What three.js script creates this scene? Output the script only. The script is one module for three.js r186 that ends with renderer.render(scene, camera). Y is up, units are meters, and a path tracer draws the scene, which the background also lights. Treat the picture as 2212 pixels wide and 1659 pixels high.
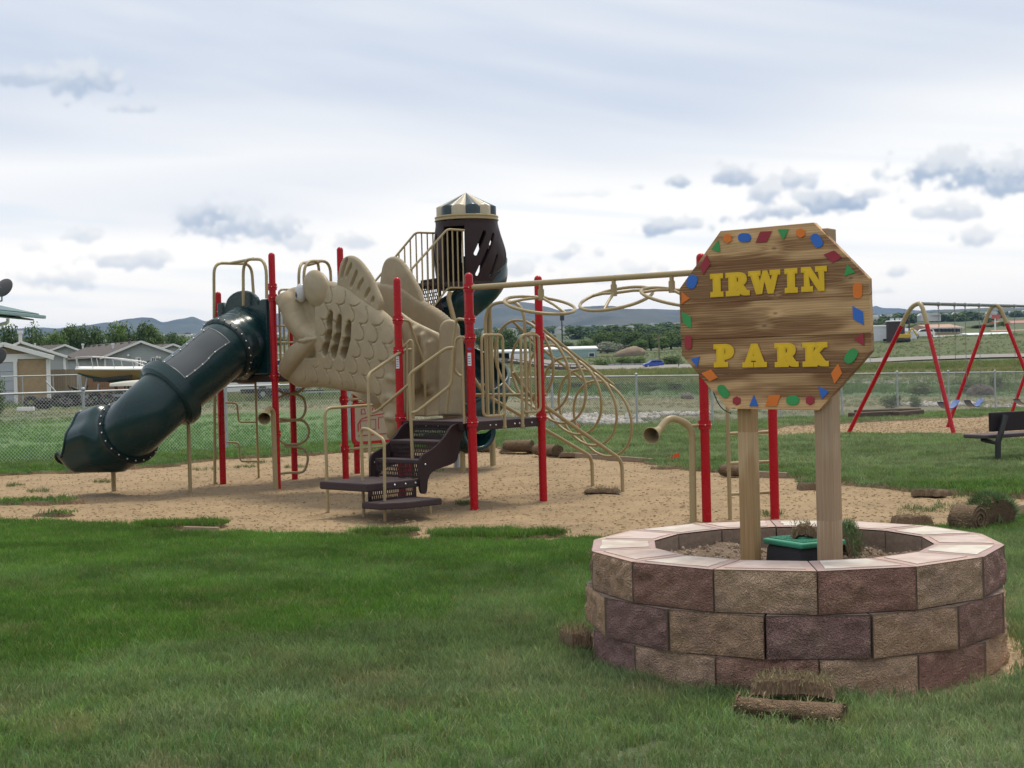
import * as THREE from 'three';
import { mergeGeometries, mergeVertices } from 'three/addons/utils/BufferGeometryUtils.js';
import { RoundedBoxGeometry } from 'three/addons/geometries/RoundedBoxGeometry.js';
import { FontLoader } from 'three/addons/loaders/FontLoader.js';
import { TextGeometry } from 'three/addons/geometries/TextGeometry.js';

// ---------- noise and random ----------
function rng(seed) { let a = seed >>> 0; return () => { a = (a + 0x6d2b79f5) | 0; let t = Math.imul(a ^ (a >>> 15), 1 | a); t = (t + Math.imul(t ^ (t >>> 7), 61 | t)) ^ t; return ((t ^ (t >>> 14)) >>> 0) / 4294967296; }; }
const HT = new Float32Array(65536); { const r = rng(77); for (let i = 0; i < 65536; i++) HT[i] = r(); }
const hsh = (i, j) => HT[(Math.imul(i, 374761393) + Math.imul(j, 668265263) ^ (Math.imul(i, j + 13) >>> 3)) & 65535];
function vn(x, y, per = 0) {
  let i = Math.floor(x), j = Math.floor(y); const fx = x - i, fy = y - j;
  let i1 = i + 1, j1 = j + 1;
  if (per) { i = ((i % per) + per) % per; i1 = ((i1 % per) + per) % per; j = ((j % per) + per) % per; j1 = ((j1 % per) + per) % per; }
  const u = fx * fx * (3 - 2 * fx), v = fy * fy * (3 - 2 * fy);
  const a = hsh(i, j), b = hsh(i1, j), c = hsh(i, j1), d = hsh(i1, j1);
  return a + (b - a) * u + (c - a) * v + (a - b - c + d) * u * v;
}
function fbm(x, y, o = 4) { let s = 0, a = 0.5, n = 0; for (let k = 0; k < o; k++) { s += a * vn(x, y); n += a; a *= 0.5; x = x * 2.03 + 17.1; y = y * 2.03 + 9.7; } return s / n; }
function fbmP(u, v, per, o = 4) { let s = 0, a = 0.5, n = 0, p = per; for (let k = 0; k < o; k++) { s += a * vn(u * p + k * 0, v * p, p); n += a; a *= 0.55; p *= 2; } return s / n; }
const clamp = (x, a = 0, b = 1) => Math.min(b, Math.max(a, x));
const ss = (a, b, x) => { const t = clamp((x - a) / (b - a)); return t * t * (3 - 2 * t); };
const lerp = (a, b, t) => a + (b - a) * t;
const V = (x, y, z) => new THREE.Vector3(x, y, z);

// ---------- camera ----------
const scene = new THREE.Scene();
const F = 3150, EYE = 1.55, PITCH = Math.atan(41.5 / F), ROLL = 0.0248;      // the photograph measured on a 2212 x 1659 grid
const camera = new THREE.PerspectiveCamera(2 * Math.atan(829.5 / F) * 180 / Math.PI, 4 / 3, 0.1, 30000);
const fw = V(0, -Math.sin(PITCH), -Math.cos(PITCH)), r0 = V(1, 0, 0), u0 = V(0, Math.cos(PITCH), -Math.sin(PITCH));
const rt = r0.clone().multiplyScalar(Math.cos(ROLL)).addScaledVector(u0, -Math.sin(ROLL));
const up = u0.clone().multiplyScalar(Math.cos(ROLL)).addScaledVector(r0, Math.sin(ROLL));
camera.position.set(0, EYE, 0);
camera.quaternion.setFromRotationMatrix(new THREE.Matrix4().makeBasis(rt, up, fw.clone().negate()));
scene.add(camera);
const ray = (px, py) => fw.clone().addScaledVector(rt, (px - 1106) / F).addScaledVector(up, -(py - 829.5) / F);
const AT = (px, py, D) => { const r = ray(px, py); return V(0, EYE, 0).addScaledVector(r, D / -r.z); };
const GP = (px, py, y = 0) => { const r = ray(px, py); return V(0, EYE, 0).addScaledVector(r, (y - EYE) / r.y); };
const PL = (px, py, p0, n) => { const r = ray(px, py), o = V(0, EYE, 0); return o.clone().addScaledVector(r, p0.clone().sub(o).dot(n) / r.dot(n)); };

// ---------- sky and sun ----------
const SUNDIR = V(0.2, 1, -0.42).normalize();
{
  const W = 4096, H = 2048, data = new Float32Array(W * H * 4);
  // cumulus puffs: azimuth, elevation (degrees), half width, half height, strength
  const D2 = 180 / Math.PI, deg = (px, py) => { const r = ray(px, py).normalize(); return [Math.atan2(r.x, -r.z) * D2, Math.asin(r.y) * D2]; };
  const puffs = [];
  const puff = (px, py, w, h, s) => { const [a, e] = deg(px, py); puffs.push([a, e, w / 55, h / 55, s]); };
  puff(60, 170, 110, 30, 0.55); puff(190, 185, 80, 55, 0.65); puff(290, 235, 50, 16, 0.4);
  puff(455, 470, 62, 45, 0.75); puff(530, 495, 120, 52, 0.7); puff(640, 520, 70, 40, 0.4); puff(770, 525, 50, 26, 0.4); puff(290, 565, 90, 26, 0.5); puff(185, 515, 40, 28, 0.4); puff(120, 610, 80, 28, 0.4); puff(60, 540, 40, 20, 0.25);
  puff(1467, 395, 30, 24, 0.85); puff(1580, 386, 48, 34, 0.85); puff(1655, 420, 40, 38, 0.7); puff(1715, 395, 40, 30, 0.7); puff(1450, 493, 90, 24, 0.85); puff(1800, 438, 110, 36, 0.95); puff(1680, 462, 100, 24, 0.8); puff(1870, 420, 36, 22, 0.7);
  puff(2010, 372, 80, 46, 0.9); puff(2110, 385, 110, 60, 0.9); puff(2200, 395, 80, 60, 0.9); puff(2040, 460, 80, 28, 0.55); puff(2105, 520, 50, 26, 0.55); puff(1240, 550, 60, 22, 0.5); puff(1130, 580, 50, 25, 0.35); puff(1380, 405, 14, 6, 0.5);
  puff(1940, 590, 24, 14, 0.5); puff(1270, 420, 80, 14, 0.2); puff(1900, 630, 30, 12, 0.3); puff(1300, 600, 60, 20, 0.3); puff(1390, 585, 60, 22, 0.3);
  { const q = rng(5); for (let k = 0; k < 150; k++) { const a = -180 + 360 * q(); if (Math.abs(a) < 24) continue; puffs.push([a, 4 + 26 * q() * q(), 1 + 2.2 * q(), 0.45 + 0.8 * q(), 0.35 + 0.5 * q()]); } }
  const bins = Array.from({ length: 360 }, () => []);
  for (const p of puffs) for (let b = Math.floor(p[0] - p[2] * 1.8); b <= p[0] + p[2] * 1.8; b++) bins[(b + 540) % 360].push(p);
  const s2l = (v) => Math.pow(v / 255, 2.2);
  const ex = (a) => a.map((v) => s2l(v) / 1.22), white = ex([253, 253, 252]), grey = ex([207, 217, 233]), dark = ex([168, 187, 212]), blue = ex([178, 210, 238]);
  const q3 = [0, 0, 0];
  for (let j = 0; j < H; j++) {
    const el = ((j + 0.5) / H - 0.5) * 180;
    for (let i = 0; i < W; i++) {
      const k = 4 * (j * W + i); data[k + 3] = 1;
      if (el < -1) { data[k] = 0.62; data[k + 1] = 0.65; data[k + 2] = 0.7; continue; }
      if (el > 45 && i % 8) { data[k] = data[k - 4]; data[k + 1] = data[k - 3]; data[k + 2] = data[k - 2]; continue; }
      // direction of this column (three.js equirectangular): u = atan2(z, x) / 2pi + 0.5
      const th = ((i + 0.5) / W - 0.5) * 2 * Math.PI, x = Math.cos(th), z = Math.sin(th), az = Math.atan2(x, -z) * D2;
      // wide layers: a grey shelf above, its lower edge sloping, white below
      const e = el * 0.16 - az * 0.012, cx = z * 2.5, cz = x * 2.5;
      const streak = fbm(cx * 1.4 + 3.1 + e * 0.7, cz * 1.4 + e * 2.1 + 7.7, 3), fine = fbm(cx * 5 + e * 2, cz * 5 + e * 4.5 + 3, 4);
      const front = Math.max(0, 1 - Math.abs(az) / 60);
      const edge = 10.2 + 0.035 * az - 2.2 * Math.exp(-(((az - 6) / 9) ** 2)) + 5 * (streak - 0.5) + 1.1 * (fine - 0.5);
      let g = ss(edge - 2.1, edge + 2.6, el) * (0.62 + 0.5 * fine);
      g = Math.max(g, 0.5 * ss(2.2, 0, Math.abs(el - (6.2 + 0.085 * (az + 20)) + 1.4 * (fine - 0.5))) * ss(6, -10, az) * front);
      g = clamp(g * 0.98 + 0.34 * (fine - 0.46));
      const bl = el < 11 ? 0.3 * ss(0.55, 0.8, fbm(cx * 6 + 40 + e * 3, cz * 6 + e * 9 + 11, 3)) * ss(11, 3, el) : 0; // thin blue between the clouds
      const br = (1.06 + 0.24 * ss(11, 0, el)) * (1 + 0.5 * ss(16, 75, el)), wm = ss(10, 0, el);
      let m = 0, lift = 0; // puffs
      if (el < 40) for (const p of bins[(Math.floor(az) + 540) % 360]) {
        let da = az - p[0]; if (da > 180) da -= 360; if (da < -180) da += 360;
        const X = da / p[2], Y = (el - p[1]) / p[3];
        if (Math.abs(X) > 1.8 || Math.abs(Y) > 1.9) continue;
        const nz = fbm(az * 2.1 + p[0], el * 2.6 + 31, 5) - 0.5, nb = fbm(az * 0.9 + 7, el * 1.1 + p[1], 2) - 0.5;
        const d = 0.92 - Math.hypot(X * 0.9, Y < 0 ? Y * 1.7 : Y * 0.95) + 2.0 * nz + 0.7 * nb, v = ss(-0.08, 0.5, d) * p[4];
        if (v > m) { m = v; lift = ss(-0.2, 0.8, Y + 1.6 * nz); }
      }
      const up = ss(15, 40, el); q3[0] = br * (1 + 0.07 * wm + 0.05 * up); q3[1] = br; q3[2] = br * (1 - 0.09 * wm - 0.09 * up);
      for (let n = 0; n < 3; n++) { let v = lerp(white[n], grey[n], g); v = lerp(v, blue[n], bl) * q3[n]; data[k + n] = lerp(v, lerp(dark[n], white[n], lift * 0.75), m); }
    }
  }
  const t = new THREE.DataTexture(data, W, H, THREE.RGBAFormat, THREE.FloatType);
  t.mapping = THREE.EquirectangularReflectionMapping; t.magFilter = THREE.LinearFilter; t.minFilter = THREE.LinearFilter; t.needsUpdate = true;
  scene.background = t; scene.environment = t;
}
const sun = new THREE.DirectionalLight(new THREE.Color().setRGB(1, 0.91, 0.76), 2.2);
sun.position.copy(SUNDIR).multiplyScalar(60).add(V(0, 0, -18)); sun.target.position.set(0, 0, -18);
sun.castShadow = true; sun.shadow.radius = 22; sun.shadow.mapSize.set(2048, 2048);
Object.assign(sun.shadow.camera, { left: -25, right: 25, top: 25, bottom: -25, near: 1, far: 140 });
scene.add(sun, sun.target);
scene.fog = new THREE.FogExp2(new THREE.Color().setRGB(0.36, 0.6, 1.0), 0.00006);
const renderer = new THREE.WebGLRenderer({ antialias: true });
renderer.toneMapping = THREE.LinearToneMapping; renderer.toneMappingExposure = 1.22;
renderer.shadowMap.enabled = true;

// ---------- names, groups, parts ----------
const used = new Map(), off = new WeakMap();
function numbered(n) { const k = used.get(n) || 0; used.set(n, k + 1); return k ? n + '_' + String(k).padStart(3, '0') : n; }
function tag(o, label, category, group, kind) { if (label) o.userData.label = label; if (category) o.userData.category = category; if (group) o.userData.group = group; if (kind) o.userData.kind = kind; return o; }
function thing(name, label, category, pos, group) { const o = new THREE.Group(); o.name = numbered(name); o.position.copy(pos); off.set(o, pos); scene.add(o); return tag(o, label, category, group); }
function prep(g) {
  if (Array.isArray(g)) { g = g.map(prep); return g.length > 1 ? mergeGeometries(g) : g[0]; }
  if (g.index) g = g.toNonIndexed();
  if (!g.attributes.normal) g.computeVertexNormals();
  if (!g.attributes.uv) g.setAttribute('uv', new THREE.BufferAttribute(new Float32Array(g.attributes.position.count * 2), 2));
  for (const k of Object.keys(g.attributes)) if (!['position', 'normal', 'uv'].includes(k)) g.deleteAttribute(k);
  return g;
}
function part(parent, name, geo, m, label) {        // geometry given in world metres
  const p = off.get(parent); let g = prep(geo); if (p) g = g.clone().translate(-p.x, -p.y, -p.z);
  const o = new THREE.Mesh(g, m); o.name = name; o.castShadow = o.receiveShadow = true; if (p) off.set(o, p); if (label) o.userData.label = label; parent.add(o); return o;
}
function solo(name, label, category, pos, geo, m, group) { // a thing that is one mesh, geometry in world metres
  const o = new THREE.Mesh(prep(geo).clone().translate(-pos.x, -pos.y, -pos.z), m); o.name = numbered(name); o.position.copy(pos); o.castShadow = o.receiveShadow = true; off.set(o, pos); scene.add(o); return tag(o, label, category, group);
}
function struct(name, geo, m, kind = 'structure') { const o = new THREE.Mesh(geo, m); o.name = name; o.userData.kind = kind; o.castShadow = o.receiveShadow = true; scene.add(o); return o; }
function copyOf(src, pos, label, scale, turn) { const o = src.clone(); o.name = numbered(src.name.replace(/_\d+$/, '')); o.position.copy(pos); if (scale) o.scale.copy(scale); if (turn !== undefined) o.rotation.y = turn; scene.add(o); o.userData = { ...src.userData }; if (label) o.userData.label = label; return o; }

// ---------- geometry helpers ----------
// round the corners of a polyline
function fillet(pts, rad, closed = false, n = 6) {
  const out = [], L = pts.length;
  for (let i = 0; i < L; i++) {
    if (!closed && (i === 0 || i === L - 1)) { out.push(pts[i].clone()); continue; }
    const p = pts[i], a = pts[(i + L - 1) % L], b = pts[(i + 1) % L];
    const da = a.clone().sub(p), db = b.clone().sub(p), ra = Math.min(rad, da.length() * 0.49), rb = Math.min(rad, db.length() * 0.49), r = Math.min(ra, rb);
    const A = p.clone().addScaledVector(da.normalize(), r), B = p.clone().addScaledVector(db.normalize(), r);
    for (let k = 0; k <= n; k++) { const t = k / n; out.push(A.clone().multiplyScalar((1 - t) * (1 - t)).addScaledVector(p, 2 * t * (1 - t)).addScaledVector(B, t * t)); }
  }
  return out;
}
function smooth(pts, n = 40, closed = false) { return new THREE.CatmullRomCurve3(pts, closed, 'centripetal').getPoints(n); }
// sweep a circle (radius number or function of 0..1) along points
function sweep(pts, rad, sides = 8, closed = false, caps = true) {
  const n = pts.length, T = [], pos = [], nor = [], uv = [], idx = []; let N = null; const m = closed ? n : n;
  for (let i = 0; i < n; i++) { const a = pts[closed ? (i + n - 1) % n : Math.max(0, i - 1)], b = pts[closed ? (i + 1) % n : Math.min(n - 1, i + 1)]; T.push(b.clone().sub(a).normalize()); }
  let len = 0;
  for (let i = 0; i < n; i++) {
    const t = T[i];
    if (!N) N = Math.abs(t.y) > 0.9 ? V(1, 0, 0) : V(0, 1, 0);
    N = N.clone().addScaledVector(t, -N.dot(t)).normalize(); const B = t.clone().cross(N);
    if (i) len += pts[i].distanceTo(pts[i - 1]);
    const r = typeof rad === 'function' ? rad(i / (n - 1)) : rad;
    for (let k = 0; k <= sides; k++) { const a = k / sides * 2 * Math.PI, d = N.clone().multiplyScalar(Math.cos(a)).addScaledVector(B, Math.sin(a)); pos.push(pts[i].x + d.x * r, pts[i].y + d.y * r, pts[i].z + d.z * r); nor.push(d.x, d.y, d.z); uv.push(k / sides * 2 * Math.PI * r, len); }
  }
  const s = sides + 1, segs = closed ? n : n - 1;
  for (let i = 0; i < segs; i++) for (let k = 0; k < sides; k++) { const a = i * s + k, b = ((i + 1) % n) * s + k; idx.push(a, a + 1, b, b, a + 1, b + 1); }
  if (caps && !closed) for (const [i, sg] of [[0, -1], [n - 1, 1]]) { const c = pos.length / 3, t = T[i]; pos.push(pts[i].x, pts[i].y, pts[i].z); nor.push(t.x * sg, t.y * sg, t.z * sg); uv.push(0, 0); const r0 = c + 1; for (let k = 0; k <= sides; k++) { const q = (i * s + k) * 3; pos.push(pos[q], pos[q + 1], pos[q + 2]); nor.push(t.x * sg, t.y * sg, t.z * sg); uv.push(0, 0); } for (let k = 0; k < sides; k++) sg > 0 ? idx.push(c, r0 + k, r0 + k + 1) : idx.push(c, r0 + k + 1, r0 + k); }
  const g = new THREE.BufferGeometry(); g.setAttribute('position', new THREE.Float32BufferAttribute(pos, 3)); g.setAttribute('normal', new THREE.Float32BufferAttribute(nor, 3)); g.setAttribute('uv', new THREE.Float32BufferAttribute(uv, 2)); g.setIndex(idx); return g;
}
const pipe = (pts, r, bend = 0.08, sides = 8) => sweep(fillet(pts, bend), r, sides);
const rod = (a, b, r, sides = 8, r2) => sweep([a, b], r2 === undefined ? r : (t) => lerp(r, r2, t), sides);
function ball(c, r, sx = 1, sy = 1, sz = 1, w = 12, h = 8) { return new THREE.SphereGeometry(r, w, h).scale(sx, sy, sz).translate(c.x, c.y, c.z); }
function torus(c, axis, R, r, n = 32, sides = 8) { const a = axis.clone().normalize(), x = (Math.abs(a.y) > 0.9 ? V(1, 0, 0) : V(0, 1, 0)).cross(a).normalize(), y = a.clone().cross(x), p = []; for (let i = 0; i < n; i++) { const t = i / n * 2 * Math.PI; p.push(c.clone().addScaledVector(x, R * Math.cos(t)).addScaledVector(y, R * Math.sin(t))); } return sweep(p, r, sides, true); }
// box with its axes: centre c, x axis direction (horizontal), sizes
function box(c, sx, sy, sz, dir = V(1, 0, 0), bev = 0) {
  const g = bev ? new RoundedBoxGeometry(sx, sy, sz, 2, bev) : new THREE.BoxGeometry(sx, sy, sz);
  const d = dir.clone().normalize(), z = d.clone().cross(V(0, 1, 0)); if (z.lengthSq() < 1e-6) z.set(0, 0, 1); z.normalize(); const y = z.clone().cross(d);
  return g.applyMatrix4(new THREE.Matrix4().makeBasis(d, y, z).setPosition(c));
}
function beam(a, b, w, h, bev = 0) { const d = b.clone().sub(a), L = d.length(); return box(a.clone().add(b).multiplyScalar(0.5), L, h, w, d, bev); }
// a prism from a polygon in a plane: origin o, axes ex, ey (unit), thickness th behind the plane (along -n)
function slab(poly, o, ex, ey, th, bev = 0, holes = []) {
  const s = new THREE.Shape(poly.map(([x, y]) => new THREE.Vector2(x, y))); for (const h of holes) s.holes.push(new THREE.Path(h.map(([x, y]) => new THREE.Vector2(x, y))));
  const g = new THREE.ExtrudeGeometry(s, bev ? { depth: th - 2 * bev, bevelEnabled: true, bevelSize: bev, bevelThickness: bev, bevelOffset: -bev, bevelSegments: 2, curveSegments: 8 } : { depth: th, bevelEnabled: false, curveSegments: 8 });
  if (bev) g.translate(0, 0, bev); const n = ex.clone().cross(ey).normalize();
  return g.translate(0, 0, -th).applyMatrix4(new THREE.Matrix4().makeBasis(ex, ey, n).setPosition(o));
}
function polySD(poly, x, y) { // + inside
  let d = Infinity, ins = false;
  for (let i = 0, j = poly.length - 1; i < poly.length; j = i++) {
    const [ax, ay] = poly[j], [bx, by] = poly[i], ex = bx - ax, ey = by - ay, t = clamp(((x - ax) * ex + (y - ay) * ey) / (ex * ex + ey * ey || 1e-9)), qx = ax + ex * t - x, qy = ay + ey * t - y;
    d = Math.min(d, qx * qx + qy * qy); if ((ay > y) !== (by > y) && x < (bx - ax) * (y - ay) / (by - ay) + ax) ins = !ins;
  }
  return (ins ? 1 : -1) * Math.sqrt(d);
}
const capSD = (x, y, ax, ay, bx, by, ra, rb) => { const ex = bx - ax, ey = by - ay, t = clamp(((x - ax) * ex + (y - ay) * ey) / (ex * ex + ey * ey || 1e-9)); return lerp(ra, rb, t) - Math.hypot(ax + ex * t - x, ay + ey * t - y); };
// a moulded panel: grid over sdf > 0, front height hf(x, y, d), back height hb, placed by map(x, y, w)
function panel(sdf, x0, x1, y0, y1, st, hf, hb, map) {
  const nx = Math.ceil((x1 - x0) / st), ny = Math.ceil((y1 - y0) / st), S = new Float32Array((nx + 1) * (ny + 1)), id = new Int32Array(S.length).fill(-1), P = [];
  for (let j = 0; j <= ny; j++) for (let i = 0; i <= nx; i++) S[j * (nx + 1) + i] = sdf(x0 + i * st, y0 + j * st);
  const cells = [];
  for (let j = 0; j < ny; j++) for (let i = 0; i < nx; i++) { const q = [j * (nx + 1) + i, j * (nx + 1) + i + 1, (j + 1) * (nx + 1) + i + 1, (j + 1) * (nx + 1) + i]; const c = q.filter((k) => S[k] > 0).length; if (c >= 2 || (c === 1 && q.some((k) => S[k] > st * 0.3))) cells.push(q); }
  const edge = new Map();
  for (const q of cells) for (const k of q) if (id[k] < 0) {
    let x = x0 + (k % (nx + 1)) * st, y = y0 + Math.floor(k / (nx + 1)) * st, d = S[k];
    if (d <= 0) { for (let it = 0; it < 2; it++) { const e = st * 0.2, gx = (sdf(x + e, y) - sdf(x - e, y)) / (2 * e), gy = (sdf(x, y + e) - sdf(x, y - e)) / (2 * e), l = Math.max(0.4, gx * gx + gy * gy); x -= gx * d / l; y -= gy * d / l; d = sdf(x, y); } d = 0; }
    id[k] = P.length; P.push([x, y, d]);
  }
  for (const q of cells) for (let k = 0; k < 4; k++) { const a = id[q[k]], b = id[q[(k + 1) % 4]]; const r = b * 4194304 + a; if (edge.has(r)) edge.delete(r); else edge.set(a * 4194304 + b, [a, b]); }
  const pos = [], uv = [], idx = [], n = P.length;
  for (const [x, y, d] of P) { const p = map(x, y, hf(x, y, d)); pos.push(p.x, p.y, p.z); uv.push(x, y); }
  for (const [x, y, d] of P) { const p = map(x, y, -hb(x, y, d)); pos.push(p.x, p.y, p.z); uv.push(x, y); }
  for (const q of cells) { const [a, b, c, d] = q.map((k) => id[k]); idx.push(a, b, c, a, c, d, n + a, n + c, n + b, n + a, n + d, n + c); }
  for (const [a, b] of edge.values()) idx.push(a, n + b, b, a, n + a, n + b);
  const g = new THREE.BufferGeometry(); g.setAttribute('position', new THREE.Float32BufferAttribute(pos, 3)); g.setAttribute('uv', new THREE.Float32BufferAttribute(uv, 2)); g.setIndex(idx); g.computeVertexNormals(); return g;
}
const rnd = (d, w, t) => t * Math.sqrt(1 - (1 - clamp(d / w)) ** 2);    // rounded rim profile

// ---------- textures and materials ----------
function tex(n, m, fn, srgb, rep) {
  const d = new Uint8Array(n * m * 4);
  for (let j = 0; j < m; j++) for (let i = 0; i < n; i++) { const c = fn(i / n, j / m), k = 4 * (j * n + i); for (let q = 0; q < 3; q++) { let v = clamp(Array.isArray(c) ? c[q] : c); if (srgb) v = v <= 0.0031308 ? v * 12.92 : 1.055 * Math.pow(v, 1 / 2.4) - 0.055; d[k + q] = Math.round(v * 255); } d[k + 3] = 255; }
  const t = new THREE.DataTexture(d, n, m, THREE.RGBAFormat); t.magFilter = THREE.LinearFilter; t.minFilter = THREE.LinearMipmapLinearFilter; t.generateMipmaps = true; t.wrapS = t.wrapT = THREE.RepeatWrapping; if (srgb) t.colorSpace = THREE.SRGBColorSpace; if (rep) t.repeat.set(rep, rep); t.needsUpdate = true; return t;
}
const rgb = (r, g, b) => new THREE.Color().setRGB(r, g, b);
function mat(c, rough = 0.6, o = {}) { const m = new (o.specularIntensity === undefined ? THREE.MeshStandardMaterial : THREE.MeshPhysicalMaterial)({ color: Array.isArray(c) ? rgb(...c) : c, roughness: rough, ...o }); return m; }
const grainT = tex(256, 256, (u, v) => 0.3 * fbmP(u, v, 64, 2) + 0.7 * fbmP(u, v, 16, 4));
const spotT = tex(256, 256, (u, v) => { const a = fbmP(u, v, 8, 5); const b = 0.86 + 0.28 * (a - 0.5); return [b, b, b]; }, true);
const orangeT = grainT.clone(); orangeT.repeat.set(6, 6); orangeT.needsUpdate = true;
const M = {};
const ruf = tex(256, 256, (u, v) => 0.62 + 0.6 * (fbmP(u, v, 6, 5) - 0.5));
M.red = mat([0.4, 0.006, 0.014], 0.42, { roughnessMap: ruf, specularIntensity: 0.55 });
M.tan = mat([0.35, 0.275, 0.15], 0.5, { roughnessMap: ruf, specularIntensity: 0.6 });
M.fish = mat([0.38, 0.305, 0.195], 0.7, { specularIntensity: 0.5, bumpMap: orangeT, bumpScale: 0.0012, map: spotT, roughnessMap: ruf });
M.green = new THREE.MeshPhysicalMaterial({ color: rgb(0.0055, 0.029, 0.033), roughness: 0.38, roughnessMap: ruf, bumpMap: orangeT, bumpScale: 0.0006, specularIntensity: 0.75 });
M.greenrim = mat([0.008, 0.024, 0.028], 0.45);
M.brown = mat([0.035, 0.021, 0.023], 0.7, { specularIntensity: 0.35, roughnessMap: ruf, bumpMap: orangeT, bumpScale: 0.001 });
M.deck = mat([0.046, 0.031, 0.034], 0.65, { specularIntensity: 0.5, bumpMap: orangeT, bumpScale: 0.002 });
M.bolt = mat([0.55, 0.55, 0.55], 0.35, { metalness: 0.8 });
M.galv = mat([0.48, 0.5, 0.52], 0.6, { metalness: 0.55, map: spotT });
M.wire = mat([0.45, 0.47, 0.48], 0.6); M.chain = mat([0.16, 0.165, 0.17], 0.6);
M.white = mat([0.78, 0.78, 0.76], 0.5); M.black = mat([0.018, 0.018, 0.02], 0.5); M.rubber = mat([0.022, 0.022, 0.022], 0.85);
M.glass = mat([0.03, 0.04, 0.05], 0.08); M.sticker = mat([0.7, 0.7, 0.72], 0.5); M.ink = mat([0.1, 0.08, 0.25], 0.5);
// ---------- terrain ----------
function T(x, z) {
  const r = Math.hypot(x, z), az = x / Math.max(1, -z);
  let y = -0.022 * Math.max(0, x) * ss(-22, -34, z) * ss(140, 70, r);
  y += 0.9 * ss(85, 165, r) * ss(-0.08, -0.16, az) * (z < 0 ? 1 : 0);
  const rise = lerp(3.4, 6.2, ss(0.05, 0.22, az));
  if (r > 335) y += rise * ss(335, 430, r) + Math.max(0, r - 430) * 0.0265;
  if (r > 60) y += (fbm(x * 0.02, z * 0.02, 3) - 0.5) * 1.0 * ss(60, 300, r) * (r > 270 && r < 335 ? 0.25 : 1);
  return y;
}
// the point where the sight line through a pixel meets the terrain
function GT(px, py, lift = 0) { const r = ray(px, py); let lo = 3, hi = 3; for (let d = 4; d < 4000; d *= 1.01) { const y = EYE + r.y / -r.z * d, x = r.x / -r.z * d; if (y < T(x, -d) + lift) { hi = d; lo = d / 1.01; break; } hi = lo = d; } for (let k = 0; k < 20; k++) { const d = (lo + hi) / 2, y = EYE + r.y / -r.z * d; if (y < T(r.x / -r.z * d, -d) + lift) hi = d; else lo = d; } return AT(px, py, (lo + hi) / 2); }
const onT = (px, D) => { const X = (px - 1106) / F * D; return V(X, T(X, -D), -D); };

const pit = [[-260, 1045], [-100, 1036], [0, 1030], [160, 1022], [350, 1009], [480, 993], [640, 986], [800, 976], [1000, 968], [1060, 968], [1180, 978], [1260, 986], [1370, 996], [1400, 1005], [1500, 1018], [1560, 1022], [1680, 1031], [1740, 1041], [1830, 1046], [1900, 1051], [2000, 1063], [2100, 1071], [2212, 1074], [2420, 1076], [2420, 1105], [2212, 1130], [2130, 1147], [2060, 1153], [1800, 1159], [1500, 1171], [1262, 1177], [1180, 1184], [1100, 1186], [1000, 1185], [900, 1181], [800, 1174], [700, 1169], [560, 1166], [480, 1166], [400, 1163], [300, 1154], [150, 1139], [60, 1135], [0, 1131], [-160, 1121], [-300, 1108]].map(([a, b]) => { const p = GP(a, b); return [p.x, p.z]; });
const pit2 = [[1590, 948], [1640, 930], [1730, 920], [1830, 915], [1990, 906], [2080, 903], [2212, 897], [2500, 893], [2500, 962], [2212, 957], [2080, 948], [2000, 943], [1900, 945], [1830, 943], [1760, 944], [1680, 948]].map(([a, b]) => { const p = GT(a, b); return [p.x, p.z]; });
const islands = [[10, 1090, 0.55, 0.16], [130, 1116, 0.45, 0.12], [-80, 1098, 0.5, 0.2], [372, 1141, 0.34, 0.14], [1450, 1012, 0.5, 0.22], [1770, 1049, 0.25, 0.12], [980, 1162, 0.3, 0.1], [850, 1158, 0.3, 0.1], [1060, 1166, 0.4, 0.08]].map(([a, b, rx, rz]) => { const p = GP(a, b); return [p.x, p.z, rx, rz]; });
// fence line
const FA = V(-7.94, 0, -27), FD = V(0.73, 0, -0.684).normalize(), FP = 3.05;
const fencePt = (k) => { const p = FA.clone().addScaledVector(FD, k * FP); p.y = T(p.x, p.z) - 0.02; return p; };
const fenceSide = (x, z) => (x - FA.x) * FD.z - (z - FA.z) * FD.x; // + on the park side?
const FS = Math.sign(fenceSide(0, -10));
const bb = (poly) => { const xs = poly.map((p) => p[0]), zs = poly.map((p) => p[1]); return [Math.min(...xs), Math.max(...xs), Math.min(...zs), Math.max(...zs)]; };
const pitB = bb(pit), pit2B = bb(pit2);
const far = (b, x, z) => Math.hypot(Math.max(b[0] - x, 0, x - b[1]), Math.max(b[2] - z, 0, z - b[3]));
function lawnSD(x, z) { // + on the lawn
  let d = 9; const j = 0.26 * (fbm(x * 3.1, z * 2.1, 3) - 0.5) + 0.3 * (fbm(x * 0.9 + 9, z * 0.9, 2) - 0.5);
  const a = far(pitB, x, z); d = Math.min(d, a > 0.5 ? a : -polySD(pit, x, z) + j);
  const b = far(pit2B, x, z); d = Math.min(d, b > 0.5 ? b : -polySD(pit2, x, z) + j);
  for (const [ix, iz, rx, rz] of islands) { const q = (1 - Math.hypot((x - ix) / rx, (z - iz) / rz)) * rz + j; if (q > d) d = q; }
  const f = fenceSide(x, z) * FS; return Math.min(d, f - 0.9 + 2 * j);
}
const lawnY = (x, z) => T(x, z) + 0.004 + 0.012 * (fbm(x * 1.1, z * 1.1, 2) - 0.5);

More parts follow.
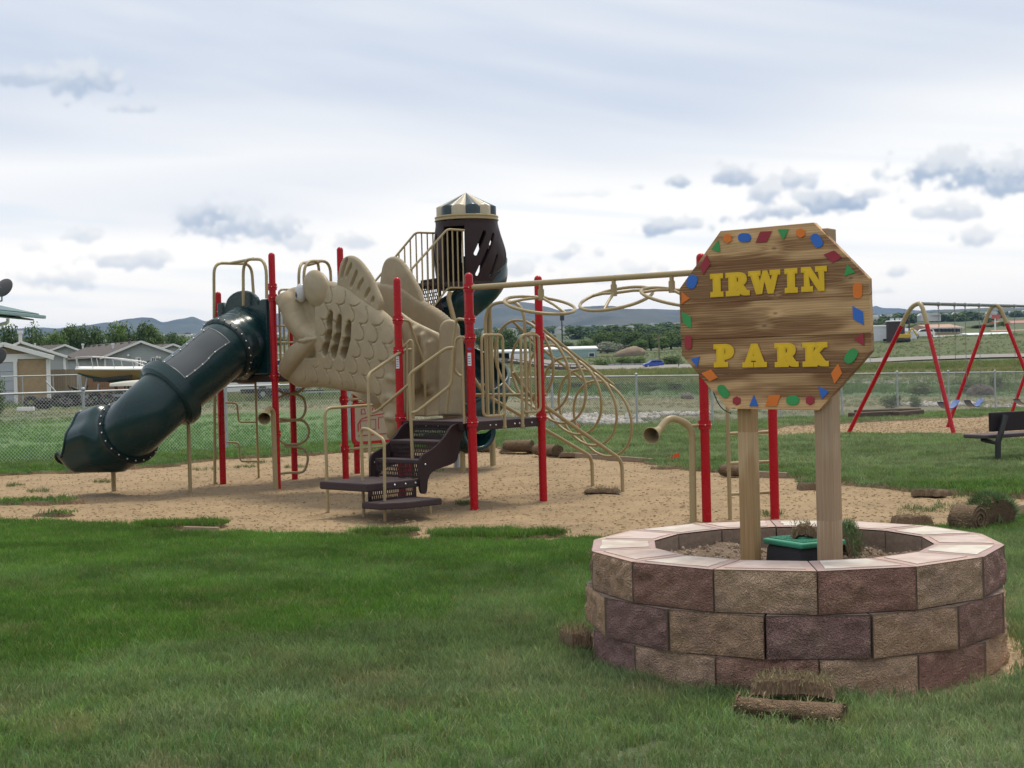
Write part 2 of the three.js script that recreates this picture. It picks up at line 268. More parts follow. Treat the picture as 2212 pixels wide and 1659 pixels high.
// materials of the ground
const groundT = tex(512, 512, (u, v) => { const a = fbmP(u, v, 12, 5), b = fbmP(u + 0.37, v + 0.11, 40, 3); const k = 0.55 + 0.9 * (a * 0.6 + b * 0.4); return [k * 0.62, k * 0.62, k * 0.62]; }, true);
const sandT = tex(1024, 1024, (u, v) => {
  const a = fbmP(u, v, 5, 4), c = fbmP(u * 1, v, 90, 2), chip = vn(u * 256, v * 110, 0), e = fbmP(u + 0.5, v, 200, 1); const k = 0.60 + 0.32 * (a - 0.5) + 0.22 * (c - 0.5) + 0.2 * (e - 0.5); const w = chip > 0.92 ? 1.12 : chip < 0.06 ? 0.82 : 1;
  return [0.43 * k * w, 0.3 * k * w, 0.163 * k * w];
}, true);
const bumpFine = tex(512, 512, (u, v) => 0.5 * fbmP(u, v, 60, 3) + 0.5 * fbmP(u, v, 128, 1));
const vcol = (o) => new THREE.MeshStandardMaterial({ vertexColors: true, roughness: 1, ...o });
M.ground = vcol({ map: groundT });
M.sand = mat([1, 1, 1], 1, { map: sandT, bumpMap: bumpFine, bumpScale: 0.007 });
M.soil = mat([0.3, 0.215, 0.15], 1, { map: groundT, bumpMap: bumpFine, bumpScale: 0.02 });
M.sod = mat([0.27, 0.175, 0.105], 1, { map: groundT, bumpMap: bumpFine, bumpScale: 0.02 });
M.blade = new THREE.MeshPhysicalMaterial({ color: 0xffffff, roughness: 0.9, transmission: 0.35, thickness: 0, specularIntensity: 0.3 }); M.bit = new THREE.MeshStandardMaterial({ color: 0xffffff, roughness: 0.95 });
M.leaf = new THREE.MeshPhysicalMaterial({ vertexColors: true, roughness: 0.95, transmission: 0.3, thickness: 0, specularIntensity: 0.15 });

// colours of the wild field
function fieldColor(x, z) {
  const r = Math.hypot(x, z), a = fbm(x * 0.05 + 3, z * 0.11, 4), b = fbm(x * 0.35, z * 0.35, 3), az = x / Math.max(1, -z);
  const dry = [0.19, 0.165, 0.085], grn = [0.105, 0.135, 0.05], dk = [0.06, 0.095, 0.032];
  let t = ss(0.38, 0.64, a * 0.6 + b * 0.4); let c = [0, 1, 2].map((k) => lerp(dry[k], grn[k], t));
  const strip = ss(0.62, 0.75, fbm(x * 0.03 + 8, z * 0.08 + 2, 3)); c = c.map((v, k) => lerp(v, dk[k], strip * 0.7));
  if (az < -0.08 && r < 70) c = c.map((v, k) => lerp(v, [0.072, 0.17, 0.022][k], 0.85 * ss(24, 32, r) * ss(62, 52, r)));
  if (az > -0.03) { const k = ss(66, 76, r) * ss(118, 100, r) * (0.55 + 0.45 * ss(0.35, 0.6, a)); c = c.map((v, q) => lerp(v, [0.075, 0.125, 0.035][q], k)); }
  if (r > 320) c = c.map((v, k) => lerp(v, [0.085, 0.115, 0.038][k], 0.72));
  if (r > 600) c = c.map((v, k) => lerp(v, [0.075, 0.1, 0.045][k], ss(600, 1000, r)));
  return c;
}
{ // the ground, one sheet out to the horizon
  const pos = [], col = [], uv = [], idx = [], rings = []; for (let r = 1.2; r < 14000; r *= r < 25 ? 1.09 : r < 450 ? 1.025 : 1.08) rings.push(r);
  const angs = []; for (let a = -180; a <= 180;) { angs.push(a); a += Math.abs(a) < 26 ? 0.4 : 6; if (angs[angs.length - 1] < 180 && a > 180) a = 180; }
  for (const r of rings) for (const a of angs) { const th = a / 180 * Math.PI, x = r * Math.sin(th), z = -r * Math.cos(th); const c = fieldColor(x, z), inPark = fenceSide(x, z) * FS > 0.6 && r < 60; pos.push(x, r > 5000 ? 126 : T(x, z) - (inPark ? 0.14 : 0.03), z); const f = 1.3; col.push(c[0] * f, c[1] * f, c[2] * f); uv.push(x / 3, z / 3); }
  const n = angs.length; for (let i = 0; i < rings.length - 1; i++) for (let j = 0; j < n - 1; j++) { const a = i * n + j; idx.push(a, a + 1, a + n, a + 1, a + n + 1, a + n); }
  const g = new THREE.BufferGeometry(); g.setAttribute('position', new THREE.Float32BufferAttribute(pos, 3)); g.setAttribute('color', new THREE.Float32BufferAttribute(col, 3)); g.setAttribute('uv', new THREE.Float32BufferAttribute(uv, 2)); g.setIndex(idx); g.computeVertexNormals(); struct('ground', g, M.ground);
}
// a sheet over a grid: height and colour functions
function sheet(grids, hy, colf, uvs) {
  const gs = grids.map(([x0, x1, z0, z1, st, keep]) => {
    const nx = Math.ceil((x1 - x0) / st), nz = Math.ceil((z1 - z0) / st), pos = [], col = [], uv = [], idx = [], ok = [];
    for (let j = 0; j <= nz; j++) for (let i = 0; i <= nx; i++) { const x = x0 + i * st, z = z0 + j * st; const y = hy(x, z, st); ok.push(y !== null && (!keep || keep(x, z))); pos.push(x, y ?? 0, z); uv.push(x / uvs, z / uvs); if (colf) { const c = colf(x, z); col.push(...c); } }
    const n = nx + 1; for (let j = 0; j < nz; j++) for (let i = 0; i < nx; i++) { const a = j * n + i; if (ok[a] && ok[a + 1] && ok[a + n] && ok[a + n + 1]) idx.push(a, a + n, a + 1, a + 1, a + n, a + n + 1); }
    const g = new THREE.BufferGeometry(); g.setAttribute('position', new THREE.Float32BufferAttribute(pos, 3)); g.setAttribute('uv', new THREE.Float32BufferAttribute(uv, 2)); if (colf) g.setAttribute('color', new THREE.Float32BufferAttribute(col, 3)); g.setIndex(idx); g.computeVertexNormals(); return g;
  });
  return gs.length > 1 ? mergeGeometries(gs) : gs[0];
}
const WC = V(1.42, 0, -7.53), WR = 1.045;   // the round stone planter
function lawnTone(x, z) { // 0 lush, 1 pale; second: brown
  const d = -z, q = Math.hypot(x - WC.x, z - WC.z);
  let pale = ss(0.42, 0.62, fbm(x * 0.55 + 20, z * 0.55, 3)) * 0.55 + 0.55 * ss(9.4, 6.4, d + 1.1 * fbm(x * 0.8, z * 0.8, 2) - 0.5 * x); pale = clamp(pale + 0.18 * ss(-1, 2, x) + (d > 17 ? 0.42 : 0));
  if (x < -0.4 && d > 8.5) pale *= 0.45;
  const br = ss(0.66, 0.82, fbm(x * 1.5 + 5, z * 1.5 + 50, 3)) * ss(11.5, 8, d) * 0.3;
  return [pale, br];
}
const lawnBase = (x, z) => { const [p, b] = lawnTone(x, z); let c = [0, 1, 2].map((k) => lerp([0.038, 0.074, 0.015][k], [0.088, 0.105, 0.052][k], p)); c = c.map((v, k) => lerp(v, [0.19, 0.14, 0.08][k], b)); return c; };
{
  const hy = (x, z, st) => { const s = lawnSD(x, z), q = Math.hypot(x - WC.x, z - WC.z); if (q < 0.9) return null; if (s < -0.3) return null; const bare = ss(1.16, 1.09, q) * (x > 1.5 ? 1 : 0.4); return lawnY(x, z) + lerp(-0.12, 0.042, ss(-0.03, 0.03, s)) - 0.03 * bare; };
  const cf = (x, z) => { const s = lawnSD(x, z), f = 1.75; let c = lawnBase(x, z); const e = ss(0.05, 0.02, s); const q = Math.hypot(x - WC.x, z - WC.z), sb = ss(1.32, 1.12, q + 0.25 * (fbm(x * 4, z * 4, 2) - 0.5)) * ss(1.2, 1.7, x); return c.map((v, k) => f * lerp(lerp(v, [0.16, 0.1, 0.06][k], e), [0.34, 0.25, 0.15][k], sb)); };
  M.lawn = vcol({ map: groundT, bumpMap: bumpFine, bumpScale: 0.02 });
  const inView = (x, z) => Math.abs(x) < -z * 0.42 + 1.5;
  struct('lawn', sheet([[-7, 7.5, -14.52, -3.4, 0.045, inView], [-12, 14, -34.08, -14.52, 0.06, inView], [-4, 24, -54, -34.08, 0.12, inView]], hy, cf, 1.1), M.lawn);
  const sandY = (poly, B) => (x, z) => { const s = polySD(poly, x, z); if (s < -0.4) return null; return T(x, z) - 0.005 + 0.05 * (fbm(x * 0.9, z * 0.9, 3) - 0.5) + 0.035 * (fbm(x * 4, z * 4, 3) - 0.5) - 0.03 * Math.exp(-(((x + 0.6) / 1.2) ** 2 + ((z + 14.6) / 0.5) ** 2)); };
  struct('sand_pit', sheet([[pitB[0] - 0.4, pitB[1] + 0.4, pitB[2] - 0.4, pitB[3] + 0.4, 0.06, inView]], sandY(pit), null, 1.7), M.sand);
  struct('swing_sand', sheet([[pit2B[0] - 0.4, pit2B[1] + 0.4, pit2B[2] - 0.4, pit2B[3] + 0.4, 0.1, inView]], sandY(pit2), null, 1.7), M.sand);
}
// ---------- grass ----------
function tuft(n, h, sp, w, seed, lean = 0.5) {
  const q = rng(seed), pos = [], nor = [];
  for (let i = 0; i < n; i++) {
    const a = q() * 6.283, r = sp * Math.sqrt(q()), bx = r * Math.cos(a), bz = r * Math.sin(a), b = q() * 6.283, L = h * (0.55 + 0.6 * q()), le = lean * L * (0.3 + q()), dx = Math.cos(b), dz = Math.sin(b), c = q() * 6.283, wx = Math.cos(c) * w / 2, wz = Math.sin(c) * w / 2;
    const P = [[bx - wx, 0, bz - wz], [bx + wx, 0, bz + wz], [bx + dx * le * 0.35 - wx * 0.8, L * 0.6, bz + dz * le * 0.35 - wz * 0.8], [bx + dx * le * 0.35 + wx * 0.8, L * 0.6, bz + dz * le * 0.35 + wz * 0.8], [bx + dx * le, L, bz + dz * le]];
    for (const t of [[0, 1, 2], [2, 1, 3], [2, 3, 4]]) for (const k of t) { pos.push(...P[k]); nor.push(dx * 0.45, 0.85, dz * 0.45); }
  }
  const g = new THREE.BufferGeometry(); g.setAttribute('position', new THREE.Float32BufferAttribute(pos, 3)); return g;
}
function scatter(name, geos, list, m) { // list: [x, y, z, scale, r, g, b]; one InstancedMesh per variant
  const k = geos.length;
  for (let v = 0; v < k; v++) {
    const mine = list.filter((_, i) => i % k === v), im = new THREE.InstancedMesh(geos[v], m, mine.length), mx = new THREE.Matrix4(), q = new THREE.Quaternion(), e = new THREE.Euler(), qr = rng(900 + v), c = new THREE.Color();
    mine.forEach((p, i) => { e.set((qr() - 0.5) * 0.3, qr() * 6.283, (qr() - 0.5) * 0.3); q.setFromEuler(e); mx.compose(V(p[0], p[1], p[2]), q, V(p[3], p[3] * (0.8 + 0.5 * qr()), p[3])); im.setMatrixAt(i, mx); c.setRGB(p[4], p[5], p[6]); im.setColorAt(i, c); });
    im.name = v ? name + '_' + String(v).padStart(3, '0') : name; im.userData.kind = 'stuff'; im.castShadow = im.receiveShadow = true; scene.add(im);
  }
}
{
  const q = rng(31), L = [], Lf = [], W = [];
  const add = (x, z, sc, list) => {
    const s = lawnSD(x, z); if (s < 0.025) return; const d = Math.hypot(x - WC.x, z - WC.z); if (d < 1.06) return; if (d < 1.3 && x > WC.x + 0.1 && q() < ss(1.3, 1.08, d)) return;
    const [p, b] = lawnTone(x, z); let c = [0, 1, 2].map((k) => lerp([0.108, 0.232, 0.03][k], [0.25, 0.33, 0.145][k], clamp(p + 0.45 * (q() - 0.5)))); const bb = clamp(b + (q() < 0.045 ? 0.6 : 0)); c = c.map((v, k) => lerp(v, [0.42, 0.33, 0.19][k], bb)); const j = (0.6 + 0.7 * q()) * (0.55 + 0.8 * fbm(x * 1.9, z * 2.6 + 4, 3));
    list.push([x, lawnY(x, z) + 0.038, z, sc * (0.75 + 0.5 * q()) * (s < 0.06 ? 1.15 : 1) * (1 - 0.35 * b), c[0] * j, c[1] * j, c[2] * j]);
  };
  for (let i = 0; i < 175000; i++) { const z = -(4.4 + 10.2 * Math.sqrt(q())), x = (q() * 2 - 1) * (-z * 0.385 + 0.35); add(x, z, 1, L); }
  for (let i = 0; i < 90000; i++) { const d = 14.6 + 39 * Math.pow(q(), 1.25), x = (q() * 2 - 1) * d * 0.39; add(x, -d, d < 24 ? 1.25 : 1.7, Lf); }
  scatter('grass', [tuft(12, 0.045, 0.045, 0.0034, 1, 0.7), tuft(12, 0.05, 0.05, 0.003, 2, 0.9), tuft(12, 0.042, 0.045, 0.0036, 3, 0.6)], L, M.blade);
  scatter('far_grass', [tuft(16, 0.036, 0.07, 0.006, 4, 0.9), tuft(16, 0.032, 0.07, 0.006, 5, 1.0)], Lf, M.blade);
  // wild grass of the field beyond the fence
  for (let i = 0; i < 100000; i++) {
    const d = 24 + 400 * Math.pow(q(), 2.4), x = (q() * 2 - 1) * d * 0.38, z = -d; if (fenceSide(x, z) * FS > 0.5) continue; if (d > 275 && d < 340) continue; const c = fieldColor(x, z), n = fbm(x * 0.15, z * 0.3, 3); if (n < 0.36) continue; const j = 0.85 + 0.6 * q();
    W.push([x, T(x, z) - 0.04, z, (0.5 + 0.9 * q()) * (d > 75 ? 1.3 : 0.42) * (d > 150 ? 1.7 : 1), c[0] * j * 1.15, c[1] * j * 1.3, c[2] * j * 1.05]);
  }
  scatter('wild_grass', [tuft(14, 0.16, 0.16, 0.014, 6, 0.5), tuft(14, 0.2, 0.14, 0.014, 7, 0.7)], W, M.blade);
  // wood chips lying on the sand
  const C = [], chip = new THREE.BoxGeometry(0.024, 0.005, 0.007); chip.deleteAttribute('uv');
  for (let i = 0; i < 14000; i++) { const d = 12.4 + 16 * Math.pow(q(), 1.2), x = (q() * 2 - 1) * d * 0.38; if (polySD(pit, x, -d) < 0.05) continue; const k = 0.75 + 0.4 * q(), p = q() < 0.08 ? 0.65 : 1; C.push([x, T(x, -d) + 0.002 + 0.05 * (fbm(x * 0.9, -d * 0.9, 3) - 0.5) + 0.035 * (fbm(x * 4, -d * 4, 3) - 0.5), -d, 0.6 + 0.8 * q(), 0.4 * k * p, 0.285 * k * p, 0.16 * k * p]); }
  for (let i = 0; i < 9000; i++) { const d = 26 + 20 * q(), x = d * (0.15 + 0.24 * q()); if (polySD(pit2, x, -d) < 0.05) continue; const k = 0.6 + 0.7 * q(); C.push([x, T(x, -d) + 0.01, -d, 1.5, 0.34 * k, 0.245 * k, 0.14 * k]); }
  scatter('wood_chips', [chip], C, M.bit);
}
// ---------- mountains ----------
function range(name, prof, D0, D1, colf, seed, y0 = 20, rel = 1) { // prof: [px, py] of the skyline; foot at D0, crest at D1
  const nC = 260, nR = 56, pos = [], col = [], uv = [], idx = [], a0 = prof[0][0], a1 = prof[prof.length - 1][0];
  for (let i = 0; i <= nC; i++) {
    const px = lerp(a0, a1, i / nC); let k = 0; while (k < prof.length - 2 && prof[k + 1][0] < px) k++;
    const t = clamp((px - prof[k][0]) / (prof[k + 1][0] - prof[k][0])), tt = t * t * (3 - 2 * t), py = lerp(prof[k][1], prof[k + 1][1], lerp(t, tt, 0.6)) + 1.6 * (fbm(px * 0.06 + seed, 3, 3) - 0.5);
    const crest = AT(px, py, D1).y, dx = (px - 1106) / F;
    for (let j = 0; j <= nR; j++) {
      const s = j / nR * 1.25, D = lerp(D0, D1, s), x = dx * D;
      const base = y0 + D0 * 0, h = s <= 1 ? lerp(base - 40, crest, Math.pow(s, 0.85)) : lerp(crest, crest * 0.55, (s - 1) / 0.25);
      const n = (fbm(x * 0.0022 + seed, D * 0.0012, 5) - 0.5), rg = 1 - Math.abs(2 * fbm(x * 0.0035 + seed * 2 + D * 0.0008, D * 0.0007 + 9, 3) - 1), w = Math.sin(Math.PI * clamp(s)) ** 0.8;
      const y = h + rel * (crest - base) * w * (0.55 * n + 0.28 * (rg - 0.6)); pos.push(x, y, -D); const c = colf(x, D, s, n, rg); col.push(...c); uv.push(x / 300, D / 300);
    }
  }
  const m = nR + 1; for (let i = 0; i < nC; i++) for (let j = 0; j < nR; j++) { const a = i * m + j; idx.push(a, a + m, a + 1, a + 1, a + m, a + m + 1); }
  const g = new THREE.BufferGeometry(); g.setAttribute('position', new THREE.Float32BufferAttribute(pos, 3)); g.setAttribute('color', new THREE.Float32BufferAttribute(col, 3)); g.setAttribute('uv', new THREE.Float32BufferAttribute(uv, 2)); g.setIndex(idx); g.computeVertexNormals(); struct(name, g, M.hill);
}
M.hill = vcol({});
const hillCol = (a, b) => (x, D, s, n, rg) => { const t = ss(0.35, 0.65, fbm(x * 0.004, D * 0.004, 4) + 0.3 * n), k = 0.38 + 0.42 * rg; return [0, 1, 2].map((q) => lerp(a[q], b[q], t) * k); };
range('left_mountains', [[-420, 700], [-200, 716], [0, 710], [93, 706], [130, 708], [185, 701], [241, 696], [278, 689], [312, 686], [331, 688], [356, 696], [393, 689], [421, 685], [447, 694], [520, 690], [580, 679], [640, 674], [760, 668], [840, 690]], 5200, 7600, hillCol([0.045, 0.055, 0.05], [0.08, 0.09, 0.06]), 3, 60);
range('middle_mountains', [[640, 712], [760, 690], [900, 668], [980, 660], [1061, 655], [1107, 654], [1150, 659], [1185, 667], [1214, 675], [1240, 668], [1264, 662], [1302, 660], [1327, 661], [1356, 666], [1403, 667], [1467, 669], [1540, 672], [1640, 690], [1800, 720]], 3600, 6400, hillCol([0.05, 0.062, 0.05], [0.1, 0.1, 0.075]), 11, 70);
range('far_peaks', [[1380, 690], [1440, 672], [1500, 668], [1600, 664], [1800, 664], [1883, 663], [1896, 660], [1910, 664], [1936, 665], [2000, 671], [2060, 668], [2122, 666], [2300, 664], [2600, 660]], 6600, 9000, hillCol([0.05, 0.055, 0.055], [0.07, 0.08, 0.07]), 21, 100);
range('right_hills', [[1560, 712], [1700, 700], [1840, 688], [1919, 681], [1965, 676], [2010, 672], [2043, 669], [2087, 669], [2122, 665], [2175, 663], [2212, 666], [2300, 660], [2500, 668], [2700, 690]], 2500, 4200, hillCol([0.06, 0.078, 0.04], [0.14, 0.13, 0.075]), 31, 50, 0.8);

// ---------- trees and shrubs ----------
function crownGeo(seed, lobes, n, leaf, c0, c1) { // unit crown: radius about 1 across, height 0..2
  const q = rng(seed), L = [], pos = [], nor = [], col = [];
  for (let i = 0; i < lobes; i++) { const a = q() * 6.283, h = 0.35 + 1.35 * q(), rr = (0.35 + 0.45 * q()) * Math.sin(Math.PI * clamp(h / 2.1, 0.12, 0.9)), d = 0.62 * Math.sqrt(q()) * Math.sin(Math.PI * clamp(h / 2.1)); L.push([d * Math.cos(a), h, d * Math.sin(a), rr * 0.8 + 0.14, 0.75 + 0.5 * q()]); }
  for (let i = 0; i < n; i++) {
    const l = L[Math.floor(q() * L.length)], th = q() * 6.283, cz = 2 * q() - 1, sr = Math.sqrt(1 - cz * cz), rr = l[3] * (0.55 + 0.5 * Math.sqrt(q())), d = V(sr * Math.cos(th), cz, sr * Math.sin(th)), p = V(l[0], l[1], l[2]).addScaledVector(d, rr); if (p.y < 0.05) p.y = 0.05 + q() * 0.2;
    const s = leaf * (0.6 + 0.8 * q()), a = V(q() - 0.5, q() - 0.5, q() - 0.5).normalize(), b = a.clone().cross(d).normalize(), nn = d.clone().addScaledVector(V(q() - 0.5, q() - 0.1, q() - 0.5), 0.8).add(V(0, 0.3, 0)).normalize(), t = clamp(l[4] - 0.5 + 0.25 * (q() - 0.5)), cc = [0, 1, 2].map((k) => lerp(c0[k], c1[k], t));
    const fl = a.clone().cross(b).dot(d.clone().add(V(0, 0.4, 0.3))) < 0; for (const [u, v] of fl ? [[1, -0.5], [-1, -0.5], [0, 1]] : [[-1, -0.5], [1, -0.5], [0, 1]]) { pos.push(p.x + (a.x * u + b.x * v) * s, p.y + (a.y * u + b.y * v) * s, p.z + (a.z * u + b.z * v) * s); nor.push(nn.x, nn.y, nn.z); col.push(...cc); }
  }
  const g = new THREE.BufferGeometry(); g.setAttribute('position', new THREE.Float32BufferAttribute(pos, 3)); g.setAttribute('normal', new THREE.Float32BufferAttribute(nor, 3)); g.setAttribute('color', new THREE.Float32BufferAttribute(col, 3)); return g;
}
M.bark = mat([0.12, 0.09, 0.065], 0.95); M.bareWood = mat([0.2, 0.16, 0.12], 0.95);
const DK = [[0.032, 0.066, 0.02], [0.105, 0.16, 0.045]], MID = [[0.055, 0.11, 0.026], [0.15, 0.225, 0.058]], SILV = [[0.22, 0.25, 0.18], [0.38, 0.41, 0.33]], BUSH = [[0.055, 0.095, 0.025], [0.16, 0.22, 0.065]];
const crowns = { dk: [0, 1, 2, 3, 4].map((k) => crownGeo(40 + k, 15, 2600, 0.06, ...DK)), mid: [0, 1, 2].map((k) => crownGeo(60 + k, 15, 2600, 0.06, ...MID)), silv: [crownGeo(70, 14, 2600, 0.055, ...SILV)], bush: [0, 1, 2].map((k) => crownGeo(80 + k, 12, 2200, 0.065, ...BUSH)) };
const trunkGeo = prep([sweep([V(0, -0.4, 0), V(0.02, 0.3, 0.01), V(-0.02, 0.8, 0), V(0.03, 1.3, 0.02)], (t) => lerp(0.075, 0.02, t), 7), ...[0.5, 2.4, 4.3].map((a, i) => sweep([V(0, 0.35 + 0.12 * i, 0), V(0.22 * Math.cos(a), 0.75 + 0.12 * i, 0.22 * Math.sin(a)), V(0.45 * Math.cos(a), 1.05 + 0.15 * i, 0.45 * Math.sin(a))], (t) => lerp(0.035, 0.01, t), 5))]);
let treeN = 0;
function tree(label, px, top, D, wpx, kind = 'dk', cat = 'tree', group) { // top in px; width in px; stands on the terrain
  const p = onT(px, D), h = AT(px, top, D).y - p.y, w = wpx / F * D / 2, list = crowns[kind], t = thing(cat === 'tree' ? 'tree' : 'shrub', label, cat, p, group); treeN++;
  const s = V(w / 0.95, h / 2, w / 0.95);
  const c = new THREE.Mesh(list[treeN % list.length], M.leaf); c.name = cat === 'tree' ? 'crown' : 'foliage'; c.scale.set(s.x, s.y * (cat === 'tree' ? 0.92 : 1), s.z); c.position.y = cat === 'tree' ? h * 0.08 : -0.05; c.rotation.y = treeN * 1.7; c.castShadow = c.receiveShadow = true;
  const k = new THREE.Mesh(trunkGeo, kind === 'silv' ? M.bareWood : M.bark); k.name = cat === 'tree' ? 'trunk' : 'stem'; k.scale.copy(s); if (cat !== 'tree') k.scale.multiplyScalar(0.6); k.rotation.y = treeN; k.castShadow = k.receiveShadow = true; t.add(c, k); return t;
}
// the row of trees behind the houses, left
[[-40, 728, 300, 90, 'dk', 'dark tree at the left picture edge behind the shed roof'], [28, 704, 330, 70, 'dk', 'thin dark tree rising above the tan shed'], [80, 700, 340, 62, 'dk', 'tall loose tree behind the first grey gable'], [118, 718, 320, 60, 'mid', 'low light tree between the two left roofs'], [158, 706, 330, 74, 'dk', 'dark round tree behind the small grey gable'], [184, 700, 345, 48, 'dk', 'narrow peaked tree left of the long grey roof'], [210, 708, 330, 60, 'dk', 'broad dark tree over the left end of the long grey roof'], [246, 701, 335, 66, 'mid', 'full green tree above the roof vents of the long house'], [276, 696, 340, 62, 'dk', 'tallest dark tree over the middle of the long roof'], [312, 699, 335, 66, 'dk', 'rounded dark tree above the gable peak of the long house'], [340, 712, 340, 56, 'mid', 'tree stepping down right of the gable peak'], [368, 722, 350, 56, 'dk', 'low dark tree left of the green tube slide'], [402, 728, 360, 60, 'mid', 'last low tree of the row beside the tube slide'], [440, 732, 380, 60, 'dk', 'low tree half hidden by the tube slide']].forEach(([x, y, D, w, k, l]) => tree(l, x, y, D, w, k, 'tree', 'trees behind the grey houses'));
// middle
[[1046, 722, 520, 40, 'dk', 'dark tree left of the loop climber hoop'], [1092, 706, 520, 60, 'dk', 'big dark tree seen through the tall tan hoop'], [1076, 728, 500, 40, 'mid', 'green tree below the big dark tree by the hoop'], [1130, 737, 560, 44, 'mid', 'tree behind the pale green low building'], [1170, 737, 620, 50, 'dk', 'tree left of the dark light pole'], [1222, 739, 640, 44, 'dk', 'tree right of the dark light pole'], [1264, 735, 560, 46, 'mid', 'pale green tree behind the warehouse roof'], [1314, 738, 460, 58, 'silv', 'silvery grey round tree right of the warehouse'], [1300, 716, 620, 70, 'dk', 'dark tree behind the silvery tree'], [1338, 712, 640, 60, 'dk', 'wide dark tree in the middle of the far grove'], [1372, 716, 640, 54, 'dk', 'dark tree above the dirt mound'], [1384, 734, 440, 34, 'mid', 'small bright green tree beside the dirt mound'], [1408, 716, 600, 50, 'dk', 'tree left of the white utility pole'], [1452, 710, 600, 70, 'dk', 'tall tree right of the white utility pole'], [1478, 722, 560, 60, 'dk', 'dark tree at the left edge of the wooden sign'], [1432, 728, 560, 44, 'mid', 'low tree behind the white utility pole']].forEach(([x, y, D, w, k, l]) => tree(l, x, y, D > 480 ? 440 + (D - 500) * 0.35 : D, w * 1.15, k, 'tree', 'trees of the far grove'));
// right
[[1896, 694, 620, 52, 'dk', 'dark tree behind the white barn, left'], [1924, 696, 640, 50, 'mid', 'tree behind the white barn roof'], [1852, 690, 640, 60, 'dk', 'tree half hidden by the right side of the sign'], [1988, 698, 520, 46, 'dk', 'dark round tree right of the brown pole'], [1976, 702, 540, 36, 'mid', 'small tree behind the brown pole'], [2070, 713, 560, 54, 'mid', 'low tree in front of the tan building'], [2112, 702, 620, 40, 'dk', 'tree between the long white roofs'], [2144, 700, 640, 46, 'dk', 'dark tree left of the tall white pole'], [2170, 694, 680, 36, 'mid', 'tree under the tall white pole'], [2038, 700, 700, 40, 'dk', 'tree behind the tan building']].forEach(([x, y, D, w, k, l]) => tree(l, x, y, D, w, k, 'tree', 'trees behind the far yard'));
// shrubs of the field
[[1890, 771, 350, 26, 'bush', 'dark shrub beside the sign edge on the far bank'], [1996, 772, 350, 46, 'bush', 'low wide shrub on the bank between the swing legs'], [1975, 769, 360, 30, 'bush', 'small shrub on the bank left of the swing chains'], [2058, 768, 360, 40, 'bush', 'dark shrub on the bank behind the swing chains'], [2120, 764, 365, 30, 'bush', 'small shrub on the bank right of the second swing frame'], [2180, 762, 365, 36, 'bush', 'shrub on the bank near the right edge'], [1350, 771, 350, 44, 'bush', 'shrub on the bank behind the guard rail'], [1382, 772, 345, 40, 'bush', 'shrub on the bank left of the blue car'], [1300, 777, 345, 60, 'bush', 'wide low shrub on the bank below the warehouse'], [1450, 769, 350, 60, 'bush', 'shrub on the bank behind the blue car'],
  [2095, 815, 76, 84, 'bush', 'big green shrub behind the fence between the swing legs'], [1985, 825, 72, 62, 'bush', 'round shrub behind the fence left of the first swing frame'], [1925, 850, 52, 56, 'bush', 'dark shrub close behind the fence by the left swing leg'], [1975, 853, 53, 34, 'bush', 'smaller shrub close behind the fence'], [2150, 812, 80, 60, 'bush', 'green shrub behind the right fence posts'], [1250, 822, 88, 80, 'bush', 'green shrub row behind the fence by the loop climber'], [1330, 824, 86, 80, 'bush', 'green shrub behind the fence right of the loop climber'], [1400, 822, 84, 70, 'bush', 'green shrub behind the middle fence post'], [1460, 822, 84, 60, 'bush', 'green shrub behind the fence left of the sign'], [1190, 822, 90, 60, 'bush', 'green shrub behind the fence under the hoop'], [1560, 822, 84, 90, 'bush', 'green shrub behind the fence hidden by the sign']].forEach(([x, y, D, w, k, l]) => tree(l, x, y, D, w, k, 'shrub', 'shrubs in the wild field'));
{ // the far wooded plain and its town, read as one mass
  const q = rng(66), B = [], Hs = [];
  for (let i = 0; i < 2600; i++) { const d = 900 + 2300 * q(), a = (q() * 2 - 1) * 0.42, x = a * d; if (fbm(x * 0.006, d * 0.004, 3) < 0.5) continue; const s = 4 + 5 * q(); const k = 0.7 + 0.6 * q(); B.push([x, T(x, -d) - 1, -d, s, k, k, k]); }
  const im = new THREE.InstancedMesh(crownGeo(99, 8, 260, 0.16, ...DK), M.leaf, B.length), mx = new THREE.Matrix4(), qt = new THREE.Quaternion(); B.forEach((b, i) => { qt.setFromAxisAngle(V(0, 1, 0), i); mx.compose(V(b[0], b[1], b[2]), qt, V(b[3] * 1.3, b[3] * 0.55, b[3] * 1.3)); im.setMatrixAt(i, mx); }); im.name = 'distant_woods'; im.userData.kind = 'stuff'; im.castShadow = true; scene.add(im);
  for (let i = 0; i < 200; i++) { const d = 1100 + 1700 * q(), x = (q() * 2 - 1) * 0.4 * d; Hs.push([x, T(x, -d), -d, 7 + 12 * q(), q()]); }
  const gs = []; for (const [x, y, z, s, k] of Hs) { const c = V(x, y + 3.5, z); gs.push(box(c, s, 4.5, 7, V(1, 0, k - 0.5))); gs.push(slab([[-s / 2 - 0.3, 0], [s / 2 + 0.3, 0], [s / 2 - 1.4, 1.8], [-s / 2 + 1.4, 1.8]], V(x, y + 5.75, z + 3.8), V(1, 0, 0), V(0, 1, 0), 7.6)); }
  const o = struct('distant_town', mergeGeometries(gs.map(prep)), mat([0.55, 0.54, 0.52], 0.8), 'stuff');
}
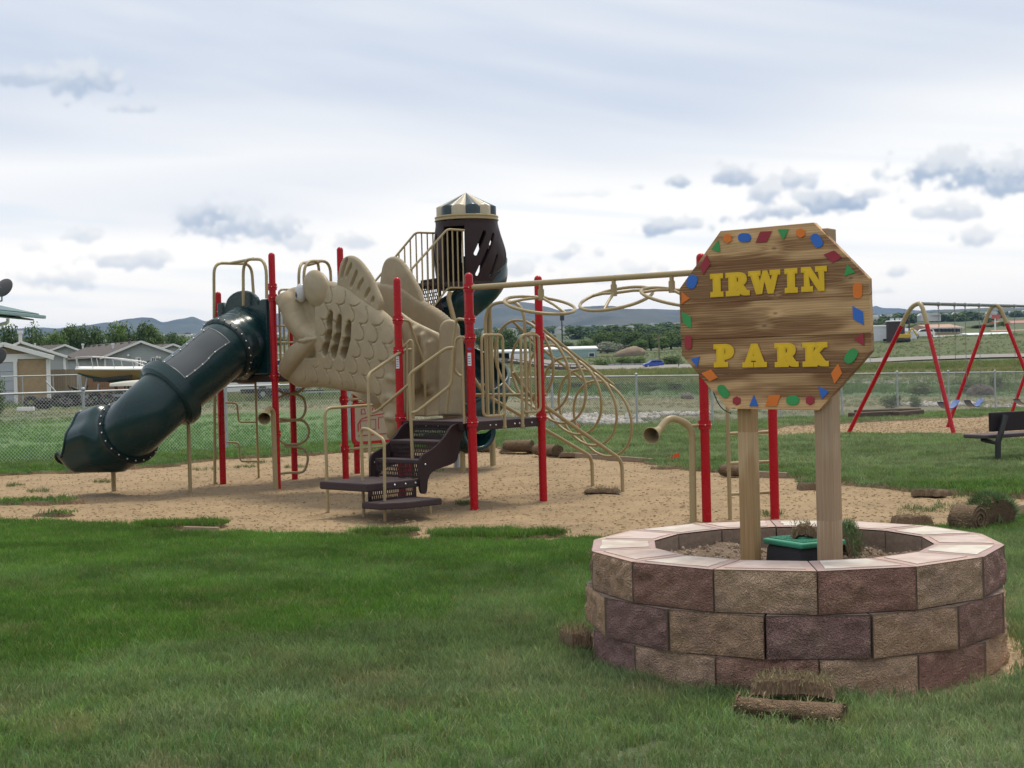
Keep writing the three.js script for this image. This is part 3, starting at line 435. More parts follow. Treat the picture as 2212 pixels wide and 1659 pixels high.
// ---------- road ----------
{
  const cl = [[600, 560], [900, 470], [1050, 420], [1180, 370], [1320, 315], [1460, 290], [1600, 300], [1750, 318], [1930, 335], [2080, 335], [2260, 330], [2500, 325]].map(([px, D]) => onT(px, D)), pts = smooth(cl, 120), pos = [], idx = [], uv = []; let L = 0;
  pts.forEach((p, i) => { const d = (pts[i + 1] || p).clone().sub(pts[i - 1] || p).normalize(), n = V(d.z, 0, -d.x); if (i) L += p.distanceTo(pts[i - 1]); for (const s of [-4.2, 4.2]) { const x = p.x + n.x * s, z = p.z + n.z * s; pos.push(x, T(p.x, p.z) + (z > p.z ? 0.12 : 0.85), z); uv.push(s / 4, L / 4); } });
  for (let i = 0; i < pts.length - 1; i++) idx.push(2 * i, 2 * i + 2, 2 * i + 1, 2 * i + 1, 2 * i + 2, 2 * i + 3);
  const g = new THREE.BufferGeometry(); g.setAttribute('position', new THREE.Float32BufferAttribute(pos, 3)); g.setAttribute('uv', new THREE.Float32BufferAttribute(uv, 2)); g.setIndex(idx); g.computeVertexNormals(); struct('road', g, mat([0.27, 0.25, 0.225], 0.95, { map: spotT }));
  const rail = (i0, i1, label, side, dark) => {
    const P = pts.slice(i0, i1).map((p, i, a) => { const d = (a[i + 1] || p).clone().sub(a[i - 1] || p).normalize(); return V(p.x - d.z * side, T(p.x, p.z) + 0.3, p.z + d.x * side); }), t = thing('guard_rail', label, 'guard rail', P[0]), b = [];
    for (let i = 0; i < P.length - 1; i++) for (const y of dark ? [0.2, 0.9] : [0.55, 0.78]) b.push(beam(P[i].clone().add(V(0, y, 0)), P[i + 1].clone().add(V(0, y, 0)), 0.08, dark ? (y < 0.5 ? 0.55 : 0.2) : 0.2));
    part(t, 'rail', b, dark ? mat([0.09, 0.075, 0.065], 0.9) : M.galv); for (let i = 0; i < P.length; i += 1) part(t, 'rail_post', box(P[i].clone().add(V(0, 0.45, 0.1)), 0.2, 1.0, 0.2), M.bareWood);
  };
  rail(22, 44, 'long grey guard rail and dark kerb beside the road, in front of the blue car', 5.2, true); rail(40, 47, 'grey guard rail on the far road side behind the blue car', -5.2, false); rail(56, 68, 'galvanised guard rail between the sign and the first swing frame', 5.0, false); rail(18, 30, 'pale guard rail seen through the loop climber', 5.6, false);
}
// ---------- vehicles ----------
function carBody(L, Wd, prof, glassProf) { // side profile extruded across
  return [slab(prof, V(0, 0, Wd / 2), V(1, 0, 0), V(0, 1, 0), Wd, 0.05)];
}
function car(name, label, cat, pos, turn, paint, sedan) {
  const t = thing(name, label, cat, pos), W = 1.75; off.set(t, V(0, 0, 0));
  const body = sedan ? [[-2.35, 0.35], [-1.95, 0.28], [1.95, 0.28], [2.3, 0.38], [2.34, 0.62], [2.2, 0.82], [1.2, 0.95], [0.45, 1.0], [-1.3, 1.02], [-2.2, 0.95], [-2.36, 0.7]] : [[-2.0, 0.4], [-1.7, 0.28], [1.75, 0.28], [2.05, 0.4], [2.08, 0.65], [1.9, 0.85], [1.05, 1.0], [-1.9, 1.02], [-2.06, 0.8]];
  const cab = sedan ? [[0.75, 0.97], [-0.05, 1.36], [-0.75, 1.4], [-1.25, 1.34], [-1.9, 1.0]] : [[1.15, 0.98], [0.45, 1.42], [-0.3, 1.5], [-1.5, 1.46], [-1.95, 1.0]];
  const win = sedan ? [[0.55, 1.0], [-0.08, 1.3], [-0.75, 1.34], [-1.2, 1.29], [-1.6, 1.03]] : [[0.95, 1.02], [0.42, 1.36], [-0.3, 1.43], [-1.42, 1.4], [-1.75, 1.03]];
  part(t, 'body', slab(body, V(0, 0, W / 2), V(1, 0, 0), V(0, 1, 0), W, 0.06), paint);
  part(t, 'cabin', slab(cab, V(0, 0, W / 2 - 0.14), V(1, 0, 0), V(0, 1, 0), W - 0.28, 0.05), paint);
  for (const s of [1, -1]) { const zz = s * (W / 2 - 0.135), cut = (win[0][0] + win[4][0]) / 2 - 0.1; part(t, 'window', slab(win.map(([x, y]) => [Math.max(x, cut + 0.04), y]), V(0, 0, s > 0 ? zz + 0.002 : zz), V(1, 0, 0), V(0, 1, 0), 0.006), M.glass); part(t, 'window', slab(win.map(([x, y]) => [Math.min(x, cut - 0.04), y]), V(0, 0, s > 0 ? zz + 0.002 : zz), V(1, 0, 0), V(0, 1, 0), 0.006), M.glass);
    part(t, 'headlight', box(V(sedan ? 2.24 : 1.98, 0.68, s * 0.6), 0.12, 0.14, 0.36, V(1, 0, 0), 0.03), M.white); part(t, 'tail_light', box(V(sedan ? -2.28 : -1.98, 0.8, s * 0.62), 0.1, 0.16, 0.3, V(1, 0, 0), 0.03), M.red); part(t, 'door_handle', box(V(-0.35, 0.86, s * (W / 2 + 0.005)), 0.16, 0.03, 0.03), paint); }
  for (const x of [sedan ? 1.42 : 1.25, sedan ? -1.42 : -1.28]) for (const s of [1, -1]) { const c = V(x, 0.32, s * (W / 2 - 0.1)), w = part(t, 'wheel', sweep([c.clone().add(V(0, 0, -0.11)), c.clone().add(V(0, 0, 0.11))], 0.32, 20), M.rubber); part(w, 'rim', sweep([c.clone().add(V(0, 0, s * 0.10)), c.clone().add(V(0, 0, s * 0.118))], 0.2, 16), M.galv); }
  t.rotation.y = turn; return t;
}
{
  const p = onT(1412, 297); p.y += 0.32; car('blue_car', 'small bright blue car driving on the road beyond the fence', 'car', p, Math.PI + 0.15, new THREE.MeshPhysicalMaterial({ color: rgb(0.015, 0.06, 0.42), roughness: 0.4, clearcoat: 0.6 }), false);
  const wp = new THREE.MeshPhysicalMaterial({ color: rgb(0.72, 0.73, 0.74), roughness: 0.4, clearcoat: 0.5 });
  const s = onT(519, 90); car('white_car', 'white sedan parked on the grass behind the fence beyond the tube slide', 'car', s, Math.PI + 0.1, wp, true);
  const v = onT(600, 128); v.y += 0.5; car('white_vehicle', 'white vehicle behind the white sedan, seen under the slide panel', 'car', v, Math.PI, wp, false);
}
// ---------- trailers, boat, tyres ----------
{
  const D = 78, o = onT(590, D), t = thing('flatbed_trailer', 'black flatbed trailer on the grass behind the fence, left of the fish', 'trailer', o), c = o.clone();
  part(t, 'bed', [box(c.clone().add(V(0, 0.55, 0)), 3.2, 0.1, 1.7), box(c.clone().add(V(0, 0.43, 0.7)), 3.2, 0.12, 0.08), box(c.clone().add(V(0, 0.43, -0.7)), 3.2, 0.12, 0.08)], M.black); part(t, 'drawbar', [rod(c.clone().add(V(1.5, 0.45, 0.6)), c.clone().add(V(2.7, 0.45, 0)), 0.05), rod(c.clone().add(V(1.5, 0.45, -0.6)), c.clone().add(V(2.7, 0.45, 0)), 0.05), rod(c.clone().add(V(2.5, 0, 0)), c.clone().add(V(2.5, 0.9, 0)), 0.04)], M.black);
  for (const x of [-0.4, 0.45]) for (const s of [0.85, -0.85]) { const w = part(t, 'wheel', torus(c.clone().add(V(x, 0.33, s)), V(0, 0, 1), 0.22, 0.11, 20, 8), M.rubber); part(w, 'rim', sweep([c.clone().add(V(x, 0.33, s - 0.06)), c.clone().add(V(x, 0.33, s + 0.06))], 0.16, 12), M.galv); }
  const o2 = onT(800, 70), t2 = thing('utility_trailer', 'small grey utility trailer behind the fence under the fish belly', 'trailer', o2), e = o2.clone();
  part(t2, 'bed', [box(e.clone().add(V(0.3, 0.5, 0)), 2.6, 0.07, 1.4), box(e.clone().add(V(-2.0, 0.48, 0)), 2.2, 0.06, 0.12)], M.galv); part(t2, 'side_rack', [...[-0.9, -0.6, -0.3, 0].map((x) => rod(e.clone().add(V(x, 0.5, 0.6)), e.clone().add(V(x, 1.35, 0.6)), 0.025, 5)), ...[0.7, 0.95, 1.2, 1.35].map((y) => rod(e.clone().add(V(-0.95, y, 0.6)), e.clone().add(V(0.05, y, 0.6)), 0.025, 5)), rod(e.clone().add(V(-1.1, 0.5, 0.6)), e.clone().add(V(-1.1, 1.5, 0.6)), 0.04, 5)], M.black);
  for (const s of [0.75, -0.75]) { const w = part(t2, 'wheel', torus(e.clone().add(V(0.7, 0.3, s)), V(0, 0, 1), 0.2, 0.1, 18, 8), M.rubber); part(w, 'rim', sweep([e.clone().add(V(0.7, 0.3, s - 0.05)), e.clone().add(V(0.7, 0.3, s + 0.05))], 0.14, 12), M.galv); }
  // boat on its trailer: hull lofted along x, bow to the left
  const BD = 76, b = onT(250, BD), bt = thing('motor_boat', 'tan motor boat with white deck and bow rail, parked by the grey house', 'boat', b);
  const k = BD / F, Y = (py, px = 250) => AT(px, py, BD).y, x0 = AT(163, 800, BD).x, Ln = 6.6, hull = (t, u) => { // t 0 bow..1 stern, u -1..1 across from keel round to the gunwale
    const wd = 1.15 * Math.pow(clamp(t * 1.9), 0.62), dk = Y(801) + 0.12 * (1 - t) * (1 - t), keel = Y(829) + 0.62 * Math.pow(1 - clamp(t * 2.2), 2.2), a = Math.abs(u), yy = lerp(keel, dk, Math.pow(a, 1.25)); return V(x0 + 0.02 + Ln * t - 0.0 * a, yy, b.z + Math.sign(u) * wd * Math.pow(a, 0.6)); };
  const lo = (f, nt, nu) => { const pos = [], idx = [], uv = []; for (let i = 0; i <= nt; i++) for (let j = 0; j <= nu; j++) { const p = f(i / nt, j / nu * 2 - 1); pos.push(p.x, p.y, p.z); uv.push(i / nt, j / nu); } for (let i = 0; i < nt; i++) for (let j = 0; j < nu; j++) { const a = i * (nu + 1) + j; idx.push(a, a + 1, a + nu + 1, a + 1, a + nu + 2, a + nu + 1); } const g = new THREE.BufferGeometry(); g.setAttribute('position', new THREE.Float32BufferAttribute(pos, 3)); g.setAttribute('uv', new THREE.Float32BufferAttribute(uv, 2)); g.setIndex(idx); g.computeVertexNormals(); return g; };
  part(bt, 'hull', lo((t, u) => hull(t, u), 30, 20), mat([0.42, 0.27, 0.12], 0.4));
  part(bt, 'keel_stripe', lo((t, u) => { const p = hull(t * 0.96 + 0.02, u * 0.42); p.y -= 0.012; p.z = b.z + (p.z - b.z) * 1.02; return p; }, 20, 10), mat([0.03, 0.1, 0.13], 0.5));
  part(bt, 'deck', lo((t, u) => { const p = hull(t, Math.sign(u || 1)); p.z = b.z + (p.z - b.z) * Math.abs(u) * 1.04; p.y += 0.05 + 0.12 * (1 - u * u); return p; }, 30, 10), M.white); part(bt, 'gunwale', [1, -1].map((s) => sweep(Array.from({ length: 24 }, (_, i) => hull(i / 23, s).add(V(0, 0.02, 0.01 * s))), 0.055, 8)), M.white);
  const gr = (t, s, h) => { const p = hull(t, s); p.z = b.z + (p.z - b.z) * 0.92; p.y += h; return p; };
  part(bt, 'bow_rail', [1, -1].map((s) => [sweep([gr(0.0, s, 0.62), gr(0.12, s, 0.68), gr(0.3, s, 0.6), gr(0.5, s, 0.42), gr(0.62, s, 0.1)], 0.03, 6), ...[0.02, 0.16, 0.34, 0.5].map((t) => rod(gr(t, s, 0), gr(t - 0.015, s, 0.66 - t * 0.4), 0.022, 5))]).flat(), M.bolt);
  part(bt, 'anchor_locker', [box(V(x0 + 2.2, Y(817), b.z + 1.0), 2.0, 0.16, 0.1, V(1, 0.08, 0)), box(V(x0 + 1.7, Y(820), b.z + 1.0), 0.5, 0.2, 0.12)], M.black); part(bt, 'windshield', slab([[0, 0], [1.3, 0], [1.2, 0.42], [0.35, 0.42]], V(x0 + 3.6, Y(799), b.z + 0.7), V(1, 0, 0), V(0, 1, 0), 0.04), M.glass);
  const tr = thing('boat_trailer', 'dark boat trailer frame beneath the tan motor boat', 'trailer', b); part(tr, 'frame', [beam(V(x0 + 0.4, b.y + 0.45, b.z + 0.6), V(x0 + 6.5, b.y + 0.5, b.z + 0.6), 0.1, 0.12), beam(V(x0 + 0.4, b.y + 0.45, b.z - 0.6), V(x0 + 6.5, b.y + 0.5, b.z - 0.6), 0.1, 0.12), ...[1.2, 2.6, 4.2].map((x) => rod(V(x0 + x, b.y, b.z + 0.6), V(x0 + x + 0.1, Y(828), b.z + 0.4), 0.05)), rod(V(x0 + 0.3, b.y, b.z), V(x0 + 0.6, Y(815), b.z), 0.05)], M.galv);
  for (const s of [0.85, -0.85]) part(tr, 'wheel', torus(V(x0 + 4.4, b.y + 0.34, b.z + s), V(0, 0, 1), 0.22, 0.12, 20, 8), M.rubber);
  const cb = AT(340, 826, 72); const can = thing('small_skiff', 'upturned white skiff lying under the tan boat', 'boat', V(cb.x, T(cb.x, cb.z), cb.z)); part(can, 'hull', lo((t, u) => V(AT(238, 820, 72).x + 4.2 * t, AT(260, 834, 72).y + 0.3 * Math.sqrt(Math.max(0, 1 - u * u)) * Math.pow(Math.sin(Math.PI * (0.08 + 0.84 * t)), 0.5), cb.z + 0.55 * u * Math.pow(Math.sin(Math.PI * (0.05 + 0.9 * t)), 0.6)), 20, 12), mat([0.5, 0.48, 0.42], 0.6)); part(can, 'trestle', [0.8, 3.2].map((x) => [rod(V(AT(238, 820, 72).x + x, T(cb.x, cb.z), cb.z + 0.3), V(AT(238, 820, 72).x + x, AT(260, 834, 72).y, cb.z + 0.3), 0.04), rod(V(AT(238, 820, 72).x + x, T(cb.x, cb.z), cb.z - 0.3), V(AT(238, 820, 72).x + x, AT(260, 834, 72).y, cb.z - 0.3), 0.04)]).flat(), M.black);
  // tyres
  { const c = onT(94, 71), up = c.clone().add(V(0.03, 0.24, 0)); solo('old_tyre', 'black tyre lying flat on the ground right of the tan shed', 'tyre', c, torus(c.clone().add(V(0, 0.12, 0)), V(0, 1, 0.12), 0.26, 0.125, 22, 10), M.rubber, 'old tyres by the boat'); solo('old_tyre', 'black tyre resting on top of the flat tyre by the shed', 'tyre', up, torus(up.clone().add(V(0, 0.12, 0)), V(0.05, 1, 0.2), 0.25, 0.12, 22, 10), M.rubber, 'old tyres by the boat'); }
  const ly = [['leftmost black tyre leaning beside the flat tyre by the shed', 66, 71, 1.0], ['black tyre standing left in the dark heap under the bow', 124, 74, 1.2], ['black tyre lying front in the dark heap under the bow', 140, 72, 0.5], ['black tyre leaning against the trailer frame', 160, 74, 1.3], ['black tyre lying below the bow of the boat', 185, 73, 0.35], ['black tyre upright behind the first fence post', 205, 75, 1.4], ['black tyre half hidden by the slide hood', 232, 74, 0.9], ['black tyre at the right end of the heap under the boat', 150, 76, 1.5]];
  for (const [l, px, D2, an] of ly) { const c = onT(px, D2), a = V(0.3, Math.cos(an), Math.sin(an)).normalize(), y = 0.13 + 0.22 * Math.sin(an); const q = thing('old_tyre', l, 'tyre', c, 'old tyres by the boat'); part(q, 'tread', torus(c.clone().add(V(0, y, 0)), a, 0.25, 0.115, 22, 10), M.rubber); part(q, 'rim', torus(c.clone().add(V(0, y, 0)), a, 0.17, 0.035, 18, 6), M.galv); }
  solo('board', 'short white board lying on the ground in front of the shed', 'board', V(AT(55, 856, 66).x, T(-2, -66), -66), box(V(AT(55, 856, 66).x, 0.1, -66), 0.75, 0.18, 0.2, V(1, 0, 0), 0.01), M.white);
  const junk = onT(170, 77), jk = thing('scrap_heap', 'dark heap of scrap metal and machine parts beneath the boat bow', 'scrap', junk); { const q = rng(8), g = []; for (let i = 0; i < 60; i++) { const x = junk.x - 1.5 + 4.2 * q(), z = junk.z - 0.6 + q(), y = junk.y + 0.7 * q(); q() < 0.5 ? g.push(rod(V(x, y, z), V(x + (q() - 0.5) * 1.2, y + (q() - 0.3) * 0.7, z + 0.3 * q()), 0.03 + 0.04 * q(), 6)) : g.push(box(V(x, y, z), 0.15 + 0.4 * q(), 0.1 + 0.25 * q(), 0.2, V(1, q() - 0.5, 0), 0.02)); } part(jk, 'scrap_metal', g, mat([0.05, 0.05, 0.05], 0.7)); part(jk, 'pole', [rod(V(junk.x - 0.4, junk.y, junk.z + 0.5), V(junk.x - 1.6, junk.y + 1.3, junk.z + 0.4), 0.04), beam(V(junk.x + 0.35, junk.y, junk.z + 0.5), V(junk.x + 0.1, junk.y + 1.6, junk.z + 0.2), 0.14, 0.1)], M.galv); }
}
// ---------- houses on the left ----------
const sidT = tex(8, 128, (u, v) => { const f = (v * 8) % 1; return f < 0.12 ? 0 : 0.5 + 0.5 * f; });
function siding(c) { const b = sidT.clone(); b.repeat.set(1, 0.55); b.needsUpdate = true; return mat(c, 0.8, { bumpMap: b, bumpScale: 0.02 }); }
M.greySide = siding([0.36, 0.385, 0.39]); M.shingle = mat([0.155, 0.135, 0.125], 0.95, { map: groundT }); M.trim = mat([0.72, 0.72, 0.71], 0.6); M.stucco = mat([0.42, 0.31, 0.19], 0.9, { map: spotT }); M.door = mat([0.4, 0.43, 0.48], 0.6); M.plankW = mat([0.38, 0.31, 0.22], 0.9, { map: groundT });
// a house whose gable faces the road: pixels of the gable's apex, eave ends; ridge runs back and to the left
function gableHouse(label, apex, eL, eR, D, back, wallM, o = {}) {
  const A = AT(...apex, D), L = AT(...eL, D), R = AT(...eR, D), g0 = T(A.x, A.z) - 0.3, base = V((L.x + R.x) / 2, g0, A.z), t = thing(o.name || 'house', label, o.cat || 'house', base), bk = V(...back), h = 0.12;
  const poly = [[L.x, g0], [R.x, g0], [R.x, R.y - 0.1], [A.x, A.y - 0.1], [L.x, L.y - 0.1]].map(([x, y]) => [x, y]);
  part(t, 'gable_wall', slab(poly, V(0, 0, A.z), V(1, 0, 0), V(0, 1, 0), 0.25), wallM);
  // side wall under the left eave, running back
  const Lb = L.clone().add(bk), Ab = A.clone().add(bk), Rb = R.clone().add(bk), ov = V(0, 0, 0.45);
  const wall = (P, Q) => { const d = V(Q.x - P.x, 0, Q.z - P.z), len = d.length(); return slab([[0, g0], [len, g0], [len, P.y - 0.12], [0, P.y - 0.12]], V(P.x, 0, P.z - 0.26), d.normalize(), V(0, 1, 0), 0.2); };
  part(t, 'side_wall', [wall(L, Lb), wall(R, Rb)], wallM);
  const plane = (E, P, Eb, Pb) => { const e = E.clone().sub(P).normalize().multiplyScalar(0.5), q = [E.clone().add(e).add(ov), P.clone().add(ov), Pb, Eb.clone().add(e)], n = q[1].clone().sub(q[0]).cross(q[3].clone().sub(q[0])).normalize(); if (n.y < 0) n.negate(); const pos = [], top = q.map((v) => v.clone().addScaledVector(n, h)), all = [...q, ...top]; all.forEach((v) => pos.push(v.x, v.y, v.z)); const g = new THREE.BufferGeometry(); g.setAttribute('position', new THREE.Float32BufferAttribute(pos, 3)); g.setAttribute('uv', new THREE.Float32BufferAttribute([0, 0, 4, 0, 4, 4, 0, 4, 0, 0, 4, 0, 4, 4, 0, 4], 2)); g.setIndex([0, 2, 1, 0, 3, 2, 4, 5, 6, 4, 6, 7, 0, 1, 5, 0, 5, 4, 1, 2, 6, 1, 6, 5, 2, 3, 7, 2, 7, 6, 3, 0, 4, 3, 4, 7]); return g.toNonIndexed(); };
  const rf = part(t, 'roof', [plane(L, A, Lb, Ab), plane(R, A, Rb, Ab)], M.shingle);
  const f2 = V(0, 0, 0.5), lo = (E) => E.clone().add(E.clone().sub(A).normalize().multiplyScalar(0.5)).add(f2);
  part(rf, 'fascia', [beam(A.clone().add(f2), lo(L), 0.1, 0.24), beam(A.clone().add(f2), lo(R), 0.1, 0.24)], M.trim);
  part(t, 'corner_board', [L, R].map((E) => box(V(E.x, (g0 + E.y) / 2 - 0.1, A.z + 0.05), 0.2, E.y - g0 - 0.2, 0.12)), M.trim);
  for (const [x0, y0, x1, y1] of o.windows || []) { const a = AT(x0, y0, D), b = AT(x1, y1, D), c = a.clone().add(b).multiplyScalar(0.5), w = b.x - a.x, hh = a.y - b.y; c.z = A.z + 0.03; const f = part(t, 'window', [box(c.clone().add(V(0, hh / 2, 0.03)), w, 0.12, 0.1), box(c.clone().add(V(0, -hh / 2, 0.03)), w, 0.12, 0.1), box(c.clone().add(V(-w / 2, 0, 0.03)), 0.12, hh + 0.12, 0.1), box(c.clone().add(V(w / 2, 0, 0.03)), 0.12, hh + 0.12, 0.1), box(c.clone().add(V(0, 0, 0.025)), 0.07, hh, 0.08)], M.trim); part(f, 'pane', box(c, w - 0.1, hh - 0.1, 0.05), M.glass); }
  for (const [x0, y0, x1, y1] of o.doors || []) { const a = AT(x0, y0, D), b = AT(x1, y1, D), c = a.clone().add(b).multiplyScalar(0.5), w = b.x - a.x, hh = a.y - b.y; c.z = A.z + 0.03; const f = part(t, 'door', [box(c.clone().add(V(0, hh / 2, 0.03)), w, 0.14, 0.1), box(c.clone().add(V(-w / 2, 0, 0.03)), 0.14, hh, 0.1), box(c.clone().add(V(w / 2, 0, 0.03)), 0.14, hh, 0.1), box(c.clone().add(V(-w * 0.2, 0, 0.0)), w * 0.5, hh, 0.09)], M.trim); part(f, 'pane', box(c.clone().add(V(w * 0.22, 0, 0.01)), w * 0.4, hh - 0.1, 0.05), M.glass); }
  for (const k of o.side || []) { const p = L.clone().lerp(Lb, k), d = V(Lb.x - L.x, 0, Lb.z - L.z).normalize(), n = V(-d.z, 0, d.x), c = V(p.x, L.y - 1.3, p.z - 0.26).addScaledVector(n, n.z > 0 ? 0.06 : -0.06); const f = part(t, 'window', box(c, 1.2, 1.3, 0.16, d), M.trim); part(f, 'pane', box(c, 1.0, 1.1, 0.24, d), M.glass); }
  for (const k of o.vents || []) { const p = A.clone().lerp(Ab, k).lerp(L.clone().lerp(Lb, k), 0.16); part(rf, 'roof_vent', box(p.clone().add(V(0, 0.2, 0)), 0.5, 0.16, 0.4, V(1, 0, 0), 0.03), M.shingle); }
  for (const [k, m, s] of o.pipes || []) { const p = A.clone().lerp(Ab, k).lerp(L.clone().lerp(Lb, k), m); part(rf, 'roof_pipe', [rod(p, p.clone().add(V(0, 0.75 * s, 0)), 0.12 * s, 8), rod(p.clone().add(V(0, 0.6 * s, 0)), p.clone().add(V(0, 0.8 * s, 0)), 0.19 * s, 8)], M.trim); }
  for (const [x, y] of o.lamps || []) { const p = AT(x, y, D); p.z = A.z + 0.15; part(t, 'wall_lamp', ball(p, 0.17), M.trim); }
  return t;
}
gableHouse('long grey house with brown shingle roof, glass door and gable behind the boat', [307, 738], [227, 771], [385, 765], 165, [-10.6, 0, -17], M.greySide, { windows: [[327, 772.5, 336, 783]], doors: [[293.5, 773, 304, 795]], side: [0.16, 0.5, 0.82], vents: [0.1, 0.25, 0.4, 0.55, 0.7, 0.82, 0.93], pipes: [[0.2, 0.5, 1], [0.97, 0.3, 1]], lamps: [[278, 768], [340, 772], [346, 773]] });
gableHouse('pale grey gabled house standing behind the tan shed', [48, 739], [8, 757], [139, 768], 150, [-4, 0, -14], M.greySide, { pipes: [[0.02, 0.1, 1.6]] });
gableHouse('small grey gable with shingle roof left of the long house', [143, 745.5], [112, 757], [168, 755], 190, [-12, 0, -10], M.greySide, { vents: [0.1, 0.3, 0.5, 0.7], pipes: [[0.4, 0.3, 0.8]] });
gableHouse('small grey gable at the right end of the house row by the slide', [376, 744], [354, 752], [398, 752], 195, [-8, 0, -10], M.greySide, { vents: [0.2, 0.6] });
{ // tan shed
  const D = 84, A = AT(14, 744, D), R = AT(104, 768, D), L = V(2 * A.x - R.x, R.y, A.z), g0 = T(A.x, A.z) - 0.3, pxL = 2 * 14 - 104;
  const t = gableHouse('tan stucco shed with white trim and grey roll door left of the boat', [14, 744], [pxL, 772], [104, 768], D, [-2.5, 0, -7.5], M.stucco, { name: 'tan_shed', cat: 'shed' });
  part(t, 'trim_band', box(V((L.x + R.x) / 2, AT(50, 768, D).y - 0.05, A.z + 0.05), R.x - L.x - 0.3, 0.3, 0.12), M.trim);
  const d1 = AT(34, 782, D), dt = d1.y, cx = d1.x - 1.3; const dr = part(t, 'roll_door', Array.from({ length: 5 }, (_, i) => box(V(cx, g0 + (i + 0.5) * (dt - g0) / 5, A.z + 0.06), 2.4, (dt - g0) / 5 - 0.02, 0.05)), M.door); part(dr, 'door_frame', [box(V(d1.x, (g0 + dt) / 2, A.z + 0.08), 0.2, dt - g0, 0.12), box(V(cx, dt + 0.1, A.z + 0.08), 2.9, 0.2, 0.12)], M.trim);
}
{ // wooden privacy fence: every plank a part
  const D = 92, a = onT(102, D), b = onT(420, 100), t = thing('wooden_fence', 'tan wooden privacy fence of upright planks between shed and grey house', 'fence', a), d = b.clone().sub(a); const n = 62, w = d.length() / n; d.normalize(); const q = rng(4), pm = [M.plankW, mat([0.42, 0.34, 0.24], 0.9, { map: groundT }), mat([0.34, 0.27, 0.2], 0.9, { map: groundT }), mat([0.36, 0.21, 0.12], 0.9, { map: groundT })];
  const src = [0, 1, 2].map(() => new THREE.BoxGeometry(w * 0.93, 1.95, 0.03)); for (let i = 0; i < n; i++) { const p = a.clone().addScaledVector(d, (i + 0.5) * w); const o = new THREE.Mesh(src[i % 3], i > 14 && i < 36 ? pm[3] : pm[Math.floor(q() * 3)]); o.name = 'plank'; o.position.copy(p).sub(a).add(V(0, T(p.x, p.z) - a.y + 0.95 + 0.03 * (q() - 0.5), 0.02 * (q() - 0.5))); o.rotation.y = Math.atan2(-d.z, d.x); o.castShadow = true; t.add(o); }
  part(t, 'fence_rail', [0.4, 1.6].map((y) => beam(a.clone().add(V(0, y, -0.06)), b.clone().add(V(0, y, -0.06)), 0.05, 0.1)), M.plankW);
}
{ // far chain link rail behind the field
  const a = onT(-40, 80), b = onT(168, 83), t = thing('back_fence', 'low galvanised rail fence in front of the tan shed and privacy fence', 'fence', a); part(t, 'top_rail', rod(a.clone().add(V(0, 1.6, 0)), b.clone().add(V(0, 1.6, 0)), 0.035, 6), M.galv); for (const k of [0.1, 0.42, 0.74, 1]) { const p = a.clone().lerp(b, k); part(t, 'fence_post', rod(p, p.clone().add(V(0, 1.6, 0)), 0.035, 6), M.galv); }
}
{ // near house corner at the left edge: eave, downspout, dishes
  const D = 50, t = thing('near_house', 'green eave and white downspout of a house cut by the left picture edge', 'house', onT(-70, D)), E = AT(34, 677, D); off.set(t, t.position);
  part(t, 'wall', box(V(E.x - 5.75, 1.6, -D - 0.2), 7.6, 3.8, 6), M.greySide); const rf = part(t, 'roof', [beam(V(E.x - 0.25, E.y + 0.05, -D + 0.3), V(E.x - 5, E.y + 1.2, -D + 0.3), 7, 0.12), beam(V(E.x - 0.4, E.y - 0.12, -D + 0.2), V(E.x - 5, E.y + 0.9, -D + 0.2), 6.6, 0.05)], mat([0.1, 0.17, 0.18], 0.7)); part(rf, 'gutter', [box(V(E.x - 0.05, E.y - 0.02, -D + 0.3), 0.14, 0.12, 7, V(1, 0, 0), 0.02), box(V(E.x - 0.5, E.y - 0.1, -D + 3.75), 0.9, 0.1, 0.06)], mat([0.2, 0.3, 0.32], 0.5));
  part(t, 'downspout', pipe([AT(17, 688, D), AT(17, 697, D), AT(-6, 703, D), V(E.x - 0.75, 0, -D + 0.2)], 0.06, 0.1, 8), M.trim);
  const dish = (cx, cy, px, label, DD) => { const c = AT(cx, cy, DD), o = thing('satellite_dish', label, 'satellite dish', c), s = px / F * DD, prof = []; for (let i = 0; i <= 10; i++) prof.push(new THREE.Vector2(s * i / 10, 0.12 * s * (i / 10) ** 2 * 2)); for (let i = 10; i >= 0; i--) prof.push(new THREE.Vector2(s * i / 10, 0.12 * s * (i / 10) ** 2 * 2 - 0.02)); const g = new THREE.LatheGeometry(prof, 28).rotateX(Math.PI / 2).scale(1.15, 0.83, 1).rotateY(2.6).rotateX(-0.3).translate(c.x, c.y, c.z); part(o, 'reflector', g, mat([0.075, 0.07, 0.075], 0.6)); part(o, 'arm', [rod(c, c.clone().add(V(-0.5, -0.25, -0.3)), 0.025, 6), rod(c, c.clone().add(V(-0.1, -s * 1.2, -0.25)), 0.03, 6), rod(c.clone().add(V(-0.1, -s * 1.2, -0.25)), V(E.x - 1.2, c.y - s * 1.3, -D + 0.4), 0.03, 6)], M.galv); };
  dish(4, 620, 24, 'upper grey satellite dish above the eave at the left edge', 48); dish(-8, 769, 23, 'lower grey satellite dish below the eave at the left edge', 48);
  tree('leafy branch tips of a small tree at the left picture edge', -8, 797, 46, 40, 'mid', 'tree');
}
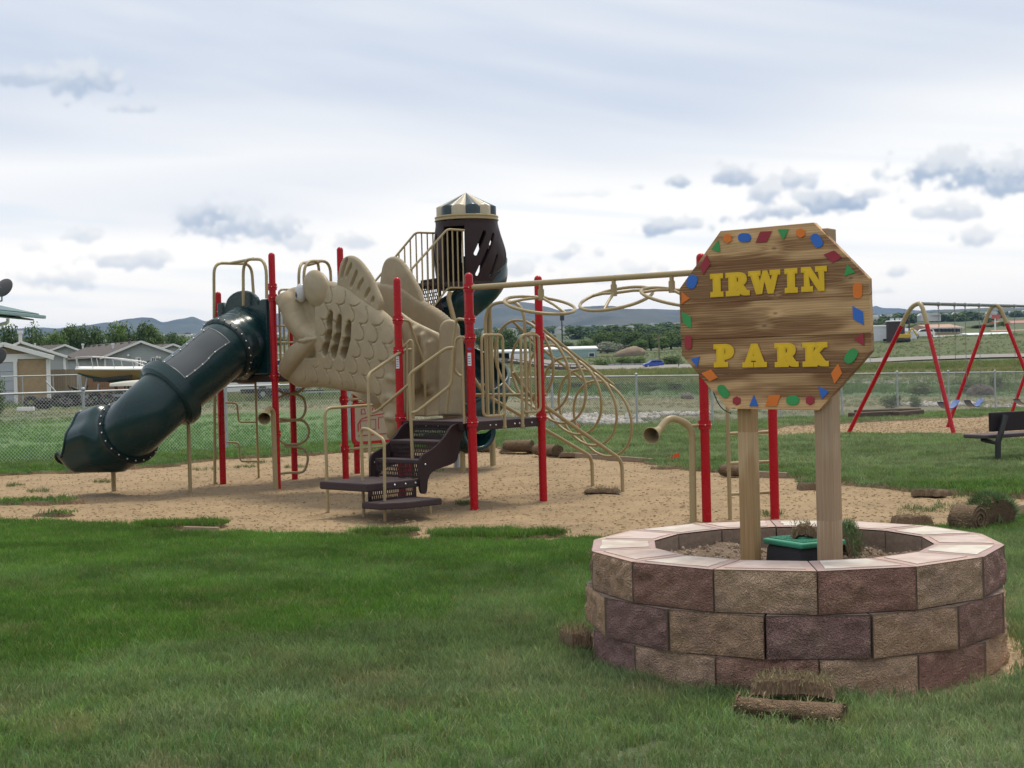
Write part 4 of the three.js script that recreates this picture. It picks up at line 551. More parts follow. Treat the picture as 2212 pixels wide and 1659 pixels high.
// ---------- buildings of the middle distance ----------
M.teal = siding([0.26, 0.37, 0.36]); M.metalRoof = mat([0.7, 0.73, 0.76], 0.5); M.whiteW = siding([0.72, 0.74, 0.78]);
function hall(name, label, D, x0, x1, yb, ye, yr, wallM, o = {}) { // long hall: wall from x0 to x1, base, eave, ridge in px
  const a = AT(x0, ye, D), b = AT(x1, ye - (x1 - x0) * 0.0245, D), base = AT((x0 + x1) / 2, yb, D).y, rg = a.y + (ye - yr) / F * D, dep = o.depth || 16, c = V((a.x + b.x) / 2, base - 1.5, -D), w = b.x - a.x, e = (a.y + b.y) / 2, t = thing(name, label, o.cat || 'building', c);
  part(t, 'wall', [box(V(c.x, (base - 1.5 + e) / 2, -D - dep / 2), w, e - base + 1.5, dep)], wallM);
  const roofM = o.roof || M.metalRoof; const r = part(t, 'roof', slab([[-0.4, e - 0.25], [-0.4, e], [-dep / 2, rg], [-dep + 0.4, e], [-dep + 0.4, e - 0.25]].map(([z, y]) => [-z - 0.0, y]), V(c.x + w / 2 + 0.5, 0, -D + 0.35), V(0, 0, -1), V(0, 1, 0), w + 1).translate(0, 0, 0), roofM); part(r, 'fascia', box(V(c.x, e - 0.08, -D + 0.2), w + 1.02, 0.34, 0.1), M.trim);
  for (const [x, y0, y1, wd] of o.openings || []) { const p = AT(x, y0, D), q = AT(x, y1, D); const f = part(t, 'window', box(V(p.x, (p.y + q.y) / 2, -D + 0.02), wd + 0.3, p.y - q.y + 0.3, 0.1), M.trim); part(f, 'pane', box(V(p.x, (p.y + q.y) / 2, -D + 0.06), wd, p.y - q.y, 0.08), M.glass); }
  for (const [x, y0, y1, wd] of o.doors || []) { const p = AT(x, y0, D), q = AT(x, y1, D); part(t, 'door', box(V(p.x, (p.y + q.y) / 2, -D + 0.05), wd, p.y - q.y, 0.12), M.trim); }
  return t;
}
hall('warehouse', 'long pale green metal warehouse with white roof right of the loop climber', 410, 1180, 1289, 774, 755, 748.5, M.teal, { openings: [[1278, 763, 770, 1.4]], depth: 26 });
hall('warehouse', 'low pale green metal shed with white doors behind the tan hoop', 400, 1068, 1138, 777, 760, 755, M.teal, { doors: [[1080, 763, 777, 5], [1092, 763, 777, 4.5], [1128, 764, 777, 5]], depth: 16 });
hall('barn', 'white barn with small windows at the right edge of the wooden sign', 395, 1840, 1926, 740, 706, 702, M.whiteW, { roof: mat([0.28, 0.3, 0.33], 0.8), openings: [[1911.5, 732, 740, 1], [1922, 732, 740, 1]], depth: 20 });
hall('barn', 'white lean-to shed with a door right of the dark silo', 396, 1944, 1980, 738, 716, 708, M.whiteW, { roof: mat([0.28, 0.3, 0.33], 0.8), doors: [[1951, 722, 737, 3.4]], depth: 16 });
hall('tan_building', 'tan brick building with rows of windows behind the swing set', 470, 2012, 2078, 728, 708, 699, mat([0.42, 0.27, 0.17], 0.85, { map: spotT }), { roof: mat([0.4, 0.25, 0.18], 0.8), openings: [2022, 2030, 2038, 2046, 2054, 2062, 2070].map((x) => [x, 710, 717, 1.4]), depth: 30 });
hall('long_shed', 'low building with a long white sloping roof behind the swing chains', 420, 2040, 2110, 738, 733, 724, mat([0.2, 0.17, 0.15], 0.9), { depth: 24 });
hall('long_shed', 'low grey building with a long pale roof right of the white roofed shed', 430, 2106, 2200, 736, 725, 718, mat([0.3, 0.3, 0.32], 0.9), { depth: 24, openings: [[2152, 727, 734, 1.4], [2168, 727, 734, 1.4]] });
hall('store', 'far white flat building above the tan building', 900, 2080, 2128, 706, 701, 700, M.whiteW, { depth: 30 });
hall('store', 'far store with reddish roof at the right picture edge', 800, 2166, 2240, 714, 698, 692, mat([0.4, 0.3, 0.24], 0.9), { roof: mat([0.42, 0.16, 0.1], 0.8), depth: 30, openings: [[2180, 702, 710, 3], [2200, 702, 710, 3]] });
hall('brown_shed', 'brown earth coloured low building below the far store', 500, 2160, 2230, 726, 718, 712, mat([0.3, 0.19, 0.13], 0.9), { depth: 20, roof: mat([0.36, 0.24, 0.17], 0.9) });
{ // silo, poles, machines of the yard
  const D = 390, c = AT(1935, 738, D), top = AT(1935, 694, D).y, r = 19.5 / F * D, t = thing('silo', 'dark brown cylindrical silo with pale cap between the white barns', 'silo', c); part(t, 'wall', sweep([c.clone().add(V(0, -1, 0)), V(c.x, top, c.z)], r, 24), mat([0.05, 0.032, 0.03], 0.8)); part(t, 'cap', [torus(V(c.x, top, c.z), V(0, 1, 0), r, 0.18, 28, 6), ...[-0.5, 0.1, 0.6].map((k) => box(V(c.x + k * r, top + 0.4, c.z + r * 0.5), 0.9, 0.7, 0.6))], M.metalRoof);
  const pole = (label, x, yb, yt, DD, w, m, arm) => { const p = AT(x, yb, DD), q = AT(x - (yb - yt) * 0.0245, yt, DD); p.y = Math.min(p.y, T(p.x, p.z)); const o = thing('utility_pole', label, 'pole', p); part(o, 'pole', rod(p, V(p.x, q.y, p.z), w, 8, w * 0.8), m); if (arm === 'lamp') part(o, 'lamp_head', [box(V(p.x + 0.1, q.y + 0.2, p.z), 1.2, 1.6, 0.8, V(1, 0, 0), 0.1)], M.black); if (arm === 'bar') part(o, 'crossarm', box(V(p.x, q.y - 0.4, p.z), 2.2, 0.16, 0.16), m); if (arm === 'sign') part(o, 'sign_panel', box(V(p.x + 0.4, q.y + 0.6, p.z), 3, 1.5, 0.4), mat([0.5, 0.12, 0.1], 0.6)); };
  pole('dark slender light pole left of the warehouse', 1215, 752, 688, 420, 0.22, M.black, 'lamp'); pole('pale wooden utility pole in the middle grove', 1424, 765, 724, 380, 0.2, M.bareWood, 'bar'); pole('brown wooden pole right of the white lean-to', 1964.5, 738, 683, 390, 0.22, mat([0.09, 0.06, 0.05], 0.9)); pole('tall white sign pole with red panel above the far store', 2150, 722, 688, 520, 0.35, M.white, 'sign'); pole('grey pole in the grove behind the loop climber', 1191, 745, 716, 500, 0.2, M.galv); pole('thin pale roadside post beside the wooden sign edge', 1880, 788, 764, 320, 0.09, M.galv);
  const ex = onT(1950, 388), e = thing('excavator', 'yellow excavator parked in front of the white lean-to shed', 'excavator', ex); const yel = mat([0.55, 0.36, 0.03], 0.5); part(e, 'body', box(ex.clone().add(V(0.4, 1.5, 0)), 3.6, 1.1, 2.2, V(1, 0, 0), 0.15), yel); part(e, 'cab', box(ex.clone().add(V(-0.4, 2.7, 0)), 1.4, 1.7, 1.6, V(1, 0, 0), 0.1), M.glass); part(e, 'track', [box(ex.clone().add(V(0, 0.45, 1)), 4.2, 0.9, 0.6, V(1, 0, 0), 0.3), box(ex.clone().add(V(0, 0.45, -1)), 4.2, 0.9, 0.6, V(1, 0, 0), 0.3)], M.black); part(e, 'boom', pipe([ex.clone().add(V(1.4, 1.8, 0)), ex.clone().add(V(2.8, 3.6, 0)), ex.clone().add(V(4.2, 1.4, 0))], 0.22, 0.5, 8), yel);
  car('white_truck', 'white truck parked at the left end of the white roofed shed', 'truck', onT(1996, 400), Math.PI, M.white, false).scale.set(1.5, 1.7, 1.2);
  for (const [x, y, l] of [[1986, 748, 'short wooden fence panel on the far bank left of the swing legs'], [1998, 746, 'wooden fence panel on the far bank between the swing legs']]) { const p = AT(x - 8, y, 385), w = 3.4, o = thing('farm_fence', l, 'fence', p); part(o, 'rail', [0.5, 0.95].map((h) => beam(p.clone().add(V(0, h, 0)), p.clone().add(V(w, h, 0)), 0.08, 0.14)), M.bareWood); part(o, 'fence_post', [0, 1, 2].map((k) => box(p.clone().add(V(k * w / 2, 0.4, 0)), 0.14, 1.5, 0.14)), M.bareWood); }
  // dirt mound
  const mp = onT(1362, 405), g = new THREE.SphereGeometry(1, 40, 20), pa = g.attributes.position; for (let i = 0; i < pa.count; i++) { const k = 1 + 0.35 * (fbm(pa.getX(i) * 2 + 5, pa.getZ(i) * 2 + pa.getY(i), 4) - 0.5); pa.setXYZ(i, pa.getX(i) * 4 * k + 1.2 * pa.getY(i), pa.getY(i) * 2.2 * k, pa.getZ(i) * 3 * k); } g.computeVertexNormals(); solo('dirt_mound', 'bare brown dirt mound right of the silvery tree', 'dirt mound', mp, g.translate(mp.x, mp.y + 0.3, mp.z), mat([0.36, 0.27, 0.19], 1, { map: groundT }));
  const rock = (px, D2, s, l, m, cat, nm) => { const p = onT(px, D2), gg = new THREE.IcosahedronGeometry(1, 4), a = gg.attributes.position; for (let i = 0; i < a.count; i++) { const x = a.getX(i), y = a.getY(i), z = a.getZ(i), k = 0.72 + 0.55 * fbm(x * 2.2 + px, z * 2.2 + y * 2.1, 4); a.setXYZ(i, x * k * s[0], Math.max(-0.1, y * k * s[1]), z * k * s[2]); } gg.computeVertexNormals(); solo(nm, l, cat, p, gg.translate(p.x, p.y + s[1] * 0.35, p.z), m); };
  rock(1483, 66, [0.3, 0.2, 0.3], 'grey brown boulder in the field behind the fence left of the sign', mat([0.2, 0.16, 0.14], 0.95, { map: groundT }), 'boulder', 'boulder'); rock(2118, 69, [0.62, 0.42, 0.6], 'dry brown brush pile behind the fence right of the second swing leg', mat([0.19, 0.15, 0.12], 1, { map: groundT, bumpMap: bumpFine, bumpScale: 0.1 }), 'brush pile', 'brush_pile');
}
{ // pale gravel patches in the field
  const q = rng(12), L = [], st = new THREE.IcosahedronGeometry(0.05, 0); st.deleteAttribute('uv'); const spots = [[1290, 903, 130, 9, 1], [1330, 912, 60, 4, 0.6], [1240, 906, 60, 5, 0.7], [1900, 826, 140, 3, 1], [2025, 873, 75, 4, 0.8], [2150, 826, 70, 3, 0.8], [2245, 826, 40, 3, 0.6], [60, 858, 60, 2, 0.4], [1220, 860, 90, 2, 0.3], [1440, 894, 80, 3, 0.35], [2200, 880, 60, 3, 0.3], [1640, 826, 120, 3, 0.8]];
  for (const [x, y, w, h, dn] of spots) for (let i = 0; i < 600 * dn; i++) { const a = q() * 6.283, r = Math.sqrt(q()), p = GT(x + w * r * Math.cos(a), y + h * r * Math.sin(a)); if (fbm(p.x * 0.9, p.z * 0.5, 3) < 0.4) continue; if (fenceSide(p.x, p.z) * FS > 0.2) continue; const k = 0.28 + 0.25 * q(); L.push([p.x + (q() - 0.5) * 0.5, p.y + 0.0, p.z + (q() - 0.5), 0.8 + 1.2 * q(), k, k * 0.93, k * 0.84]); }
  scatter('field_gravel', [st], L, M.bit);
}
// ---------- chain link fence ----------
{
  const n0 = -3, n1 = 15, t = thing('chain_link_fence', 'galvanised chain link fence along the back of the park', 'fence', fencePt(0)), H = 1.27, tops = [];
  const postG = prep([rod(V(0, -0.1, 0), V(0, H, 0), 0.03, 10), ball(V(0, H + 0.045, 0), 0.042, 1, 0.9, 1)]), capG = prep(torus(V(0, H - 0.02, 0), V(0.73, 0, -0.684), 0.032, 0.012, 12, 5));
  for (let k = n0; k <= n1; k++) { const p = fencePt(k); const o = new THREE.Mesh(postG, M.galv); o.name = 'fence_post'; o.position.copy(p).sub(t.position); o.castShadow = true; t.add(o); const c = new THREE.Mesh(capG, M.galv); c.name = 'rail_cap'; o.add(c); tops.push(p.clone().add(V(0, H, 0))); }
  for (let i = 0; i < tops.length - 1; i++) part(t, 'top_rail', rod(tops[i], tops[i + 1], 0.021, 10), M.galv);
  const W = [], s = 0.068, tri = (a, b, r) => { const g = sweep([a, b], r, 3, false, false); return prep(g); };
  const pt = (u, h) => { const p = FA.clone().addScaledVector(FD, u); p.y = lerp(T(p.x, p.z) - 0.0, tops[0].y, 0); p.y = T(p.x, p.z) - 0.02 + h; return p; };
  for (let u = n0 * FP - H; u < n1 * FP; u += s) for (const d of [1, -1]) { let a = u, b = u + H - 0.06, ya = 0.03, yb = H - 0.03; if (d < 0) [ya, yb] = [yb, ya]; const lo = n0 * FP, hi = n1 * FP; if (b < lo || a > hi) continue; W.push(tri(pt(a, ya), pt(b, yb), 0.0026).translate(d * 0.0026, 0, d * 0.002)); }
  for (const h of [0.03, H - 0.05]) for (let k = n0; k < n1; k++) W.push(tri(pt(k * FP, h), pt((k + 1) * FP, h), 0.002));
  const wm = part(t, 'wire_mesh', mergeGeometries(W), M.wire); wm.userData.kind = 'stuff';
}
// ---------- the play structure ----------
const U = V(0.7, 0, -0.714).normalize(), W2 = V(-0.714, 0, -0.7).normalize(), Yv = V(0, 1, 0);   // its two ground directions
const play = thing('play_structure', 'big tan, red and green playground with fish climber, tube slide and tower on sand', 'playground', V(-1.5, 0, -18.2));
const pp = (name, geo, m, label) => part(play, name, geo, m, label);
const B = (px, py) => GP(px, py, 0);
const P1 = B(482, 1045), P2 = B(600, 1055), P7 = B(1025, 1101), P8 = B(1174, 1082), P11 = B(1527, 1127), P12 = B(1674, 1119);
const P4 = P2.clone().addScaledVector(U, 1.15), P3 = P4.clone().addScaledVector(W2, 1.15), P6 = P7.clone().addScaledVector(W2, 1.17), P9 = P8.clone().addScaledVector(W2, 1.15), P10 = P4.clone().addScaledVector(U, 1.15), P5 = P3.clone().addScaledVector(U, 1.15);
const at = (p, y) => V(p.x, y, p.z), RP = 0.0445;
function post(p, h, clamps, m = M.red) {
  const c = [rod(at(p, -0.25), at(p, h - 0.04), RP, 16), ball(at(p, h - 0.04), RP, 1, 0.95, 1, 16, 8)], o = pp('post', c, m);
  for (const y of clamps) { const k = part(o, 'clamp', [sweep([at(p, y - 0.045), at(p, y - 0.035), at(p, y + 0.035), at(p, y + 0.045)], (t) => RP + (t > 0.1 && t < 0.9 ? 0.016 : 0.009), 16), torus(at(p, y), Yv, RP + 0.012, 0.012, 20, 6)], m); part(o, 'bolt', [0.4, 1.6, 2.8].map((a) => ball(V(p.x + (RP + 0.02) * Math.cos(a), y, p.z + (RP + 0.02) * Math.sin(a)), 0.008, 1, 1, 1, 6, 4)), M.bolt); }
  return o;
}
post(P1, 2.66, [2.38, 1.5]); post(P2, 3.1, [2.65, 2.51, 1.48, 0.72]); post(P3, 2.6, [2.3, 1.5]); post(P4, 3.22, [2.5, 1.5, 1.13, 0.45]); post(P5, 2.4, [1.5]);
const pl6 = post(P6, 2.57, [2.09, 1.74, 0.98]), pl7 = post(P7, 2.55, [2.39, 2.05, 1.85, 0.94]); post(P8, 2.55, [1.86, 0.95]); post(P9, 2.5, [1.86, 0.95]); const pl11 = post(P11, 2.57, [2.39, 0.93]); post(P12, 2.57, [2.39]); post(P10, 2.4, [1.5]);
for (const [o, p, y] of [[pl7, P7, 1.62], [pl6, P6, 1.61]]) { // printed stickers on the posts
  const c = (h0, h1, a0, a1, m, r) => { const g = new THREE.CylinderGeometry(RP + r, RP + r, h1 - h0, 10, 1, true, a0, a1 - a0); return g.translate(p.x, (h0 + h1) / 2, p.z); };
  part(o, 'sticker', c(y - 0.07, y + 0.07, -0.75, 0.15, M.sticker, 0.0015), M.sticker); part(o, 'sticker_print', [c(y + 0.1, y + 0.125, -0.75, 0.2, M.ink, 0.002), ...[0, 1, 2, 3].map((k) => c(y - 0.05 + k * 0.026, y - 0.042 + k * 0.026, -0.65, 0.0, M.ink, 0.0025))], M.ink);
}
// decks
function deck(pts, y, name = 'deck') { const c = pts.reduce((a, b) => a.clone().add(b)).multiplyScalar(1 / pts.length), ex = U, ey = W2.clone().negate(), loc = pts.map((p) => { const d = p.clone().sub(c); return [d.dot(ex), d.dot(ey)]; }); const sg = loc.reduce((s, a, i) => { const b = loc[(i + 1) % loc.length]; return s + a[0] * b[1] - a[1] * b[0]; }, 0); if (sg < 0) loc.reverse(); const g = slab(loc, V(0, 0, 0), V(1, 0, 0), V(0, 1, 0), 0.1, 0.012); const n = ex.clone().cross(ey); g.applyMatrix4(new THREE.Matrix4().makeBasis(ex, ey, n).setPosition(at(c, n.y > 0 ? y : y - 0.1))); const o = pp(name, g, M.deck); return o; }
deck([P1, P2, P4, P3], 1.5); deck([P3, P4, P10, P5], 1.5); const lowDeck = deck([P6, P7, P8, P9], 0.95);
part(lowDeck, 'bolt', [0.2, 0.28, 0.55, 0.62, 0.8].map((k) => ball(at(P7.clone().lerp(P8, k).addScaledVector(W2, -0.055), 0.9), 0.01, 1, 1, 1, 6, 4)), M.bolt);
// low deck: two barred barriers with a gap between them
function barrier(a, b, y0, y1, n, foot, inward) { // tube frame between two ground points
  const d = b.clone().sub(a).normalize(), f = pp('barrier', sweep(fillet([at(a, y0), at(b, y0), at(b, y1), at(a, y1)], 0.07, true), 0.016, 8, true), M.tan);
  for (let i = 1; i <= n; i++) { const p = a.clone().lerp(b, i / (n + 1)); part(f, 'bar', rod(at(p, y0), at(p, y1), 0.011, 6), M.tan); }
  if (foot) part(f, 'foot', [rod(at(foot, y0 + 0.1), at(foot, 0.86), 0.018, 8), ball(at(foot, 0.87), 0.024, 1, 1, 0.6, 8, 6)], M.tan); return f;
}
{ const q = (k) => P7.clone().lerp(P8, k).addScaledVector(W2, -0.06), a = q(0.1), b = q(0.4), c = q(0.66), d = q(0.93); barrier(a, b, 1.0, 1.88, 3, b); barrier(c, d, 1.02, 1.88, 3, c); }
{ const q = (k) => P9.clone().lerp(P8, k).addScaledVector(U, 0.05), f = pp('hoop', pipe([at(q(0.2), 0.95), at(q(0.2), 2.28), at(q(0.76), 2.28), at(q(0.76), 0.95)], 0.019, 0.26, 8), M.tan); part(f, 'bar', rod(at(q(0.2), 1.32), at(q(0.0), 1.32), 0.016), M.tan); }
// loop climber
{
  const c0 = P8.clone().lerp(P9, 0.5), N = 6, ax = U.clone(); const R = 0.475, end = V(0, 0, 0).add(B(1280, 1048)).add(B(1345, 1058)).multiplyScalar(0.5); ax.copy(end).sub(c0).setY(0).normalize(); const side = V(ax.z, 0, -ax.x).multiplyScalar(-1); if (side.dot(W2) < 0) side.negate();
  const lc = pp('loop_climber', [[B(1345, 1058), -1], [B(1280, 1048), 1]].map(([b, s]) => { const st = at(c0.clone().addScaledVector(side, s * 0.37), 1.22); return sweep(fillet([st.clone().addScaledVector(ax, -0.2).add(V(0, 0.25, 0)), st, at(b, 0.36), at(b, -0.2)], 0.12), 0.023, 10); }), M.tan);
  const C0 = AT(1301, 905, 17.85);
  for (let i = 0; i < N; i++) { const t = i / (N - 1), c = C0.clone().addScaledVector(ax, -0.262 * i).add(V(0, 0.148 * i, 0)), tl = ax.clone().multiplyScalar(0.98).add(V(0, 0.2, 0)).normalize(); part(lc, 'ring', torus(c, tl, R, 0.0165, 40, 8), M.tan); }
  const mk = (s) => smooth([C0.clone().addScaledVector(side, s * 0.2).add(V(0, 0.42, 0)), C0.clone().addScaledVector(ax, -0.8).addScaledVector(side, s * 0.2).add(V(0, 0.42 + 0.45, 0)), C0.clone().addScaledVector(ax, -1.32).addScaledVector(side, s * 0.16).add(V(0, 0.46 + 0.74, 0))], 16); part(lc, 'spine_tube', [sweep(mk(1), 0.017, 8), sweep(mk(-1), 0.017, 8)], M.tan);
  part(lc, 'bar', [rod(at(P9.clone().addScaledVector(U, 0.1), 1.2), at(P8.clone().addScaledVector(U, 0.1), 1.2), 0.02)], M.tan);
}
// overhead beam with steering wheels
{
  const a = at(P7, 2.39), b = at(P11, 2.39), bm = pp('overhead_beam', [rod(a, b, 0.03, 12), rod(b, at(P12, 2.39), 0.025, 10)], M.tan), d = b.clone().sub(a).normalize();
  for (const [hx, hy, c, tl, sp] of [[1168, 618, [1166, 659], [0.14, 1, 0.27], 0.3], [1326, 611, [1331, 645], [-0.2, 1, 0.3], 1.1], [1452, 606, [1466, 642], [0.17, 1, 0.27], 0.1]]) {
    const k = (() => { let bs = 0, bd = 1e9; for (let i = 0; i <= 200; i++) { const q = a.clone().lerp(b, i / 200), v = q.clone().sub(camera.position), x = v.dot(rt) / v.dot(fw) * F + 1106; if (Math.abs(x - hx) < bd) { bd = Math.abs(x - hx); bs = i / 200; } } return bs; })(), q = a.clone().lerp(b, k), D = -q.z, ctr = AT(c[0], c[1], D), ax = V(...tl).normalize(), hub = q.clone().add(V(0, -0.15, 0));
    const R = 0.37, x = V(0, 0, 1).cross(ax).normalize(), y = ax.clone().cross(x);
    const w = pp('steering_wheel', torus(ctr, ax, R, 0.0165, 44, 8), M.tan); part(w, 'hub', [sweep([q, q.clone().add(V(0, -0.06, 0)), q.clone().add(V(0, -0.07, 0)), hub.clone().add(V(0, -0.03, 0))], (t) => t < 0.5 ? 0.022 : 0.032, 12)], M.tan);
    part(w, 'spoke', [0, 1, 2].map((i) => { const an = sp + i * 2.094, e = ctr.clone().addScaledVector(x, R * Math.cos(an)).addScaledVector(y, R * Math.sin(an)); return sweep([hub, hub.clone().lerp(e, 0.5).add(V(0, 0.01, 0)), e], 0.015, 8); }), M.tan);
  }
}
// talk tubes
function talk(pts, mouthAt, name) { const o = pp('talk_tube', sweep(pts, 0.034, 12, false, false), M.tan), e = pts[pts.length - 1], dir = mouthAt.clone().sub(e).normalize(), L = mouthAt.distanceTo(e); part(o, 'horn', [sweep([e.clone().addScaledVector(dir, -0.01), e.clone().addScaledVector(dir, L * 0.3), e.clone().lerp(mouthAt, 0.9), mouthAt], (t) => [0.034, 0.04, 0.072, 0.082][Math.round(t * 3)], 20, false, false), torus(mouthAt, dir, 0.08, 0.005, 24, 6)], M.tan); return o; }
{
  const D = -P11.z - 0.05, b = B(1497, 1127), o = talk(fillet([at(b, -0.2), AT(1495, 918, -b.z), AT(1446, 900, -b.z - 0.08), AT(1424, 928, -b.z - 0.18)], 0.2), AT(1407, 941, -b.z - 0.34)); part(o, 'bracket', rod(AT(1495, 920, -b.z), at(P11, 0.93), 0.016), M.tan);
  const b2 = B(596, 1056), o2 = talk(fillet([at(b2, -0.2), AT(590, 888, -b2.z), AT(581, 882, -b2.z - 0.1), AT(576, 892, -b2.z - 0.25)], 0.09), AT(571, 904, -b2.z - 0.45)); part(o2, 'bracket', rod(AT(590, 905, -b2.z), at(P2, 0.72), 0.014), M.tan);
  const l0 = B(1577, 1121), l1 = l0.clone().add(P12.clone().sub(P11).normalize().multiplyScalar(0.5)); const ld = pp('ladder', [rod(at(l0, -0.2), at(l0, 2.2), 0.02), rod(at(l1, -0.2), at(l1, 2.2), 0.02)], M.tan); for (const y of [0.24, 0.54, 0.83, 1.13, 1.43]) part(ld, 'rung', rod(at(l0, y), at(l1, y), 0.016), M.tan);
  pp('cable', sweep(smooth([AT(1537, 835, 14), AT(1550, 868, 14), AT(1562, 884, 14), AT(1579, 893, 14)], 12), 0.006, 5), M.greenrim);
}
// tube slide
{
  const C0 = at(P1.clone().lerp(P2, 0.52), 1.93), pth = [C0.clone().addScaledVector(U, -0.05), AT(489, 753, 19.26), AT(429, 801, 18.96), AT(369, 849, 18.66), AT(316, 896, 18.45), AT(277, 934, 18.6), AT(246, 956, 18.9)], cv = new THREE.CatmullRomCurve3(pth, false, 'centripetal'), pts = cv.getPoints(90), find = (p) => { let b = 0, d = 9; pts.forEach((q, i) => { const e = q.distanceTo(p); if (e < d) { d = e; b = i; } }); return b; };
  const i1 = find(pth[1]), i2 = find(pth[3]), i3 = find(pth[5]), tg = (i) => pts[Math.min(i + 1, 90)].clone().sub(pts[Math.max(i - 1, 0)]).normalize(), R = 0.385;
  const tube = pp('tube_slide', [sweep(pts.slice(i1, i3 + 1), R, 40, false, false)], M.green);
  // flared entrance: wavy section from the panel to the first flange
  const ent = (() => { const n = 24, m = 48, pos = [], idx = []; for (let i = 0; i <= n; i++) { const p = pts[Math.round(i1 * i / n)], t = tg(Math.round(i1 * i / n)), s = t.clone().cross(Yv).normalize(), u = s.clone().cross(t), f = i / n; for (let k = 0; k <= m; k++) { const a = k / m * 6.283, rr = R * lerp(1.26 + 0.04 * Math.cos(a * 8), 1.1, ss(0, 0.9, f)); const q = p.clone().addScaledVector(s, rr * Math.cos(a)).addScaledVector(u, rr * Math.sin(a)); pos.push(q.x, q.y, q.z); } } for (let i = 0; i < n; i++) for (let k = 0; k < m; k++) { const a = i * (m + 1) + k; idx.push(a, a + m + 1, a + 1, a + 1, a + m + 1, a + m + 2); } const g = new THREE.BufferGeometry(); g.setAttribute('position', new THREE.Float32BufferAttribute(pos, 3)); g.setIndex(idx); return mergeVertices(g); })(); ent.computeVertexNormals();
  part(tube, 'entrance_hood', ent, M.green);
  // square panel with round top behind the tube
  const ey = Yv, ex = W2.clone().negate(), o = at(P1.clone().lerp(P2, 0.5).addScaledVector(U, -0.03), 0), hw = 0.57, pan = []; for (const [x, y] of [[-hw, 1.5], [hw, 1.5], [hw, 2.5], [0.44, 2.5]]) pan.push([x, y]); for (let k = 0; k <= 12; k++) { const a = k / 12 * Math.PI; pan.push([0.38 * Math.cos(a), 2.44 + 0.2 * Math.sin(a)]); } pan.push([-0.44, 2.5], [-hw, 2.5]); const nn = ex.clone().cross(ey); part(tube, 'entrance_panel', slab(pan, o.clone().addScaledVector(nn, 0.03), ex, ey, 0.06, 0.02), M.green);
  const ring = (i, r, w, m, nm) => { const c = pts[i], t = tg(i); return part(tube, nm, sweep([-1, -0.8, -0.4, 0.4, 0.8, 1].map((k) => c.clone().addScaledVector(t, k * w / 2)), (f) => R + r * (f < 0.1 || f > 0.9 ? 0.1 : f < 0.3 || f > 0.7 ? 0.75 : 1), 40, false, true), m); };
  ring(i1, 0.045, 0.09, M.greenrim, 'flange'); ring(i2, 0.095, 0.2, M.green, 'collar'); ring(i3, 0.055, 0.07, M.greenrim, 'flange');
  const bolts = (i, rr, n, a0, a1, off2) => { const c = pts[i], t = tg(i), s = t.clone().cross(Yv).normalize(), u = s.clone().cross(t); return part(tube, 'bolt', Array.from({ length: n }, (_, k) => { const a = lerp(a0, a1, k / n); return ball(c.clone().addScaledVector(t, off2).addScaledVector(s, rr * Math.cos(a)).addScaledVector(u, rr * Math.sin(a)), 0.012, 1, 1, 1, 7, 5); }), M.bolt); };
  bolts(i1, R + 0.045, 26, 0, 6.283, 0.02); bolts(i3, R + 0.035, 22, 0, 6.283, -0.04);
  // clear grey window let into the tube
  { const n = 16, m = 10, pos = [], idx = [], uv = [], a0 = 0.42, a1 = 1.42, j0 = Math.round(lerp(i1, i2, 0.13)), j1 = Math.round(lerp(i1, i2, 0.90)), at2 = (f, g, e) => { const x = lerp(j0, j1, f), i = Math.floor(x), p = pts[i].clone().lerp(pts[i + 1], x - i), t = tg(i), s = t.clone().cross(Yv).normalize(); if (s.dot(V(0, 0, 1)) < 0) s.negate(); const u = s.clone().cross(t); if (u.y < 0) u.negate(); const a = lerp(a0, a1, g); return p.addScaledVector(s, (R + e) * Math.cos(a)).addScaledVector(u, (R + e) * Math.sin(a)); };
    for (let i = 0; i <= n; i++) for (let k = 0; k <= m; k++) { const p = at2(i / n, k / m, 0.006); pos.push(p.x, p.y, p.z); uv.push(i / n, k / m); } for (let i = 0; i < n; i++) for (let k = 0; k < m; k++) { const a = i * (m + 1) + k; idx.push(a, a + m + 1, a + 1, a + 1, a + m + 1, a + m + 2); } const g = new THREE.BufferGeometry(); g.setAttribute('position', new THREE.Float32BufferAttribute(pos, 3)); g.setAttribute('uv', new THREE.Float32BufferAttribute(uv, 2)); g.setIndex(idx); g.computeVertexNormals();
    const w = part(tube, 'window', g, new THREE.MeshStandardMaterial({ color: rgb(0.055, 0.064, 0.07), roughness: 0.28, side: THREE.DoubleSide }));
    const fr = []; for (const k of [0, 1]) { fr.push(sweep(Array.from({ length: 17 }, (_, i) => at2(i / 16, k, 0.006)), 0.008, 6)); fr.push(sweep(Array.from({ length: 11 }, (_, i) => at2(k, i / 10, 0.006)), 0.008, 6)); } part(tube, 'window_frame', fr, mat([0.22, 0.23, 0.24], 0.35)); part(tube, 'bolt', [0, 1].flatMap((k) => [0.08, 0.26, 0.44, 0.62, 0.8, 0.97].map((f) => ball(at2(f, k, 0.014), 0.013, 1, 1, 1, 7, 5))), M.bolt); }
